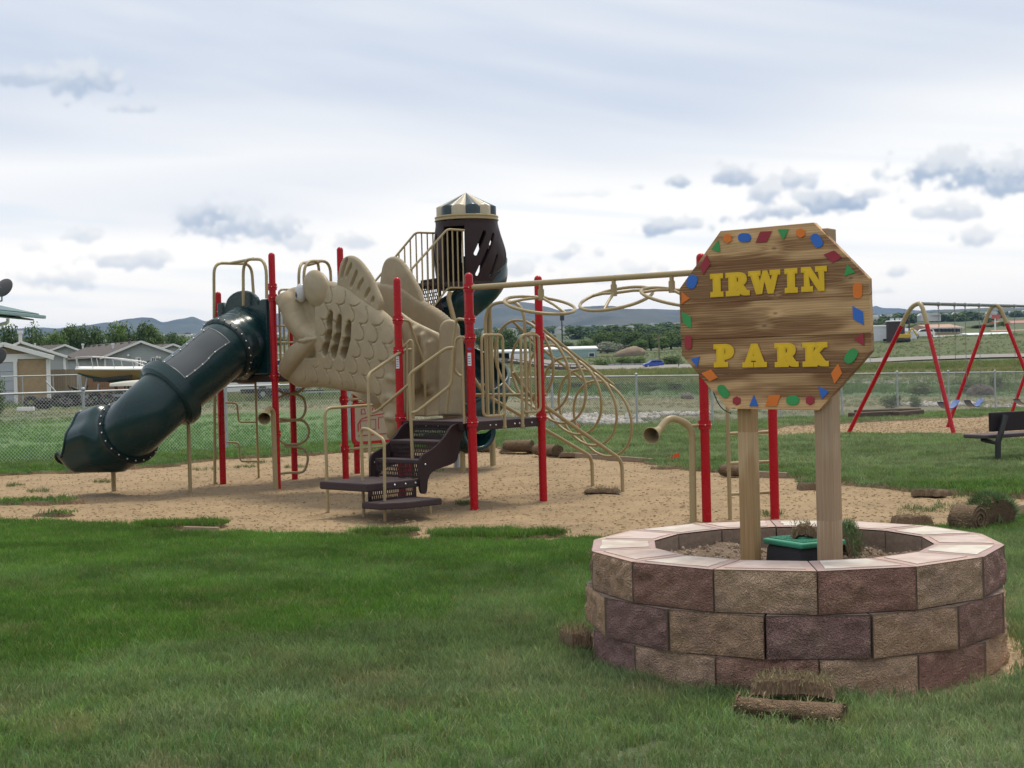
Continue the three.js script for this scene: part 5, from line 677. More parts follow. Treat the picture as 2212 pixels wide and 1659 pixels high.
  // open run-out: hood above, long lip below
  { const A = pts[i3], t0 = tg(i3), out = V(-0.80, -0.2, -0.57).normalize(), n = 40, m = 56, pos = [], idx = [];
    for (let i = 0; i <= n; i++) for (let k = 0; k <= m; k++) { const a = k / m * 6.283 - 1.5708, low = ss(0.25, -0.75, Math.sin(a)), len = lerp(0.62, 1.05, low), f = i / n * len, t = t0.clone().lerp(out, ss(0, 0.3, f)).normalize(), p = A.clone().addScaledVector(t, f).add(V(0, -0.05 * f + (low > 0.5 ? 0.22 * ss(0.7, 1.05, f) : 0) , 0)), s = t.clone().cross(Yv).normalize(), u = s.clone().cross(t); const rip = 0.02 * Math.sin(a * 7) * ss(0.1, 0.3, f), rr = R * (1.02 + 0.16 * ss(0.05, 0.35, f)) + rip; const q = p.addScaledVector(s, rr * 1.06 * Math.cos(a)).addScaledVector(u, rr * Math.sin(a)); pos.push(q.x, Math.max(q.y, 0.3), q.z); }
    for (let i = 0; i < n; i++) for (let k = 0; k < m; k++) { const a = i * (m + 1) + k; idx.push(a, a + m + 1, a + 1, a + 1, a + m + 1, a + m + 2); } let g = new THREE.BufferGeometry(); g.setAttribute('position', new THREE.Float32BufferAttribute(pos, 3)); g.setIndex(idx); g = mergeVertices(g); g.computeVertexNormals(); part(tube, 'exit_hood', g, M.green);
    const rim = []; for (let k = 0; k < m; k++) { const q = (n * (m + 1) + k) * 3; rim.push(V(pos[q], pos[q + 1], pos[q + 2])); } part(tube, 'exit_rim', sweep(rim, 0.016, 10, true), M.green); }
  const s1 = B(246, 1061), s2 = B(411, 1063); part(tube, 'support_post', rod(at(s1, -0.2), at(s1, 0.5), 0.032, 10), M.tan); part(tube, 'support_post', rod(at(s2, -0.2), at(s2, 0.98), 0.025, 10), M.tan);
}
// hoops above the high deck, side barrier, climbers below
{
  const hoop = (x0, x1, yb0, yb1, yt0, yt1, D0, D1, deep) => pp('hoop', pipe([AT(x0, yb0, D0), AT(x0 - 1, yt0, D0), AT(x1 - 1, yt1, D1), AT(x1, yb1, D1)], 0.021, 0.22, 10), M.tan);
  pp('hoop', pipe([at(P1.clone().add(V(-0.11, 0, 0.02)), 0), AT(462, 568, 19.9), AT(543, 570, 20.5), AT(548, 640, 20.5)], 0.021, 0.16, 10), M.tan); hoop(526, 576, 660, 645, 560, 560, 19.5, 19.0); hoop(646, 690, 640, 640, 570, 562, 20.3, 21.3); hoop(657, 715, 640, 630, 564, 564, 20.0, 20.6);
  pp('hoop', rod(AT(500, 568, 20.1), AT(548, 559, 19.3), 0.02), M.tan); pp('hoop', rod(AT(664, 573, 20.5), AT(690, 566, 20.2), 0.02), M.tan);
  const a = P2.clone().lerp(P4, 0.09), b = P2.clone().lerp(P4, 0.34); barrier(a, b, 1.55, 2.62, 1); barrier(P4.clone().lerp(P3, 0.1), P4.clone().lerp(P3, 0.9), 1.55, 2.5, 5); barrier(P1.clone().lerp(P3, 0.1), P1.clone().lerp(P3, 0.9), 1.55, 2.5, 5); pp('bar', [2.5, 2.14, 1.92].map((y) => rod(at(P2, y), at(P2.clone().lerp(P4, 0.34), y), 0.012)), M.tan);
  const D = 20.4, X = (x) => 128 + 0.4241 * x, Yy = (y) => 409.6 + 0.4241 * y, q = (x, y) => AT(X(x), Yy(y), D), gb = B(559, 1031); const z = pp('step_pole_climber', [sweep([q(998, 945), q(1006, 1200), at(gb, -0.1)], 0.016, 8)], M.tan);
  for (const s of [[[900, 960], [908, 985], [1000, 985]], [[845, 1085], [905, 1087], [914, 1184], [1006, 1184]], [[855, 1287], [915, 1289], [922, 1384], [1011, 1384]]]) part(z, 'rung', pipe(s.map(([x, y]) => q(x, y)), 0.014, 0.05, 8), M.tan);
  const r = (x, y) => AT(384 + 0.1929 * x, 640 + 0.1929 * y, 20.6); const sc = pp('curly_climber', [sweep(smooth([[1120, 1050], [1180, 1085], [1290, 1085], [1380, 1055], [1420, 1000], [1400, 930]].map(([x, y]) => r(x, y)), 30), 0.018, 8)], M.tan);
  part(sc, 'rung', [[[1130, 1135], [1200, 1105], [1320, 1098], [1400, 1140], [1430, 1220], [1420, 1310], [1370, 1375], [1290, 1385], [1140, 1372]], [[1140, 1405], [1300, 1390], [1400, 1395], [1455, 1450], [1470, 1520], [1440, 1600], [1370, 1648], [1270, 1660], [1190, 1650], [1140, 1610]], [[1130, 1990], [1250, 1975], [1400, 1965], [1440, 1900], [1455, 1800], [1420, 1720], [1340, 1690], [1200, 1680]]].map((s) => sweep(smooth(s.map(([x, y]) => r(x, y)), 40), 0.018, 8)), M.tan);
}
// play panel with a printed picture of a vehicle, between two posts
{
  const a = at(P4.clone().addScaledVector(U, 0.12), 0), ex = U.clone(), n = ex.clone().cross(Yv), w = 0.86, y0 = 0.5, y1 = 1.08, rr = (x, y, W3, H3, r) => { const o = []; for (const [cx, cy, s] of [[x + W3 - r, y + r, -1], [x + W3 - r, y + H3 - r, 0], [x + r, y + H3 - r, 1], [x + r, y + r, 2]]) for (let k = 0; k <= 4; k++) { const t = (s + k / 4) * Math.PI / 2; o.push([cx + r * Math.cos(t), cy + r * Math.sin(t)]); } return o; };
  const pn = pp('play_panel', slab(rr(0, y0, w, y1 - y0, 0.08), a.clone().addScaledVector(n, 0.02), ex, Yv, 0.03), M.red), o2 = a.clone().addScaledVector(n, 0.023); part(pn, 'panel_face', slab(rr(0.05, y0 + 0.04, w - 0.1, y1 - y0 - 0.08, 0.06), o2, ex, Yv, 0.005), mat([0.36, 0.3, 0.22], 0.6));
  const ln = (pts, r = 0.007) => sweep(pts.map(([x, y]) => a.clone().addScaledVector(ex, x).addScaledVector(Yv, y).addScaledVector(n, 0.025)), r, 5);
  part(pn, 'line_drawing', [ln([[0.1, 0.68], [0.1, 0.78], [0.16, 0.85], [0.32, 0.89], [0.7, 0.92]]), ln([[0.14, 0.7], [0.14, 0.82], [0.42, 0.84], [0.42, 0.7], [0.14, 0.7]], 0.005), ln([[0.47, 0.7], [0.47, 0.86], [0.7, 0.87]], 0.005), ln([[0.1, 0.62], [0.75, 0.63]]), ln([[0.16, 0.92], [0.17, 0.99], [0.22, 0.99], [0.24, 0.92], [0.16, 0.92]], 0.005), ln([[0.36, 0.94], [0.37, 1.0], [0.42, 1.0], [0.43, 0.94]], 0.005), ln([[0.52, 0.95], [0.53, 1.01], [0.58, 1.01], [0.59, 0.95]], 0.005)], M.red);
  part(pn, 'panel_rail', [1.13, 0.45].map((y) => rod(at(P4, y), at(P10, y), 0.018)), M.tan);
}
// stairs from the low deck down to the corner landing
const s0 = P6.clone().lerp(P7, 0.5), dn = U.clone().negate(), ac = W2.clone();           // dn: down the stair; ac: across it (+ away to the left)
const SP = (s, a, y) => at(s0.clone().addScaledVector(dn, s).addScaledVector(ac, a), y);
{
  const st = pp('stairs', box(SP(0.02, 0, 0.9), 0.05, 0.1, 0.98, dn), M.brown), yl = 0.37, tr = (s, y) => part(st, 'tread', box(SP(s, 0, y - 0.02), 0.3, 0.04, 0.76, dn, 0.012), M.deck);
  tr(0.2, 0.755); tr(0.42, 0.565);
  const holes = (lo, hi, w, h, nm) => { // perforated riser: panel with rows of slots
    const sd = (x, y) => { let d = Math.min(x, w - x, y, h - y); const mx = 0.05; if (x > mx && x < w - mx && y > 0.02 && y < h - 0.015) { const r = Math.floor((y - 0.02) / 0.045), yy = ((y - 0.02) - r * 0.045) - 0.0225, xo = r % 2 ? 0.014 : 0, c = Math.round((x - xo) / 0.028) * 0.028 + xo; d = Math.min(d, Math.hypot((x - c) * 1, Math.max(0, Math.abs(yy) - 0.011)) - 0.0072); } return d; };
    const d = hi.clone().sub(lo).normalize(), n = d.clone().cross(Yv); part(st, nm, panel(sd, -0.006, w + 0.006, -0.006, h + 0.006, 0.0042, () => 0.003, () => 0.003, (x, y, z) => lo.clone().addScaledVector(d, x).addScaledVector(Yv, y).addScaledVector(n, z)), M.brown); };
  holes(SP(0.06, 0.37, 0.755), SP(0.06, -0.37, 0.755), 0.74, 0.17, 'riser'); holes(SP(0.35, 0.37, 0.565), SP(0.35, -0.37, 0.565), 0.74, 0.17, 'riser'); holes(SP(0.57, 0.37, yl), SP(0.57, -0.37, yl), 0.74, 0.17, 'riser');
  for (const s of [1, -1]) { // side plates with the curved outline
    const poly = [[-0.03, 0.93], [0.05, 0.93], [0.14, 0.9], [0.24, 0.8], [0.36, 0.71], [0.46, 0.66], [0.58, 0.61], [0.61, 0.56], [0.61, 0.24], [0.58, 0.21], [0.53, 0.22], [0.50, 0.36], [0.44, 0.43], [0.34, 0.46], [0.14, 0.5], [0.08, 0.53], [0.05, 0.6], [0.02, 0.72], [-0.03, 0.8]], o = SP(0, s * 0.4, 0); part(st, 'side_plate', slab(smooth(poly.map(([x, y]) => V(x, y, 0)), 70, true).map((v) => [v.x, v.y]), o.clone().addScaledVector(ac, 0.02), dn, Yv, 0.03), M.brown); part(st, 'bolt', [0.56].map((x) => ball(SP(x, s * (0.415) - 0.02, 0.52), 0.012, 1, 1, 1, 6, 4)), M.bolt); }
  // landing and the lowest step
  const L0 = 0.6, L1 = 1.33, hw = 0.38, plat = (poly, y, th, nm) => { const g = slab(poly, V(0, 0, 0), V(1, 0, 0), V(0, 1, 0), th, 0.014), ey = ac.clone().negate(), nz = dn.clone().cross(ey); g.applyMatrix4(new THREE.Matrix4().makeBasis(dn, ey, nz).setPosition(at(s0, nz.y > 0 ? y : y - th))); return part(st, nm, g, M.deck); };
  plat([[L0, -hw], [L1, -hw], [L1, hw], [L0, hw]], yl, 0.085, 'landing'); plat([[L0 + 0.02, hw - 0.05], [L1 + 0.02, hw - 0.05], [L1 + 0.02, hw + 0.22], [L1 - 0.24, hw + 0.36], [L0 + 0.02, hw + 0.36]], 0.185, 0.07, 'bottom_step');
  holes(SP(L1 - 0.03, -hw + 0.01, 0.18), SP(L0 + 0.05, -hw + 0.01, 0.18), 0.66, 0.12, 'riser');
  part(st, 'bolt', [0.66, 0.8, 0.95, 1.1].map((s) => ball(SP(s, -hw - 0.004, yl - 0.04), 0.013, 1, 1, 1, 6, 4)), M.bolt); part(st, 'bolt', [-0.3, -0.1, 0.1, 0.3].map((a) => ball(SP(0.048, a, 0.9), 0.013, 1, 1, 1, 6, 4)), M.bolt);
  const lg = B(929, 1108), lg2 = B(848, 1104); part(st, 'step_leg', [rod(at(lg, -0.1), at(lg, 0.13), 0.02, 8), rod(at(lg2, -0.1), at(lg2, 0.13), 0.02, 8)], M.tan);
  // handrails
  const rail = (p, r = 0.017, bend = 0.1) => sweep(fillet(p, bend), r, 10), D1 = 15.75, e = (x, y, D) => AT(x, y, D);
  const g1 = B(709, 1106), g4 = B(786, 1114), g5 = B(831, 1121), g3 = B(896, 1104);
  part(st, 'handrail', rail([at(g1, -0.1), e(701, 882, -g1.z), e(803, 875, -g1.z + 0.5)]), M.tan);
  part(st, 'handrail', rail([at(g4, -0.1), e(780, 925, -g4.z), e(796, 927, -g4.z - 0.15), e(830, 950, -g5.z), at(g5, -0.1)], 0.017, 0.06), M.tan);
  part(st, 'handrail', [rail([at(SP(0.6, 0.42, 0), 0.3), e(795, 815, 16.1), e(799, 806, 16.15), e(871, 756, 16.5), e(893, 755, 16.6)], 0.018, 0.07), rail([e(804, 891, 16.1), e(815, 888, 16.1), e(884, 830, 15.85)], 0.016, 0.05)], M.tan);
  part(st, 'handrail', [rail([at(g3, -0.1), e(884, 812, -g3.z), e(890, 804, -g3.z), e(964, 752, -P7.z + 0.05), e(980, 751, -P7.z + 0.05)], 0.018, 0.07), rail([e(887, 892, -g3.z), e(900, 890, -g3.z), e(975, 831, -P7.z + 0.05), e(979, 752, -P7.z + 0.05)], 0.017, 0.06)], M.tan);
  part(st, 'handrail', [rail([at(P7, 1.85), e(984, 727, -P7.z + 0.1), e(981, 800, -P7.z + 0.1), e(993, 812, -P7.z + 0.1), e(1001, 812, -P7.z + 0.05)], 0.016, 0.08), rail([e(998, 728, -P7.z - 0.02), e(1003, 915, -P7.z - 0.02)], 0.014), rail([at(P7, 2.04), e(986, 688, -P7.z + 0.3), e(980, 730, -P7.z + 0.3), e(972, 815, -P7.z + 0.35), e(965, 893, -P7.z + 0.4)], 0.016, 0.08)], M.tan);
  part(st, 'handrail', [rail([at(P6, 2.09), e(884, 692, -P6.z + 0.1), e(888, 708, -P6.z + 0.2), e(917, 785, -P6.z + 0.35), e(919, 897, -P6.z + 0.4)], 0.016, 0.07), rail([at(P6, 1.74), e(888, 733, -P6.z), e(892, 745, -P6.z), e(893, 905, -P6.z)], 0.016, 0.07), rail([e(879, 738, -P6.z), e(880, 912, -P6.z)], 0.013)], M.tan);
}
// tower with fluted roof, upper stair and spiral slide
{
  const TC = V(AT(1012, 640, 22).x, 0, -22), yF = 2.80, yT = 3.72, drum = (t, th) => 0.44 + 0.05 * Math.sin(Math.PI * t) + 0.09 * Math.exp(-(((t - 0.45) / 0.3) ** 2)) * ss(0.6, -0.3, th);
  const map = (x, y, w) => { const t = (y - yF + 0.05) / (yT - yF + 0.05), r = drum(clamp(t), x) + w; return V(TC.x + r * Math.cos(x), y, TC.z + r * Math.sin(x)); };
  const slots = [[1.30, 3.2, 0.98, 3.52, 0.026], [1.26, 2.9, 0.62, 3.5, 0.024], [0.78, 2.88, 0.5, 3.18, 0.024]];
  const pnl = (a0, a1, sl) => panel((x, y) => { let d = Math.min((x - a0) * 0.45, (a1 - x) * 0.45, y - yF + 0.02, yT + 0.015 - y); for (const [ax, ay, bx, by, r] of sl) d = Math.min(d, -capSD(x * 0.45, y, ax * 0.45, ay, bx * 0.45, by, r, r)); return d; }, a0 - 0.04, a1 + 0.04, yF - 0.14, yT + 0.04, 0.016, () => 0.02, () => 0.02, map);
  const tw = pp('tower', pnl(0.05, 1.62, slots), M.brown); part(tw, 'wall_panel', pnl(2.35, 3.6, [[2.75, 3.5, 2.55, 3.1, 0.024], [2.95, 3.3, 2.65, 2.95, 0.024]]), M.brown); part(tw, 'wall_panel', pnl(-1.25, 0.0, [[-0.9, 3.45, -0.6, 2.85, 0.05], [-0.5, 3.45, -0.25, 2.9, 0.05]]), M.brown); part(tw, 'wall_panel', pnl(3.75, 4.5, []), M.brown);
  part(tw, 'roof_rim', [sweep([V(TC.x, yT + 0.015, TC.z), V(TC.x, yT + 0.06, TC.z)], 0.475, 40, false, false), torus(V(TC.x, yT + 0.06, TC.z), Yv, 0.462, 0.02, 40, 8), torus(V(TC.x, yT + 0.015, TC.z), Yv, 0.472, 0.012, 40, 8)], M.tan); part(tw, 'lintel', sweep([V(TC.x, yT - 0.1, TC.z), V(TC.x, yT - 0.01, TC.z)], 0.47, 40, false, false), M.brown); part(tw, 'floor', sweep([V(TC.x, yF - 0.1, TC.z), V(TC.x, yF, TC.z)], 0.47, 32), M.deck);
  const n = 12, ap = V(TC.x, 4.16, TC.z); for (let i = 0; i < n; i++) { // fluted roof segments, alternately tan and green
    const a0 = i / n * 6.283, a1 = (i + 1) / n * 6.283, pos = [], idx = [], K = 8, J = 8; for (let j = 0; j <= J; j++) for (let k = 0; k <= K; k++) { const f = j / J, g = k / K, a = lerp(a0, a1, g), bul = Math.sin(Math.PI * g) * 0.035 * Math.pow(f, 0.7), r = 0.425 * f + bul * f, yy = lerp(ap.y, yT + 0.19, f) + bul * 0.6 - (f > 0.99 ? 0 : 0); pos.push(TC.x + r * Math.cos(a), yy, TC.z + r * Math.sin(a)); } for (let k = 0; k <= K; k++) { const g = k / K, a = lerp(a0, a1, g), bul = Math.sin(Math.PI * g) * 0.035; const r = 0.425 + bul; pos.push(TC.x + r * Math.cos(a), yT + 0.06, TC.z + r * Math.sin(a)); }
    for (let j = 0; j <= J; j++) for (let k = 0; k < K; k++) { const a = j * (K + 1) + k; idx.push(a, a + 1, a + K + 1, a + 1, a + K + 2, a + K + 1); } const g = new THREE.BufferGeometry(); g.setAttribute('position', new THREE.Float32BufferAttribute(pos, 3)); g.setIndex(idx); g.computeVertexNormals(); part(tw, 'roof_panel', g, i % 2 ? new THREE.MeshStandardMaterial({ color: rgb(0.42, 0.36, 0.25), roughness: 0.3, side: THREE.DoubleSide }) : new THREE.MeshStandardMaterial({ color: rgb(0.012, 0.034, 0.04), roughness: 0.3, side: THREE.DoubleSide })); }
  // upper stair railings: top rail, bottom rail and balusters
  const q3 = (x, y, D) => AT(806.4 + 0.2315 * x, 409.6 + 0.2315 * y, D);
  const railing = (tp, bt, Da, Db, nb, x0, x1) => { const Dx = (x) => lerp(Da, Db, clamp((x - x0) / (x1 - x0))), T1 = tp.map(([x, y]) => q3(x, y, Dx(x))), B1 = bt.map(([x, y]) => q3(x, y, Dx(x))), r = pp('stair_railing', [sweep(fillet(T1, 0.06), 0.017, 8), sweep(fillet(B1, 0.06), 0.015, 8)], M.tan), lin = (p, x) => { for (let i = 0; i < p.length - 1; i++) if (x <= p[i + 1][0] || i === p.length - 2) return lerp(p[i][1], p[i + 1][1], (x - p[i][0]) / (p[i + 1][0] - p[i][0])); }; for (let i = 0; i < nb; i++) { const x = lerp(x0, x1, i / (nb - 1)), yb = lin(bt, x + 18), yt = lin(tp, x); part(r, 'baluster', rod(q3(x, yt, Dx(x)), q3(x + (yb - yt) * 0.024, yb, Dx(x)), 0.011, 6), M.tan); } return r; };
  railing([[350, 750], [690, 370], [850, 380]], [[495, 1175], [700, 915], [850, 917]], 20.95, 21.45, 11, 360, 830);
  railing([[5, 870], [395, 400], [570, 405]], [[40, 1150], [405, 880], [570, 880]], 21.9, 22.3, 10, 80, 555);
  const us = pp('upper_stairs', box(V(0, 0, 0).add(q3(540, 900, 21.7)), 0.75, 0.05, 0.7, U, 0.01), M.deck); for (let k = 0; k < 4; k++) part(us, 'tread', box(P10.clone().lerp(P5, 0.5).addScaledVector(U, 0.15 + 0.22 * k).setY(1.72 + 0.23 * k), 0.26, 0.05, 0.8, U, 0.01), M.deck);
  { const lo = q3(450, 1180, 21.35), hi = q3(640, 1150, 21.35), w = lo.distanceTo(hi); part(us, 'riser', panel((x, y) => { let d = Math.min(x, w - x, y, 0.52 - y); if (x > 0.03 && x < w - 0.03 && y > 0.1 && y < 0.42) { const r = Math.floor(y / 0.052), xo = r % 2 ? 0.014 : 0, c = Math.round((x - xo) / 0.028) * 0.028 + xo; d = Math.min(d, Math.hypot(x - c, Math.max(0, Math.abs(y - (r + 0.5) * 0.052) - 0.014)) - 0.007); } return d; }, -0.01, w + 0.01, -0.01, 0.53, 0.006, () => 0.004, () => 0.004, (x, y, z) => lo.clone().lerp(hi, x / w).add(V(0, y, z))), M.brown); }
  // spiral slide round its pole
  const SC = V(AT(1012, 800, 22.2).x, 0, -22.2), turns = 1.45, a0 = -1.1, n2 = 90, m2 = 18, pos = [], idx = []; const hel = (t, e) => { const a = a0 + turns * 6.283 * t, r = 0.3 + e; return [a, r, lerp(3.12, 0.62, t)]; };
  for (let i = 0; i <= n2; i++) for (let k = 0; k <= m2; k++) { const t = i / n2, b = lerp(-2.0, 1.4, k / m2), [a, r, y] = hel(t, 0); const rr = 0.33, x = r + rr * Math.sin(-b) * 1.02, yy = y + rr * (1 - Math.cos(b)) * 1.15 - 0.22; pos.push(SC.x + x * Math.cos(a), yy, SC.z + x * Math.sin(a)); }
  for (let i = 0; i < n2; i++) for (let k = 0; k < m2; k++) { const a = i * (m2 + 1) + k; idx.push(a, a + m2 + 1, a + 1, a + 1, a + m2 + 1, a + m2 + 2); } const g = new THREE.BufferGeometry(); g.setAttribute('position', new THREE.Float32BufferAttribute(pos, 3)); g.setIndex(idx); g.computeVertexNormals(); const gm = M.green.clone(); gm.side = THREE.DoubleSide; const sp = pp('spiral_slide', g, gm);
  const e1 = [], e2 = []; for (let i = 0; i <= n2; i++) { let q = (i * (m2 + 1)) * 3; e1.push(V(pos[q], pos[q + 1], pos[q + 2])); q = (i * (m2 + 1) + m2) * 3; e2.push(V(pos[q], pos[q + 1], pos[q + 2])); } part(sp, 'rim', [sweep(e1, 0.03, 8), sweep(e2, 0.03, 8)], M.green);
  part(sp, 'centre_pole', rod(V(SC.x, 0.3, SC.z), V(SC.x, 2.6, SC.z), 0.07, 14), M.greenrim);
  // run-out at the bottom, pointing to the right
  { const c = AT(985, 955, 21.6), pts = smooth([AT(948, 962, 22.2), AT(975, 962, 21.9), AT(1005, 966, 21.6), AT(1034, 960, 21.3)], 20), pos2 = [], id2 = [], m = 16; pts.forEach((p, i) => { const f = i / 20, d = (pts[i + 1] || p).clone().sub(pts[i - 1] || p).normalize(), s = V(-d.z, 0, d.x); for (let k = 0; k <= m; k++) { const a = lerp(-1.75, 1.75, k / m), R = 0.27; const q = p.clone().addScaledVector(s, R * Math.sin(a)).add(V(0, R * 0.9 * (1 - Math.cos(a)) - 0.1 + (f > 0.8 ? 0.04 * ss(0.8, 1, f) : 0), 0)); pos2.push(q.x, q.y, q.z); } }); for (let i = 0; i < pts.length - 1; i++) for (let k = 0; k < m; k++) { const a = i * (m + 1) + k; id2.push(a, a + m + 1, a + 1, a + 1, a + m + 1, a + m + 2); } const g2 = new THREE.BufferGeometry(); g2.setAttribute('position', new THREE.Float32BufferAttribute(pos2, 3)); g2.setIndex(id2); g2.computeVertexNormals(); part(sp, 'run_out', g2, gm); const rim = []; for (let k = 0; k <= m; k++) { const q = ((pts.length - 1) * (m + 1) + k) * 3; rim.push(V(pos2[q], pos2[q + 1], pos2[q + 2])); } part(sp, 'rim', sweep(rim, 0.035, 10), M.green); const l = B(987, 1010), l2 = B(1000, 1018); part(sp, 'support_post', rod(at(l, -0.1), at(l, 0.5), 0.05, 10), M.galv); part(sp, 'support_post', rod(at(l2, -0.1), at(l2, 0.6), 0.04, 10), M.tan); }
  const tp = V(TC.x - 0.35, 0, TC.z + 0.3); post(V(TC.x + 0.3, 0, TC.z - 0.36), 2.6, [], M.tan);
  pp('brace', pipe([q3(720, 950, 21.2), q3(700, 1010, 21.2), q3(760, 1240, 21.2)], 0.035, 0.05, 8), M.tan);
}
// fish climber
{
  const f0 = V(-3.02, 0, -19.2), f1 = V(-1.3, 0, -16.75), fd = f1.clone().sub(f0).normalize(), fn = V(-fd.z, 0, fd.x); if (fn.z < 0) fn.negate();
  const pl = (X, Y, dep = 0) => { const p = PL(550.4 + 0.27 * X, 473.6 + 0.27 * Y, f0.clone().addScaledVector(fn, dep), fn); return [p.clone().sub(f0).dot(fd), p.y]; };
  const body = [[210, 640], [215, 595], [245, 560], [300, 540], [350, 545], [400, 530], [480, 500], [560, 495], [620, 505], [680, 520], [740, 550], [820, 612], [900, 668], [1000, 735], [1060, 790], [1105, 860], [1140, 940], [1160, 1060], [1165, 1250], [1160, 1500], [1150, 1640], [1110, 1720], [1052, 1765], [1040, 1700], [1022, 1580], [1000, 1490], [930, 1425], [800, 1388], [650, 1366], [480, 1342], [330, 1346], [280, 1322], [250, 1285], [232, 1235], [222, 1180], [240, 1120], [268, 1075], [272, 1000], [270, 900], [270, 790], [235, 715], [214, 680]].map(([x, y]) => pl(x, y));
  const sm = smooth(body.map(([x, y]) => V(x, y, 0)), 220, true).map((v) => [v.x, v.y]);
  const slotsP = [[[632, 765], [622, 830], [628, 890], [608, 950], [604, 1000], [585, 1045]], [[702, 800], [694, 860], [698, 920], [678, 975], [676, 1020], [655, 1065]], [[778, 845], [770, 900], [774, 950], [754, 1000], [752, 1040], [735, 1070]]].map((s) => s.map(([x, y]) => pl(x, y)));
  const slotSD = (x, y) => { let d = -9; for (const s of slotsP) for (let i = 0; i < s.length - 1; i++) d = Math.max(d, capSD(x, y, ...s[i], ...s[i + 1], i % 2 ? 0.078 : 0.054, i % 2 ? 0.054 : 0.078)); return d; };
  const seg = (list) => list.map(([x, y, r]) => [...pl(x, y), r]), lipU = seg([[222, 640, 0.16], [290, 700, 0.2], [330, 800, 0.17], [400, 900, 0.13], [460, 940, 0.08], [520, 952, 0.02]]), lipL = seg([[250, 1210, 0.14], [290, 1150, 0.17], [350, 1090, 0.15], [420, 1030, 0.11], [480, 985, 0.06], [522, 958, 0.02]]);
  let lipR = 1; const lip = (L, x, y) => { let d = -9; for (let i = 0; i < L.length - 1; i++) { const e = capSD(x, y, L[i][0], L[i][1], L[i + 1][0], L[i + 1][1], L[i][2], L[i + 1][2]); if (e > d) { d = e; const ux = L[i + 1][0] - L[i][0], uy = L[i + 1][1] - L[i][1]; lipR = lerp(L[i][2], L[i + 1][2], clamp(((x - L[i][0]) * ux + (y - L[i][1]) * uy) / (ux * ux + uy * uy))); } } return d; };
  // scales: rows of overlapping arcs, each raised toward its rear rim
  const mouth = pl(530, 950), tail0 = pl(1010, 1300), cheek = seg([[280, 850, 0.1], [280, 1040, 0.1]]);
  const scale = (x, y) => { const u = (x * 0.90 - y * 0.42) / 0.30, v = (x * 0.42 + y * 0.90) / 0.215; let best = 0; for (let r = Math.floor(u) - 1; r <= Math.floor(u) + 1; r++) { const o = r % 2 ? 0.5 : 0, c = Math.round(v - o) + o, du = u - r, dv = (v - c) / 0.56, d = Math.hypot(Math.max(0, du - 0.25) / 0.95, dv); if (d < 1 && du > -0.15) { const t = d; best = Math.max(best, 0); return -ss(0.91, 0.98, t); } } return best; };
  const hf = (x, y, d0) => {
    const d = polySD(sm, x, y);
    let h = rnd(d, 0.15, 0.085) + 0.03 * (1 - Math.exp(-d / 0.22));
    const lu = lip(lipU, x, y), ru = lipR, ll = lip(lipL, x, y), rl = lipR, lm = Math.max(lu, ll), nearMouth = ss(0.02, 0.22, -lm);
    const dx = x - mouth[0]; const tail = ss(0.02, 0.3, x - tail0[0] + 0.35 * (tail0[1] - y) - 0.05);
    if (lm < 0.01) { const sc = ss(-0.05, 0.12, dx) * (1 - tail) + (dx <= 0 ? ss(0.35, 0.45, y - mouth[1]) * ss(-0.35, -0.1, dx) : 0) + (dx <= 0 ? ss(0.3, 0.42, mouth[1] - y) * ss(-0.55, -0.3, dx) : 0); h += 0.021 * scale(x, y) * clamp(sc) * ss(0.02, 0.08, d) * nearMouth; if (tail > 0) { const w = 0.5 + 0.5 * Math.sin((y + 1.1 * (x - tail0[0] - 0.2) ** 2) * 2 * Math.PI / 0.23); h += 0.034 * tail * (w ** 3 - 0.3) * ss(0.03, 0.12, d); } }
    if (dx < 0 && y < mouth[1] + 0.5 && y > mouth[1] - 0.25 && lm < 0) h -= 0.085 * ss(0, 0.05, -lm) * ss(0.02, 0.25, -dx);
    if (lu > 0) h += 0.6 * ru * Math.sqrt(clamp(1 - (1 - clamp(lu / ru)) ** 2)) * ss(0, 0.08, d); if (ll > 0) h += 0.6 * rl * Math.sqrt(clamp(1 - (1 - clamp(ll / rl)) ** 2)) * ss(0, 0.08, d);
    const s = -slotSD(x, y); h -= 0.012 * ss(0.02, 0, s);
    return h;
  };
  const mp = (dep) => (x, y, w) => f0.clone().addScaledVector(fd, x).addScaledVector(fn, w + dep).setY(y);
  const xs = sm.map((p) => p[0]), ys = sm.map((p) => p[1]), bx = [Math.min(...xs) - 0.05, Math.max(...xs) + 0.05, Math.min(...ys) - 0.05, Math.max(...ys) + 0.05];
  const sdB = (x, y) => Math.min(polySD(sm, x, y), -slotSD(x, y));
  const fish = pp('fish_climber', panel(sdB, ...bx, 0.011, hf, (x, y, d) => rnd(d, 0.06, 0.015), mp(-0.06)), M.fish);
  // far side panel: the same outline without relief, placed across the crawl way
  const far0 = -0.85; part(fish, 'side_panel', panel((x, y) => Math.max(Math.min(polySD(sm, x, y), x - 0.75), 0) || Math.min(polySD(sm, x, y), x - 0.75), ...bx, 0.03, (x, y, d) => rnd(d, 0.06, 0.05), (x, y, d) => rnd(d, 0.06, 0.05), mp(far0)), M.fish);
  { const S = slotsP.flat(), ax = S.map((p) => p[0]), ay = S.map((p) => p[1]), L = Math.min(...ax) - 0.14, R = Math.max(...ax) + 0.14, b0 = Math.min(...ay) - 0.12, b1 = Math.max(...ay) + 0.12; part(fish, 'gill_recess', panel((x, y) => Math.min(x - L, R - x, y - b0, b1 - y), L - 0.01, R + 0.01, b0 - 0.01, b1 + 0.01, 0.02, (x, y, d) => (d < 0.045 ? 0.13 : 0.0), () => 0.01, mp(-0.205)), M.fish); }
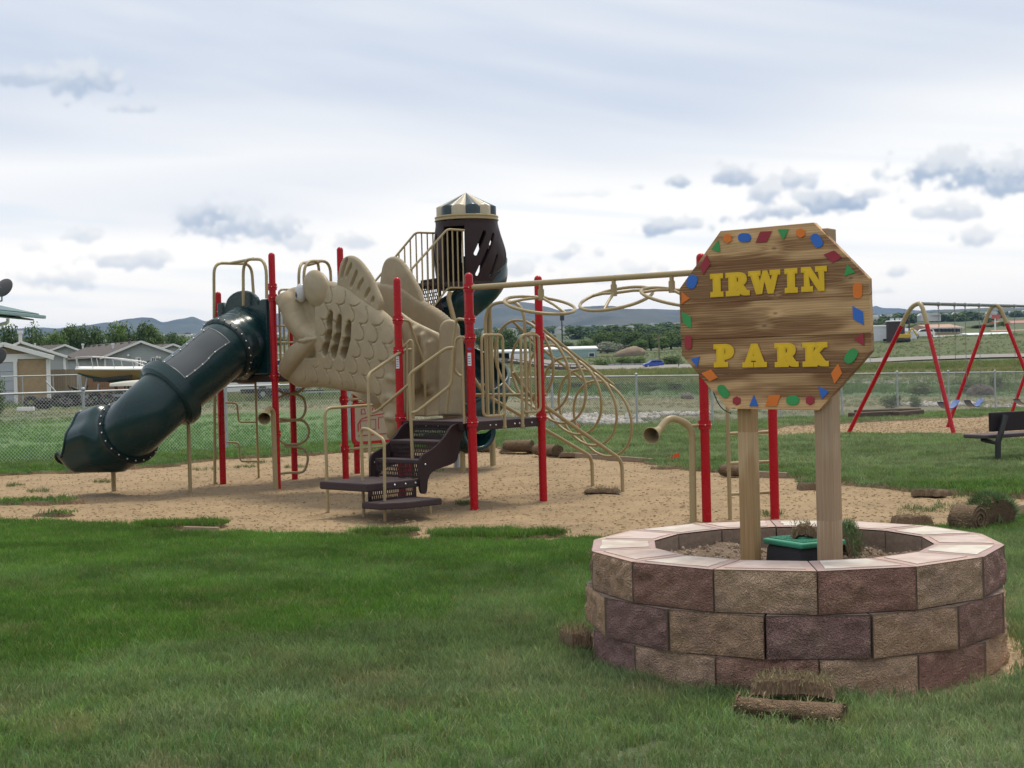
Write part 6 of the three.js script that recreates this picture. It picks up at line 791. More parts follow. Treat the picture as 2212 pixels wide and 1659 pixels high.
  // fins
  const fin = (pts, dep, slots, nm) => { const P = smooth(pts.map(([x, y]) => V(...pl(x, y, dep), 0)), 120, true).map((v) => [v.x, v.y]), a = P.map((p) => p[0]), b = P.map((p) => p[1]), S = slots.map((s) => s.map(([x, y]) => pl(x, y, dep))); return part(fish, nm, panel((x, y) => polySD(P, x, y), Math.min(...a) - 0.03, Math.max(...a) + 0.03, Math.min(...b) - 0.03, Math.max(...b) + 0.03, 0.014, (x, y, d) => { let g = 0; for (const s of S) for (let i = 0; i < s.length - 1; i++) g = Math.max(g, capSD(x, y, ...s[i], ...s[i + 1], 0.035, 0.035)); return rnd(d, 0.035, 0.035) - 0.03 * ss(0, 0.022, g); }, (x, y, d) => rnd(d, 0.035, 0.035), mp(dep)), M.fish); };
  fin([[672, 520], [680, 440], [700, 350], [725, 305], [775, 290], [825, 310], [880, 370], [940, 460], [985, 560], [1018, 650], [1015, 710], [1003, 745], [940, 705], [860, 655], [760, 590], [700, 550]], -0.05, [[[755, 325], [728, 400], [716, 460]], [[790, 372], [765, 420], [755, 450]], [[832, 430], [808, 490], [792, 530]], [[882, 492], [858, 525], [845, 560]], [[935, 565], [915, 595], [905, 620]], [[968, 638], [958, 655]]], 'fin');
  fin([[1010, 560], [1018, 470], [1035, 370], [1065, 315], [1120, 298], [1170, 320], [1220, 380], [1280, 480], [1330, 580], [1355, 670], [1352, 715], [1335, 745], [1250, 800], [1150, 790], [1060, 740], [1005, 660]], far0, [], 'fin');
  // eye
  { const [ex, ey] = pl(500, 562), c = mp(0)(ex, ey, 0.0); const bas = new THREE.Matrix4().makeBasis(fd, Yv, fn).setPosition(c), tilt = new THREE.Matrix4().makeRotationZ(-0.35); const eye = part(fish, 'eye_socket', new THREE.SphereGeometry(1, 32, 24).scale(0.35, 0.235, 0.095).applyMatrix4(tilt).applyMatrix4(bas), M.fish);
    const d1 = V(-0.84, 0.0, 0.26).normalize(), [px2, py2] = pl(405, 590), cc = mp(0)(px2, py2, 0.03); const ball0 = (r, sx, sy, sz, o, m, nm) => part(fish, nm, new THREE.SphereGeometry(1, 24, 16).scale(sx * r, sy * r, sz * r).applyMatrix4(new THREE.Matrix4().makeBasis(fd, Yv, fn).setPosition(cc.clone().addScaledVector(fd, o[0]).addScaledVector(Yv, o[1]).addScaledVector(fn, o[2]))), m); ball0(0.11, 0.75, 1.1, 0.7, [0.0, 0.0, 0.03], mat([0.5, 0.5, 0.52], 0.25), 'eyeball'); ball0(0.065, 0.6, 0.95, 0.7, [0.0, -0.015, 0.068], mat([0.12, 0.13, 0.17], 0.2), 'iris'); ball0(0.04, 0.5, 0.85, 0.6, [0.008, -0.02, 0.088], M.black, 'pupil'); }
  // crawl ramp between the side panels with climbing ridges
  { const nS = 40, nW = 14, pos = [], idx = [], A = V(0, 0, 0), y0 = pl(640, 1240)[1]; for (let i = 0; i <= nS; i++) for (let k = 0; k <= nW; k++) { const t = i / nS, s = lerp(0.35, 2.75, t), w = k / nW, y = lerp(1.42, 0.98, ss(0.15, 0.85, t)) + 0.16 * (2 * w - 1) ** 2, p = f0.clone().addScaledVector(fd, s).addScaledVector(fn, lerp(-0.02, far0 + 0.02, w)).setY(y); pos.push(p.x, p.y, p.z); } for (let i = 0; i < nS; i++) for (let k = 0; k < nW; k++) { const a = i * (nW + 1) + k; idx.push(a, a + 1, a + nW + 1, a + 1, a + nW + 2, a + nW + 1); } const g = new THREE.BufferGeometry(); g.setAttribute('position', new THREE.Float32BufferAttribute(pos, 3)); g.setIndex(idx); g.computeVertexNormals(); const m = M.fish.clone(); m.side = THREE.DoubleSide; part(fish, 'ramp', g, m); }
  // the ridged inner wall that shows from the low deck, and the two rounded end plates
  { const D = 17.5, z = (x, y, d = D) => AT(672 + 0.2778 * x, 691 + 0.2778 * y, d), o = V(0, 0, 0), wall = [[700, -60], [790, 5], [880, 50], [985, 98], [1085, 175], [1150, 260], [1180, 640], [1160, 720], [980, 745], [790, 735], [700, 700]].map(([x, y]) => z(x, y)), n = V(-0.35, 0, 0.94).normalize(), ex = V(n.z, 0, -n.x), c0 = wall[0], L = wall.map((p) => { const q = PL(...(() => { const v = p.clone().sub(camera.position), f = v.dot(fw); return [1106 + F * v.dot(rt) / f, 829.5 - F * v.dot(up) / f]; })(), c0, n).sub(c0); return [q.dot(ex), q.y]; });
    const P = L, a = P.map((p) => p[0]), b = P.map((p) => p[1]); const rid = [[905, 125, 960, 540], [975, 180, 950, 480], [830, 80, 850, 520]].map(([x0, y0, x1, y1]) => [z(x0, y0), z(x1, y1)].map((p) => { const q = p.sub(c0); return [q.dot(ex), q.y]; }));
    const yb = Math.min(...b); part(fish, 'ridged_wall', panel((x, y) => polySD(P, x, y), Math.min(...a) - 0.03, Math.max(...a) + 0.03, yb - 0.03, Math.max(...b) + 0.03, 0.016, (x, y, d) => { let h = rnd(d, 0.05, 0.04); for (const [p, q] of rid) h += 0.07 * ss(-0.02, 0.05, capSD(x, y, ...p, ...q, 0.05, 0.075)); h += 0.30 * Math.pow(clamp((yb + 0.34 - y) / 0.34), 2); return h; }, () => 0.02, (x, y, w) => c0.clone().addScaledVector(ex, x).addScaledVector(n, w).setY(c0.y + y)), M.fish);
    for (const [x0, x1, yt, yb2, dd] of [[700, 782, -5, 735, 16.95], [990, 1165, -5, 745, 16.75]]) { const pts = [], p = (x, y) => z(x, y, dd), w = (x1 - x0) / 2, cx = (x0 + x1) / 2; pts.push([x0, yb2]); for (let k = 0; k <= 14; k++) { const t = Math.PI - k / 14 * Math.PI; pts.push([cx + w * 0.92 * Math.cos(t), yt + w * 0.95 - w * 0.95 * Math.sin(t)]); } pts.push([x1, yt + 330], [x1 + 12, yb2]); const c = p(cx, yb2), pg = pts.map(([x, y]) => { const q = p(x, y).sub(c); return [q.x, q.y]; }).reverse(), aa = pg.map((q) => q[0]), bb2 = pg.map((q) => q[1]); part(fish, 'end_plate', panel((x, y) => polySD(pg, x, y), Math.min(...aa) - 0.02, Math.max(...aa) + 0.02, Math.min(...bb2) - 0.02, Math.max(...bb2) + 0.02, 0.012, (x, y, d) => rnd(d, 0.03, 0.035), (x, y, d) => rnd(d, 0.03, 0.035), (x, y, w2) => V(c.x + x, c.y + y, c.z + w2)), M.fish); } }
}
// ---------- round stone planter ----------
{
  const t = thing('stone_planter', 'round planter of tan and purple split-faced concrete blocks around the park sign', 'planter', V(WC.x, 0, WC.z)); off.set(t, V(0, 0, 0)); t.position.set(WC.x, 0, WC.z);
  const N = 14, da = 2 * Math.PI / N, RO = 1.05, RI = 0.715, H = 0.2, ap = RO * Math.cos(da / 2);
  const tanC = [0.64, 0.43, 0.295], purC = [0.39, 0.22, 0.19];
  const spk = (c, s) => { const t2 = tex(256, 256, (u, v) => { const a = fbmP(u + s, v, 6, 4), b = fbmP(u, v + s, 40, 3), p = vn(u * 120 + s * 50, v * 120), k = 0.62 + 0.45 * a + 0.4 * (b - 0.35); const o = ss(0.45, 0.72, fbmP(u + s * 2, v + 0.4, 3, 4)), c2 = c === tanC ? [0.46, 0.3, 0.235] : [0.48, 0.31, 0.245]; return p > 0.97 ? [0.62, 0.55, 0.5] : c.map((q, i) => lerp(q, c2[i], 0.55 * o) * k); }, true); return t2; };
  const faceM = [0, 1].map((k) => { const map = spk(k ? purC : tanC, 0.3 + k); return [[1, 1, 1], [0.84, 0.86, 0.9], [1.0, 0.94, 0.86], [0.9, 0.86, 0.84]].map((c) => new THREE.MeshStandardMaterial({ map, color: rgb(...c), roughness: 0.95, bumpMap: bumpFine, bumpScale: 0.03 })); });
  const sideM = mat([0.36, 0.27, 0.21], 0.95, { map: groundT }); const capM = [mat([0.5, 0.36, 0.31], 0.9, { map: spotT, bumpMap: bumpFine, bumpScale: 0.002 }), mat([0.42, 0.3, 0.28], 0.9, { map: spotT, bumpMap: bumpFine, bumpScale: 0.002 })];
  const stain = (c, s) => tex(128, 128, (u, v) => { const a = fbmP(u + s, v, 4, 4), b = fbmP(u, v + s, 20, 2), k = 0.85 + 0.25 * (b - 0.4); const m = ss(0.52, 0.7, a); return c.map((q, i) => lerp(q, [0.42, 0.32, 0.27][i], m * 0.6) * k); }, true);
  const insM = [new THREE.MeshStandardMaterial({ map: stain([0.56, 0.45, 0.41], 0.1), roughness: 0.85 }), new THREE.MeshStandardMaterial({ map: stain([0.62, 0.57, 0.5], 0.6), roughness: 0.85 })];
  // the first joint of the top course lies a little right of the direction to the camera
  const toCam = Math.atan2(-WC.z, -WC.x), joint = toCam - 0.109;
  function block(a0, a1, y0, course, v) { // geometry round the origin: split face outside, smooth elsewhere
    const pos = [], uv = [], idx = [], gp = 0.0035, q = rng(v * 31 + 7), nx = 22, ny = 12, ox = q() * 9, oy = q() * 9; const P = (a, r) => [r * Math.cos(a), r * Math.sin(a)], A = P(a0, RO), Bq = P(a1, RO), L = Math.hypot(A[0] - Bq[0], A[1] - Bq[1]), ex = [(Bq[0] - A[0]) / L, (Bq[1] - A[1]) / L], nn = [Math.cos((a0 + a1) / 2), Math.sin((a0 + a1) / 2)], out = 0.006 * (q() - 0.5) + (course === 1 ? 0.012 : 0), y1 = y0 + H - 0.003;
    for (let j = 0; j <= ny; j++) for (let i = 0; i <= nx; i++) { const s = lerp(gp, L - gp, i / nx), y = lerp(y0 + 0.001, y1, j / ny), e = Math.min(s, L - s, y - y0, y1 - y), r = (fbm(s * 16 + ox, y * 16 + oy, 4) - 0.45) * 0.055 * ss(0, 0.03, e) - 0.006 * ss(0.014, 0, e), o = out + r; pos.push(A[0] + ex[0] * s + nn[0] * o, y, A[1] + ex[1] * s + nn[1] * o); uv.push((s + ox) / 0.4, (y + oy) / 0.4); }
    const W1 = nx + 1; for (let j = 0; j < ny; j++) for (let i = 0; i < nx; i++) { const a = j * W1 + i; idx.push(a, a + W1, a + 1, a + 1, a + W1, a + W1 + 1); }
    let f = new THREE.BufferGeometry(); f.setAttribute('position', new THREE.Float32BufferAttribute(pos, 3)); f.setAttribute('uv', new THREE.Float32BufferAttribute(uv, 2)); f.setIndex(idx); f.computeVertexNormals(); f = prep(f);
    const gi = gp / RI, C = P(a0 + gi, RI), Dq = P(a1 - gi, RI), A2 = [A[0] + ex[0] * gp + nn[0] * out, A[1] + ex[1] * gp + nn[1] * out], B2 = [Bq[0] - ex[0] * gp + nn[0] * out, Bq[1] - ex[1] * gp + nn[1] * out]; const qd = (p) => { const g = new THREE.BufferGeometry(); g.setAttribute('position', new THREE.Float32BufferAttribute(p.flat(), 3)); g.setAttribute('uv', new THREE.Float32BufferAttribute([0, 0, 1.2, 0, 1.2, 0.6, 0, 0.6], 2)); g.setIndex([0, 1, 2, 0, 2, 3]); g.computeVertexNormals(); return prep(g); }, c = 0.006, h = (p, y) => [p[0], y, p[1]], inn = (p, k) => [p[0] - nn[0] * k, p[1] - nn[1] * k];
    const rest = [qd([h(C, y0), h(Dq, y0), h(Dq, y1 - c), h(C, y1 - c)]), qd([h(A2, y0), h(C, y0), h(C, y1), h(A2, y1)]), qd([h(Dq, y0), h(B2, y0), h(B2, y1), h(Dq, y1)])], top = [qd([h(A2, y1), h(C, y1), h(Dq, y1), h(B2, y1)].map((p) => [p[0], p[1], p[2]]))];
    return { f, rest, top, quad: [A2, B2, Dq, C], y1 };
  }
  for (let c = 0; c < 3; c++) for (let i = 0; i < N; i++) { // course 0 is the top
    const a0 = joint + (i + (c === 1 ? 0.5 : 0)) * da, a1 = a0 + da, y0 = 0.4 - 0.2 * c - (c === 2 ? 0.0 : 0), k = c === 1 ? i % 2 : c === 2 ? (i + 1) % 2 : i % 2, b = block(a0, a1, y0, c, c * 20 + i + 1);
    const o = part(t, 'block', b.f, faceM[k][(i * 5 + c * 3 + (i * i) % 3) % 4]); part(o, 'block_body', [...b.rest, ...(c ? b.top : [])], sideM);
    if (c === 0) { part(o, 'cap_face', b.top, capM[k]); // a patch of light mortar on every top block, outline uneven
      const [A, Bq, Dq, C] = b.quad, q = rng(200 + i), at2 = (u, v) => { const p = [lerp(A[0], Bq[0], u), lerp(A[1], Bq[1], u)], s = [lerp(C[0], Dq[0], u), lerp(C[1], Dq[1], u)]; return [lerp(p[0], s[0], v), lerp(p[1], s[1], v)]; }, pts = [], jt = (n) => n + (q() - 0.5) * 0.03; for (const [u0, v0, u1, v1] of [[0.1, 0.13, 0.92, 0.13], [0.92, 0.13, 0.86, 0.9], [0.86, 0.9, 0.14, 0.9], [0.14, 0.9, 0.1, 0.13]]) for (let m = 0; m < 5; m++) pts.push(at2(jt(lerp(u0, u1, m / 5)), jt(lerp(v0, v1, m / 5))));
      const g = slab(pts.map(([x, z]) => [x, -z]), V(0, b.y1 + 0.004, 0), V(1, 0, 0), V(0, 0, -1), 0.004); part(o, 'inset', g, insM[k]); }
  }
  // loose soil inside
  const soil = (() => { const n = 70, pos = [], uv = [], idx = []; for (let j = 0; j <= n; j++) for (let i = 0; i <= n; i++) { const x = lerp(-0.78, 0.78, i / n), z = lerp(-0.78, 0.78, j / n); pos.push(x, 0.42 + 0.08 * fbm(x * 3 + 4, z * 3, 4) + 0.04 * (fbm(x * 14, z * 14, 3) - 0.5) + 0.05 * ss(0.35, 0.75, Math.hypot(x, z)), z); uv.push(x * 1.3, z * 1.3); } for (let j = 0; j < n; j++) for (let i = 0; i < n; i++) { const a = j * (n + 1) + i, x = pos[a * 3], z = pos[a * 3 + 2]; if (Math.hypot(x, z) > 0.74) continue; idx.push(a, a + n + 1, a + 1, a + 1, a + n + 1, a + n + 2); } const g = new THREE.BufferGeometry(); g.setAttribute('position', new THREE.Float32BufferAttribute(pos, 3)); g.setAttribute('uv', new THREE.Float32BufferAttribute(uv, 2)); g.setIndex(idx); g.computeVertexNormals(); return g.translate(WC.x, 0, WC.z); })(); const so = struct('planter_soil', soil, M.soil, 'stuff');
  const q = rng(3), L = [], cl = new THREE.IcosahedronGeometry(0.012, 0); cl.deleteAttribute('uv'); for (let i = 0; i < 1600; i++) { const a = q() * 6.283, r = 0.7 * Math.sqrt(q()), x = r * Math.cos(a), z = r * Math.sin(a), k = 0.16 + 0.18 * q(); L.push([WC.x + x, 0.42 + 0.08 * fbm(x * 3 + 4, z * 3, 4) + 0.04 * (fbm(x * 14, z * 14, 3) - 0.5) + 0.05 * ss(0.35, 0.75, r), WC.z + z, 0.4 + 1.4 * q() * q(), k, k * 0.74, k * 0.54]); } scatter('soil_clods', [cl], L, M.bit);
}
// ---------- the sign ----------
const woodT = (seed, lo, hi, knots) => tex(512, 256, (u, v) => {
  let w = v * 15 + 1.6 * (fbm(u * 2.2 + seed, v * 2 + seed, 3) - 0.5) + 0.5 * (fbm(u * 7 + seed, v * 3, 2) - 0.5), dk = 0, kn2 = 0;
  for (const [kx, ky, r] of knots) { const d = Math.hypot((u - kx) * 4.2, (v - ky) * 1.3) / r; w += 1.1 * Math.exp(-d * d * 0.35) * Math.sign(v - ky + 1e-3); dk = Math.max(dk, ss(0.42, 0.15, d)); kn2 = Math.max(kn2, ss(1.5, 0.4, d)); }
  const g = 0.5 + 0.5 * Math.sin(w * 6.283 * 1.0), fine = vn(u * 9 + seed, v * 190 + seed * 3), st = fbm(u * 1.7 + seed * 2, v * 1.2 + seed, 3), br = ss(0.42, 0.7, fbm(u * 3 + seed * 3, v * 2.2 + seed, 3));
  let t = clamp(0.26 + 0.24 * Math.pow(g, 2.2) * (0.3 + fine) + 0.6 * (br - 0.32) + 0.42 * (fine - 0.5) + 0.3 * kn2 - 0.22 * (1 - ss(0, 0.22, Math.min(v, 1 - v)))); const k = 0.82 + 0.4 * (st - 0.5); return [0, 1, 2].map((q) => lerp(lerp(lo[q], hi[q], t) * k, 0.05, dk * 0.55));
}, true);
{
  const posts = [GP(1622, 1196, 0.47), GP(1789, 1211, 0.47)]; posts[0] = AT(1622, 1196, 7.62); posts[1] = AT(1790, 1209, 7.32);
  const ex = V(0.809, 0, 0.588).normalize(), n = V(-0.588, 0, 0.809).normalize(); if (n.z < 0) n.negate();
  const front = AT(1675, 690, 7.42), S = (X, Y) => { const p = PL((2150 + X / 2.0733) * 0.64005, (700 + Y / 2.0733) * 0.64005, front, n).sub(front); return [p.dot(ex), p.y]; }, o = front.clone();
  const t = thing('park_sign', 'octagonal wooden park sign with yellow letters and coloured shapes on two posts', 'sign', V((posts[0].x + posts[1].x) / 2, 0.47, (posts[0].z + posts[1].z) / 2));
  const oct = [[583, 165], [1235, 105], [1622, 496], [1640, 1005], [1272, 1420], [635, 1409], [312, 1032], [295, 572]].map((p) => S(...p)).reverse();
  const seams = [[510, 415, 1490, 348], [295, 677, 1625, 615], [312, 920, 1640, 887], [450, 1166, 1480, 1160]].map(([a, b, c, d]) => (S(a, b)[1] + S(c, d)[1]) / 2), tops = oct.map((p) => p[1]), ys = [Math.max(...tops) + 0.01, ...seams, Math.min(...tops) - 0.01];
  const clipY = (poly, y, keepBelow) => { const r = []; poly.forEach((p, i) => { const q = poly[(i + 1) % poly.length], a = keepBelow ? p[1] <= y : p[1] >= y, b = keepBelow ? q[1] <= y : q[1] >= y; if (a) r.push(p); if (a !== b) { const k = (y - p[1]) / (q[1] - p[1]); r.push([lerp(p[0], q[0], k), y]); } }); return r; };
  const lo = [0.21, 0.09, 0.028], hi = [0.8, 0.51, 0.25], kn = [[[0.5, 0.35, 0.16], [0.36, 0.7, 0.22]], [[0.83, 0.45, 0.14], [0.5, 0.12, 0.1]], [[0.45, 0.3, 0.16], [0.5, 0.62, 0.14]], [[0.62, 0.7, 0.14], [0.06, 0.3, 0.16]], [[0.3, 0.1, 0.12]]];
  for (let i = 0; i < 5; i++) { const p = clipY(clipY(oct, ys[i] - 0.0003, true), ys[i + 1] + 0.0003, false); const g = slab(p, o.clone().addScaledVector(n, 0.0015 * ((i * 7) % 3)), ex, Yv, 0.04, 0.0025), uva = g.attributes.uv, pa = g.attributes.position; for (let k = 0; k < pa.count; k++) { const v = V(pa.getX(k), pa.getY(k), pa.getZ(k)).sub(o); uva.setXY(k, v.dot(ex) / 1.24 + 0.5, (v.y - ys[i + 1]) / (ys[i] - ys[i + 1]) * 0.98 + v.dot(n) * 3); } const bt = woodT(i * 3.7 + 1, lo, hi, kn[i]); part(t, 'board', g, new THREE.MeshStandardMaterial({ map: bt, roughness: 0.62, bumpMap: bt, bumpScale: 0.002 })); }
  // posts behind the boards
  const pw = [woodT(31, [0.36, 0.225, 0.1], [0.6, 0.43, 0.25], [[0.36, 0.5, 0.2]]), woodT(47, [0.42, 0.28, 0.17], [0.64, 0.5, 0.36], [])];
  posts.forEach((p, i) => { const c = V(p.x, 0, p.z), y1 = i ? AT(1800, 497, 7.4).y : o.y + ys[1], w = i ? 0.098 : 0.082, h = y1 - 0.3, g = new RoundedBoxGeometry(w, h, w * 1.0, 2, 0.006), uva = g.attributes.uv, pa = g.attributes.position; for (let k = 0; k < pa.count; k++) uva.setXY(k, pa.getY(k) / 1.4 + 0.37 * i, (pa.getX(k) + pa.getZ(k)) / 0.34 + 0.5); g.applyMatrix4(new THREE.Matrix4().makeBasis(ex, Yv, n).setPosition(V(c.x, 0.3 + h / 2, c.z).addScaledVector(n, i ? -0.02 : 0))); part(t, 'post', g, new THREE.MeshStandardMaterial({ map: pw[i], roughness: 0.85, bumpMap: pw[i], bumpScale: 0.003 })); });
  // letters
  const font = await new FontLoader().loadAsync('fonts/droid/droid_serif_bold.typeface.json'), yel = mat([0.85, 0.53, 0.012], 0.55, { map: spotT }), cols = { o: mat([0.8, 0.2, 0.02], 0.55, { map: spotT }), b: mat([0.03, 0.15, 0.58], 0.55, { map: spotT }), r: mat([0.36, 0.025, 0.045], 0.55, { map: spotT }), g: mat([0.04, 0.33, 0.09], 0.55, { map: spotT }) };
  for (const [ch, x0, y0, x1, y1] of [['I', 518, 460, 606, 630], ['R', 626, 448, 790, 624], ['W', 785, 433, 1006, 612], ['I', 1038, 424, 1126, 602], ['N', 1154, 408, 1332, 594], ['P', 542, 953, 682, 1120], ['A', 742, 950, 910, 1121], ['R', 968, 945, 1132, 1119], ['K', 1163, 941, 1343, 1116]]) {
    const bev = 0.0095, g = new TextGeometry(ch, { font, size: 0.1, depth: 0.001, curveSegments: 8, bevelEnabled: true, bevelThickness: 0.0008, bevelSize: bev, bevelSegments: 2 }); g.computeBoundingBox(); const bx = g.boundingBox, a = S(x0, y1), b = S(x1, y0), tilt = (S(x1, y1)[1] - S(x0, y1)[1]); g.translate(-bx.min.x, -bx.min.y, 0).scale((b[0] - a[0]) / (bx.max.x - bx.min.x), (b[1] - a[1]) / (bx.max.y - bx.min.y), 1); g.applyMatrix4(new THREE.Matrix4().makeBasis(ex, Yv, n).setPosition(o.clone().addScaledVector(ex, a[0]).addScaledVector(Yv, a[1]).addScaledVector(n, 0.0065))); part(t, 'letter', g, yel); }
  const ov = (cx, cy, rx, ry, rot = 0, k = 2.6) => Array.from({ length: 28 }, (_, i) => { const a = i / 28 * 6.283, c = Math.cos(a), s = Math.sin(a), r = 1 / Math.pow(Math.abs(c) ** k + Math.abs(s) ** k, 1 / k), x = rx * r * c, y = ry * r * s; return [cx + x * Math.cos(rot) - y * Math.sin(rot), cy + x * Math.sin(rot) + y * Math.cos(rot)]; }), hex = (cx, cy, rx, ry) => Array.from({ length: 6 }, (_, i) => [cx + rx * Math.cos(i * 1.0472 + 0.52), cy + ry * Math.sin(i * 1.0472 + 0.52)]);
  const shapes = [['o', hex(636, 217, 33, 34)], ['b', ov(755, 212, 45, 32)], ['r', [[832, 248], [865, 170], [945, 165], [910, 243]]], ['g', [[988, 154], [1063, 152], [1027, 229]]], ['o', hex(1147, 180, 35, 34)], ['b', ov(1260, 232, 34, 52, -0.55)], ['r', [[1308, 330], [1382, 300], [1436, 350], [1370, 390]]], ['g', [[1450, 482], [1474, 398], [1527, 456]]], ['o', ov(1546, 582, 33, 55, 0, 3.4)], ['b', [[1510, 690], [1583, 728], [1590, 824], [1516, 782]]], ['r', [[1520, 922], [1588, 880], [1593, 970]]], ['g', ov(1500, 1040, 36, 58, 0.62)], ['o', [[1360, 1160], [1410, 1092], [1438, 1160], [1385, 1236]]], ['b', [[1272, 1252], [1346, 1287], [1296, 1341]]], ['r', hex(1214, 1350, 34, 35)], ['g', ov(1092, 1350, 45, 34)], ['o', [[900, 1390], [926, 1314], [1008, 1312], [980, 1391]]], ['b', [[820, 1312], [853, 1391], [788, 1391]]], ['r', hex(700, 1353, 31, 32)], ['g', ov(607, 1288, 30, 52, -0.6)], ['o', [[453, 1160], [520, 1134], [568, 1190], [512, 1218]]], ['b', [[378, 1060], [440, 1044], [424, 1118]]], ['r', ov(361, 945, 25, 48, 0, 3.2)], ['g', [[319, 730], [381, 768], [385, 850], [324, 806]]], ['o', [[315, 592], [372, 637], [316, 676]]], ['b', ov(387, 520, 35, 49, 0.3)], ['r', [[444, 410], [492, 330], [516, 398], [466, 472]]], ['g', [[523, 293], [571, 230], [585, 314]]]];
  for (const [c, p] of shapes) { let q = p.map((v) => S(...v)); const sg = q.reduce((s, a, i) => { const b = q[(i + 1) % q.length]; return s + a[0] * b[1] - a[1] * b[0]; }, 0); if (sg < 0) q = q.reverse(); part(t, 'coloured_shape', slab(q, o.clone().addScaledVector(n, 0.0068), ex, Yv, 0.0045, 0.0008), cols[c]); }
}
// ---------- valve box and sod scraps in the planter ----------
{
  const A = [[1648, 1164], [1716, 1151], [1770, 1169], [1730, 1177]].map(([x, y]) => GP(x, y, 0.60)); A[0] = GP(1646, 1164, 0.6); const d1 = A[3].clone().sub(A[0]), d2 = A[1].clone().sub(A[0]); const ex = d1.clone().normalize(), ey = d2.clone().addScaledVector(ex, -d2.dot(ex)).normalize(), w = d1.length(), h = Math.min(0.36, d2.dot(ey)), c = A[0].clone().addScaledVector(ex, w / 2).addScaledVector(ey, h / 2), t = thing('valve_box', 'black irrigation valve box with green lid between the sign posts', 'valve box', at(c, 0.43));
  part(t, 'box_body', (() => { const g = new RoundedBoxGeometry(w * 0.97, 0.2, h * 0.97, 3, 0.03), p = g.attributes.position; for (let i = 0; i < p.count; i++) { const k = 1 + 0.10 * (0.5 - (p.getY(i) + 0.1) / 0.2); p.setX(i, p.getX(i) * k); p.setZ(i, p.getZ(i) * k); } g.computeVertexNormals(); return g.applyMatrix4(new THREE.Matrix4().makeBasis(ex, Yv, ex.clone().cross(Yv)).setPosition(at(c, 0.48))); })(), mat([0.035, 0.036, 0.045], 0.8, { bumpMap: bumpFine, bumpScale: 0.01 }));
  const gm = mat([0.03, 0.23, 0.14], 0.6), lid = part(t, 'lid', new RoundedBoxGeometry(w, 0.03, h, 2, 0.012).applyMatrix4(new THREE.Matrix4().makeBasis(ex, Yv, ex.clone().cross(Yv)).setPosition(at(c, 0.59))), gm), rib = []; for (let i = 0; i < 13; i++) { const k = lerp(-0.42, 0.42, i / 12); if (Math.abs(k) < 0.12) continue; rib.push(box(at(c.clone().addScaledVector(ex, k * w), 0.607), 0.007, 0.006, h * 0.8, ex)); } for (let i = 0; i < 7; i++) rib.push(box(at(c.clone().addScaledVector(ey, lerp(-0.38, 0.38, i / 6) * h), 0.607), w * 0.85, 0.005, 0.006, ex)); part(lid, 'rib', rib, gm); part(lid, 'handle', box(at(c, 0.61), w * 0.2, 0.012, h * 0.25, ex, 0.004), gm);
}
// rolled and folded sod: a soil-brown body with grass on its outer or inner side
let sodN = 0;
function bladeMat(a, b) { return mat(a, 0.8); }
M.sodGrass = mat([0.12, 0.19, 0.07], 0.8); M.sodDry = mat([0.3, 0.25, 0.13], 0.85);
function grassOn(pts, n, len, seed) { // blades standing on points [position, normal]
  const q = rng(seed), pos = []; for (let i = 0; i < n; i++) { const [p, nr] = pts[Math.floor(q() * pts.length)], d = nr.clone().multiplyScalar(0.8).add(V(q() - 0.5, q() * 0.5, q() - 0.5).multiplyScalar(1.0)).normalize(), L = len * (0.5 + q()), w = V(q() - 0.5, q() - 0.5, q() - 0.5).normalize().multiplyScalar(0.0022 + 0.001 * q()), b = p.clone().add(V(q() - 0.5, q() - 0.5, q() - 0.5).multiplyScalar(0.05)), e = b.clone().addScaledVector(d, L).add(V(0, -L * 0.25, 0)); pos.push(b.x - w.x, b.y - w.y, b.z - w.z, b.x + w.x, b.y + w.y, b.z + w.z, e.x, e.y, e.z); } const g = new THREE.BufferGeometry(); g.setAttribute('position', new THREE.Float32BufferAttribute(pos, 3)); g.computeVertexNormals(); return g; }
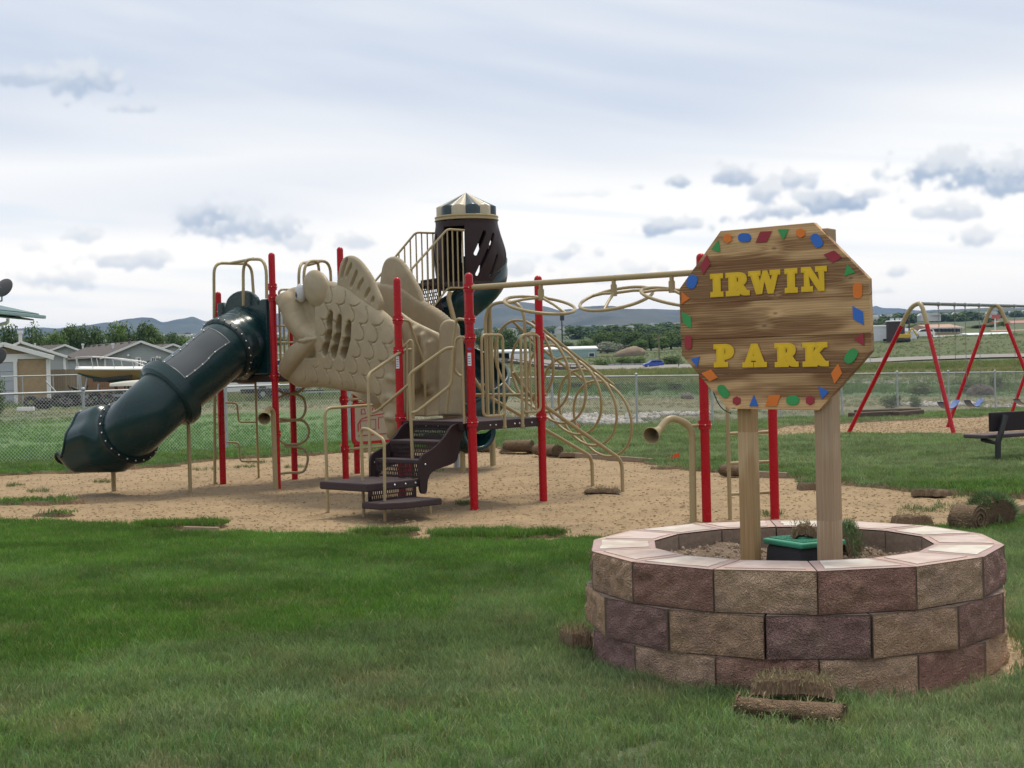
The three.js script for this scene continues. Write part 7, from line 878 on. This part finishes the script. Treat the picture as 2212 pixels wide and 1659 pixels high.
function sodRoll(label, a, b, r, o = {}) { // roll lying from a to b (centre line), soil outside, spiral end
  const t = thing('sod_roll', label, 'sod roll', at(a.clone().add(b).multiplyScalar(0.5), Math.max(0, a.y - r)), o.group), d = b.clone().sub(a), n = 26, m = 26, pos = [], uv = [], idx = [], s = d.clone().normalize(), N = V(0, 1, 0), Bq = s.clone().cross(N).normalize(), NN = Bq.clone().cross(s); sodN++;
  for (let i = 0; i <= n; i++) for (let k = 0; k <= m; k++) { const f = i / n, an = k / m * 6.283, wob = 1 + 0.22 * (fbm(f * 3 + sodN * 5, (k % m) / m * 5, 3) - 0.5) + 0.10 * (fbm(f * 14 + sodN, (k % m) / m * 16, 2) - 0.5), rr = r * wob * (o.taper ? lerp(0.75, 1.1, f) : 1), p = a.clone().addScaledVector(d, f + 0.01 * Math.sin(an * 3)).addScaledVector(NN, rr * Math.sin(an) * (o.flat || 0.9)).addScaledVector(Bq, rr * Math.cos(an) * 1.08).add(V(0, (o.bend || 0) * Math.sin(f * 3.14), 0)); pos.push(p.x, p.y, p.z); uv.push(f * d.length() * 2, k / m * r * 8); }
  for (let i = 0; i < n; i++) for (let k = 0; k < m; k++) { const q = i * (m + 1) + k; idx.push(q, q + 1, q + m + 1, q + 1, q + m + 2, q + m + 1); } for (const [e, i] of [[a, 0], [b, n]]) { const c = pos.length / 3, p = e.clone().addScaledVector(s, i ? -0.012 : 0.012); pos.push(p.x, p.y, p.z); uv.push(0, 0); for (let k = 0; k < m; k++) { const q = i * (m + 1) + k; i ? idx.push(c, q + 1, q) : idx.push(c, q, q + 1); } } const g = new THREE.BufferGeometry(); g.setAttribute('position', new THREE.Float32BufferAttribute(pos, 3)); g.setAttribute('uv', new THREE.Float32BufferAttribute(uv, 2)); g.setIndex(idx); g.computeVertexNormals(); part(t, 'soil_side', g, M.sod);
  for (const [e, sg] of o.green ? [] : [[a, -1], [b, 1]]) { const sp = []; for (let i = 0; i <= 50; i++) { const f = i / 50, an = f * 15, rr = r * 0.9 * (1 - 0.85 * f); sp.push(e.clone().addScaledVector(s, sg * -0.006).addScaledVector(NN, rr * Math.sin(an) * 0.9).addScaledVector(Bq, rr * Math.cos(an))); } part(t, 'rolled_end', [sweep(sp, r * 0.085, 6)], M.sod); }
  const pts = []; for (let i = 0; i < 400; i++) { const q = Math.floor(rng(i * 7 + sodN)() * (pos.length / 3)), p = V(pos[3 * q], pos[3 * q + 1], pos[3 * q + 2]), f = a.clone().add(s.clone().multiplyScalar(p.clone().sub(a).dot(s))); pts.push([p, p.clone().sub(f).normalize()]); } part(t, 'dry_grass', grassOn(pts, o.grass ?? 260, o.green ? 0.065 : 0.035, sodN), o.green ? M.sodGrass : M.sodDry).userData.kind = 'stuff'; return t;
}
function sodMat(label, c, dir, L, Wd, th, o = {}) { // a flat or draped piece, grass upward
  if (c.y < 0.12 && !o.keep) c = at(c, 0.012); const t = thing('sod_piece', label, 'sod piece', at(c, Math.max(0, c.y - th)), o.group), n = 30, m = 14, pos = [], uv = [], idx = [], d = dir.clone().normalize(), s = V(-d.z, 0, d.x), P = [], q = rng(sodN++ * 13 + 5), ph = q() * 9;
  const sh = (u, v) => { const e = 1 - 0.25 * (fbm(u * 3 + ph, v * 2 + ph, 2)), y = (o.arch || 0) * Math.sin(Math.PI * (u + 0.5)) + (o.drape || 0) * -Math.pow(Math.abs(u + (o.dir || 0) * 0.5), 2) + 0.02 * (fbm(u * 5 + ph, v * 5, 3) - 0.5); return c.clone().addScaledVector(d, u * L * e).addScaledVector(s, v * Wd * e).add(V(0, y, 0)); };
  for (let i = 0; i <= n; i++) for (let k = 0; k <= m; k++) { const u = i / n - 0.5, v = k / m - 0.5, p = sh(u, v), ed = Math.min(0.5 - Math.abs(u), 0.5 - Math.abs(v)); p.y += th * ss(0, 0.06, ed) * (0.8 + 0.5 * fbm(u * 8 + ph, v * 6, 2)); pos.push(p.x, p.y, p.z); uv.push(u * L * 2, v * Wd * 2); if (ed > 0.02) P.push([p, V(0, 1, 0)]); } for (let i = 0; i <= n; i++) for (let k = 0; k <= m; k++) { const u = i / n - 0.5, v = k / m - 0.5, p = sh(u, v); pos.push(p.x, p.y - 0.004, p.z); uv.push(u * L * 2, v * Wd * 2); }
  const K = (n + 1) * (m + 1); for (let i = 0; i < n; i++) for (let k = 0; k < m; k++) { const a = i * (m + 1) + k; idx.push(a, a + 1, a + m + 1, a + 1, a + m + 2, a + m + 1, K + a, K + a + m + 1, K + a + 1, K + a + 1, K + a + m + 1, K + a + m + 2); } const g = new THREE.BufferGeometry(); g.setAttribute('position', new THREE.Float32BufferAttribute(pos, 3)); g.setAttribute('uv', new THREE.Float32BufferAttribute(uv, 2)); g.setIndex(idx); g.computeVertexNormals(); part(t, 'soil_side', g, M.sod); if (o.blades !== 0) part(t, 'grass', grassOn(P, o.blades || 900, o.len || 0.05, sodN), o.dry ? M.sodDry : M.sodGrass).userData.kind = 'stuff'; return t;
}
{
  const g = (x, y, h = 0) => GP(x, y, h);
  sodRoll('brown sod roll lying on the lawn in front of the planter', GP(1592, 1522, 0.09), GP(1822, 1547, 0.075), 0.058, { flat: 0.75, taper: true, grass: 500 });
  sodMat('folded strip of sod with grass lying behind the front roll against the planter', GP(1718, 1500, 0.1), GP(1815, 1508, 0.08).sub(GP(1620, 1500, 0.08)), 0.40, 0.16, 0.05, { keep: 1, blades: 900, arch: 0.015, dry: true, len: 0.03 });
  sodMat('small torn sod scrap lying at the left foot of the planter', GP(1247, 1390, 0.07), V(1, 0, -0.3), 0.16, 0.26, 0.06, { keep: 1, blades: 250, dry: true });
  sodRoll('large brown sod roll on the sand edge right behind the planter', GP(2068, 1118, 0.15), GP(2118, 1124, 0.14), 0.135, { grass: 300 });
  sodRoll('dark green sod roll with its grass outside behind the large brown roll', GP(2122, 1104, 0.17), GP(2158, 1116, 0.14), 0.165, { grass: 7500, green: true });
  sodRoll('sod roll at the far sand edge left of the leaning slide support', GP(1034, 966, 0.09), GP(1062, 966, 0.09), 0.1); sodRoll('long sod roll at the far sand edge right of the low deck', GP(1092, 963, 0.12), GP(1148, 963, 0.12), 0.11); sodRoll('sod roll at the far sand edge behind the right red post', GP(1160, 971, 0.1), GP(1204, 974, 0.1), 0.11);
  sodMat('flat sod piece at the far sand edge under the long roll', GP(1118, 972, 0.04), V(1, 0, 0), 0.75, 0.3, 0.06, { blades: 500 }); sodMat('flat sod strip at the far sand edge by the loop climber', GP(1258, 982, 0.04), V(1, 0, 0.1), 0.9, 0.35, 0.06, { blades: 500 });
  sodRoll('sod roll on the far sand edge behind the left sign post', GP(1562, 1015, 0.08), GP(1612, 1018, 0.08), 0.085); sodMat('loose sod piece lying on the sand beside the right sign post', GP(1757, 1050, 0.05), V(1, 0, 0), 0.4, 0.4, 0.07, { blades: 500 }); sodMat('small brown sod flap at the sand edge right of the sign posts', GP(2022, 1060, 0.06), V(0.4, 0, 1), 0.35, 0.3, 0.05, { blades: 0 }); sodMat('green sod flap beside the brown flap at the sand edge', GP(1996, 1062, 0.05), V(1, 0, 0.2), 0.3, 0.3, 0.06, { blades: 400 });
  sodMat('sod scrap on the sand at the foot of the loop climber', GP(1302, 1055, 0.05), V(1, 0, 0.1), 0.5, 0.25, 0.03, { blades: 250, dry: true }); sodMat('low brown sod scrap behind the right rim of the planter', GP(1970, 1124, 0.05), V(1, 0, 0), 0.4, 0.3, 0.07, { blades: 200, dry: true });
  sodMat('brown sod scrap lying on the green valve box lid', GP(1738, 1152, 0.63), V(1, 0, 0.2), 0.17, 0.13, 0.04, { blades: 300, dry: true, drape: 0.2, len: 0.025 }); sodMat('grassy sod clump hanging beside the right sign post in the planter', GP(1828, 1160, 0.57), V(0.3, 0, 0.2), 0.15, 0.2, 0.05, { drape: 0.8, blades: 1500, len: 0.045 });
  const bl = (label, a, b, w, h) => { const A = GP(...a), Bq = GP(...b), t = solo('edging_board', label, 'board', A, beam(A.clone().add(V(0, h / 2 - 0.02, 0)), Bq.clone().add(V(0, h / 2 - 0.02, 0)), w, h, 0.006), M.edge); };
  M.edge = mat([0.45, 0.34, 0.24], 0.9, { map: groundT }); bl('wooden edging board at the near sand edge in the left half', [398, 1155], [472, 1157], 0.04, 0.1); bl('wooden edging board leading from the large sod roll to the right picture edge', [2050, 1141], [2270, 1101], 0.045, 0.12); bl('wooden edging board along the far sand edge by the orange flags', [1200, 985], [1410, 1002], 0.045, 0.1); bl('wooden edging board at the far sand edge behind the sign posts', [1600, 1030], [1700, 1034], 0.045, 0.1);
  // timbers by the swing sand
  const q = rng(15); for (const [x0, y0, x1, y1, l] of [[1838, 908, 1935, 903, 'left weathered timber by the swing sand'], [1936, 905, 1990, 900, 'right dark timber by the swing sand'], [1850, 901, 1985, 896, 'long timber behind the two by the swing sand']]) { const a = GT(x0, y0), b = GT(x1, y1); solo('landscape_timber', l, 'timber', a, beam(a.clone().add(V(0, 0.1, 0)), b.clone().add(V(0, 0.1, 0)), 0.2, 0.22, 0.03), mat([0.13 + 0.03 * q(), 0.1, 0.075], 0.95, { map: groundT })); }
  // marker flags
  for (const [x, y, h, l] of [[1449, 996, 0.13, 'leftmost of three small orange marker flags by the talk tube'], [1456, 997, 0.2, 'middle of three small orange marker flags by the talk tube'], [1462, 996, 0.22, 'rightmost of three small orange marker flags by the talk tube'], [1249, 925, 0.2, 'small orange marker flag seen through the loop climber'], [2150, 890, 0.01, ''], [1831, 899, 0.22, 'small orange marker flag beside the left swing leg'], [1959, 895, 0.24, 'small orange marker flag behind the timbers'], [474, 985, 0.2, 'small orange marker flag left of the step pole, by the red post'], [736, 975, 0.26, 'small orange marker flag left of the red double posts']]) { if (!l) continue; const p = GT(x, y + 6), t = thing('marker_flag', l, 'marker flag', p); part(t, 'wire', rod(p, p.clone().add(V(0, h * 0.6 + 0.04, 0)), 0.002, 5), M.galv); part(t, 'flag', slab([[0, 0], [0.045, 0.005], [0.05, 0.06], [0.0, 0.065]], p.clone().add(V(0, h * 0.6 - 0.03, 0)), V(0.9, 0, 0.4).normalize(), Yv, 0.002), mat([0.8, 0.1, 0.015], 0.6)); }
}
// ---------- swing set ----------
{
  const f1 = GT(1826, 939), f2 = GT(2065, 946), mid = f1.clone().add(f2).multiplyScalar(0.5), t = thing('swing_set', 'red and tan arched swing frame on the sand at the right', 'swing set', mid), g1 = GT(2044, 922), g2 = GT(2268, 926), D0 = -mid.z, H0 = AT(1985, 656, D0);
  const frame = (a, b, pk) => { const H = pk.y, A = a.clone().setY(a.y - 0.1), Bq = b.clone().setY(b.y - 0.1), s = (p, h) => p.clone().addScaledVector(pk.clone().sub(p), (H - h - p.y) / (H - p.y + 0.26)).setY(H - h), L = s(A, 0.44), R = s(Bq, 0.44); part(t, 'leg', rod(A, L, 0.045, 14), M.red); part(t, 'leg', rod(Bq, R, 0.045, 14), M.red); const side = (p) => [[0.3, -0.03], [0.17, 0.0], [0.08, 0.12], [0.02, 0.48]].map(([h, k]) => s(p, h).lerp(at(pk, H - h), k)); part(t, 'arch', sweep(smooth([L, ...side(A), pk, ...side(Bq).reverse(), R], 48), 0.046, 14), M.tan); return pk; };
  const k0 = frame(f1, f2, H0), m2 = g1.clone().add(g2).multiplyScalar(0.5), k1 = frame(g1, g2, AT(2150, 660, -m2.z)), dk = k1.clone().sub(k0), k2 = k1.clone().add(dk); frame(g1.clone().add(dk.clone().setY(0)), g2.clone().add(dk.clone().setY(0)), k2);
  part(t, 'top_beam', [rod(k0.clone().add(V(0, 0.0, 0)), k1, 0.036, 12), rod(k1, k2, 0.036, 12)], mat([0.07, 0.1, 0.095], 0.5));
  const proj = (p) => { const v = p.clone().sub(camera.position), f = v.dot(fw); return 1106 + F * v.dot(rt) / f; }, onBeam = (x, a, b) => { let bk = 0, bd = 1e9; for (let i = 0; i <= 300; i++) { const p = a.clone().lerp(b, i / 300), e = Math.abs(proj(p) - x); if (e < bd) { bd = e; bk = i / 300; } } return a.clone().lerp(b, bk); };
  const sw = (xa, xb, ys, l, far2) => { const A = onBeam(xa, k0, k2), Bq = onBeam(xb, k0, k2), ya = AT(xa, ys, -A.z).y, o = thing('swing', l, 'swing', A.clone().add(Bq).multiplyScalar(0.5), 'swings hanging from the red frame'); const w = A.clone().lerp(Bq, 0.0), a1 = at(A, ya + 0.12), b1 = at(Bq, ya + 0.12), chain = (p, q2) => { const g = [], L = p.distanceTo(q2), n = Math.round(L / 0.055), d = q2.clone().sub(p).normalize(); for (let i = 0; i < n; i++) { const c = p.clone().lerp(q2, (i + 0.5) / n); g.push(torus(c, i % 2 ? V(1, 0, 0.2) : V(0.2, 0, 1), 0.014, 0.0045, 7, 3).translate(-c.x, -c.y, -c.z).scale(1, 1.9, 1).translate(c.x, c.y, c.z)); } return g; };
    part(o, 'chain', chain(at(A, A.y - 0.09), a1), M.chain); part(o, 'chain', chain(at(Bq, Bq.y - 0.09), b1), M.chain); part(o, 'hanger', [A, Bq].map((p) => [torus(p, k1.clone().sub(k0), 0.04, 0.012, 12, 6), rod(p.clone().add(V(0, -0.03, 0)), p.clone().add(V(0, -0.11, 0)), 0.016, 8)]).flat(), M.galv);
    const d = b1.clone().sub(a1).normalize(), s = V(-d.z, 0, d.x), n = 20, m = 6, pos = [], idx = []; for (let i = 0; i <= n; i++) for (let k = 0; k <= m; k++) for (const e of [0]) { const f = i / n, p = a1.clone().lerp(b1, f).addScaledVector(s, (k / m - 0.5) * 0.15).add(V(0, -0.16 * Math.sin(Math.PI * f) ** 0.8, 0)); pos.push(p.x, p.y, p.z); } for (let i = 0; i < n; i++) for (let k = 0; k < m; k++) { const q = i * (m + 1) + k; idx.push(q, q + 1, q + m + 1, q + 1, q + m + 2, q + m + 1); } const g = new THREE.BufferGeometry(); g.setAttribute('position', new THREE.Float32BufferAttribute(pos, 3)); g.setIndex(idx); g.computeVertexNormals(); const g2b = g.clone().translate(0, -0.018, 0); part(o, 'seat', [g, g2b], new THREE.MeshStandardMaterial({ color: rgb(0.05, 0.11, 0.3), roughness: 0.22, side: THREE.DoubleSide })); };
  sw(2027, 2061, 880, 'blue belt swing nearest the first frame, crossed by the red leg'); sw(2085, 2115, 876, 'blue belt swing hanging second, left of the bench'); sw(2191, 2225, 872, 'blue belt swing at the right picture edge beyond the second frame');
}
// ---------- bench ----------
{
  const D = 20.3, leg = AT(2155, 1000, D), t = thing('park_bench', 'dark bench with slab seat and backrest cut by the right picture edge', 'bench', leg), d = V(0.88, 0, -0.47).normalize(), s = V(-0.47, 0, -0.88).normalize(), dark = mat([0.022, 0.016, 0.02], 0.55, { specularIntensity: 0.4 }), topM = mat([0.085, 0.065, 0.07], 0.7, { specularIntensity: 0.5 });
  const sc = AT(2104, 943, D + 0.22), bc = AT(2137, 912, D + 0.02), L = 1.9; // seat and back run off to the right
  part(t, 'seat', box(sc.clone().addScaledVector(d, L / 2), L, 0.055, 0.42, d, 0.018), topM); part(t, 'backrest', box(bc.clone().addScaledVector(d, L / 2), L, 0.27, 0.045, d, 0.018), dark);
  const mk = (o) => { const q = (p) => p.clone().addScaledVector(d, o); part(t, 'leg', sweep(fillet([q(leg).add(V(0, -0.1, 0)), q(AT(2156, 952, D)), q(AT(2162, 936, D)), q(AT(2172, 897, D + 0.05))], 0.06), 0.042, 12), M.black); part(t, 'seat_bracket', [sweep([q(AT(2122, 950, D + 0.3)), q(AT(2135, 953, D + 0.15)), q(AT(2156, 957, D))], 0.03, 10)], M.black); }; mk(0); mk(1.35);
}
// ---------- weeds on the sand ----------
{
  const q = rng(81), L = []; for (const [x, y, r] of [[85, 1062, 0.2], [225, 1042, 0.15], [2080, 1095, 0.35], [2050, 1103, 0.3], [780, 990, 0.3], [1000, 1090, 0.1], [560, 1000, 0.25], [450, 1015, 0.3], [640, 1010, 0.2], [1975, 1103, 0.2], [2105, 1075, 0.3], [1660, 1112, 0.2], [30, 1050, 0.15], [930, 1018, 0.2], [530, 1010, 0.2]]) { const c = GP(x, y); for (let i = 0; i < 26; i++) { const a = q() * 6.283, k = r * Math.sqrt(q()), g = 0.8 + 0.5 * q(); L.push([c.x + k * Math.cos(a), 0.0, c.z + k * Math.sin(a), 0.4 + 0.6 * q(), 0.1 * g, 0.15 * g, 0.05 * g]); } }
  scatter('sand_weeds', [tuft(9, 0.07, 0.06, 0.005, 17, 1)], L, M.blade);
}
renderer.render(scene, camera);
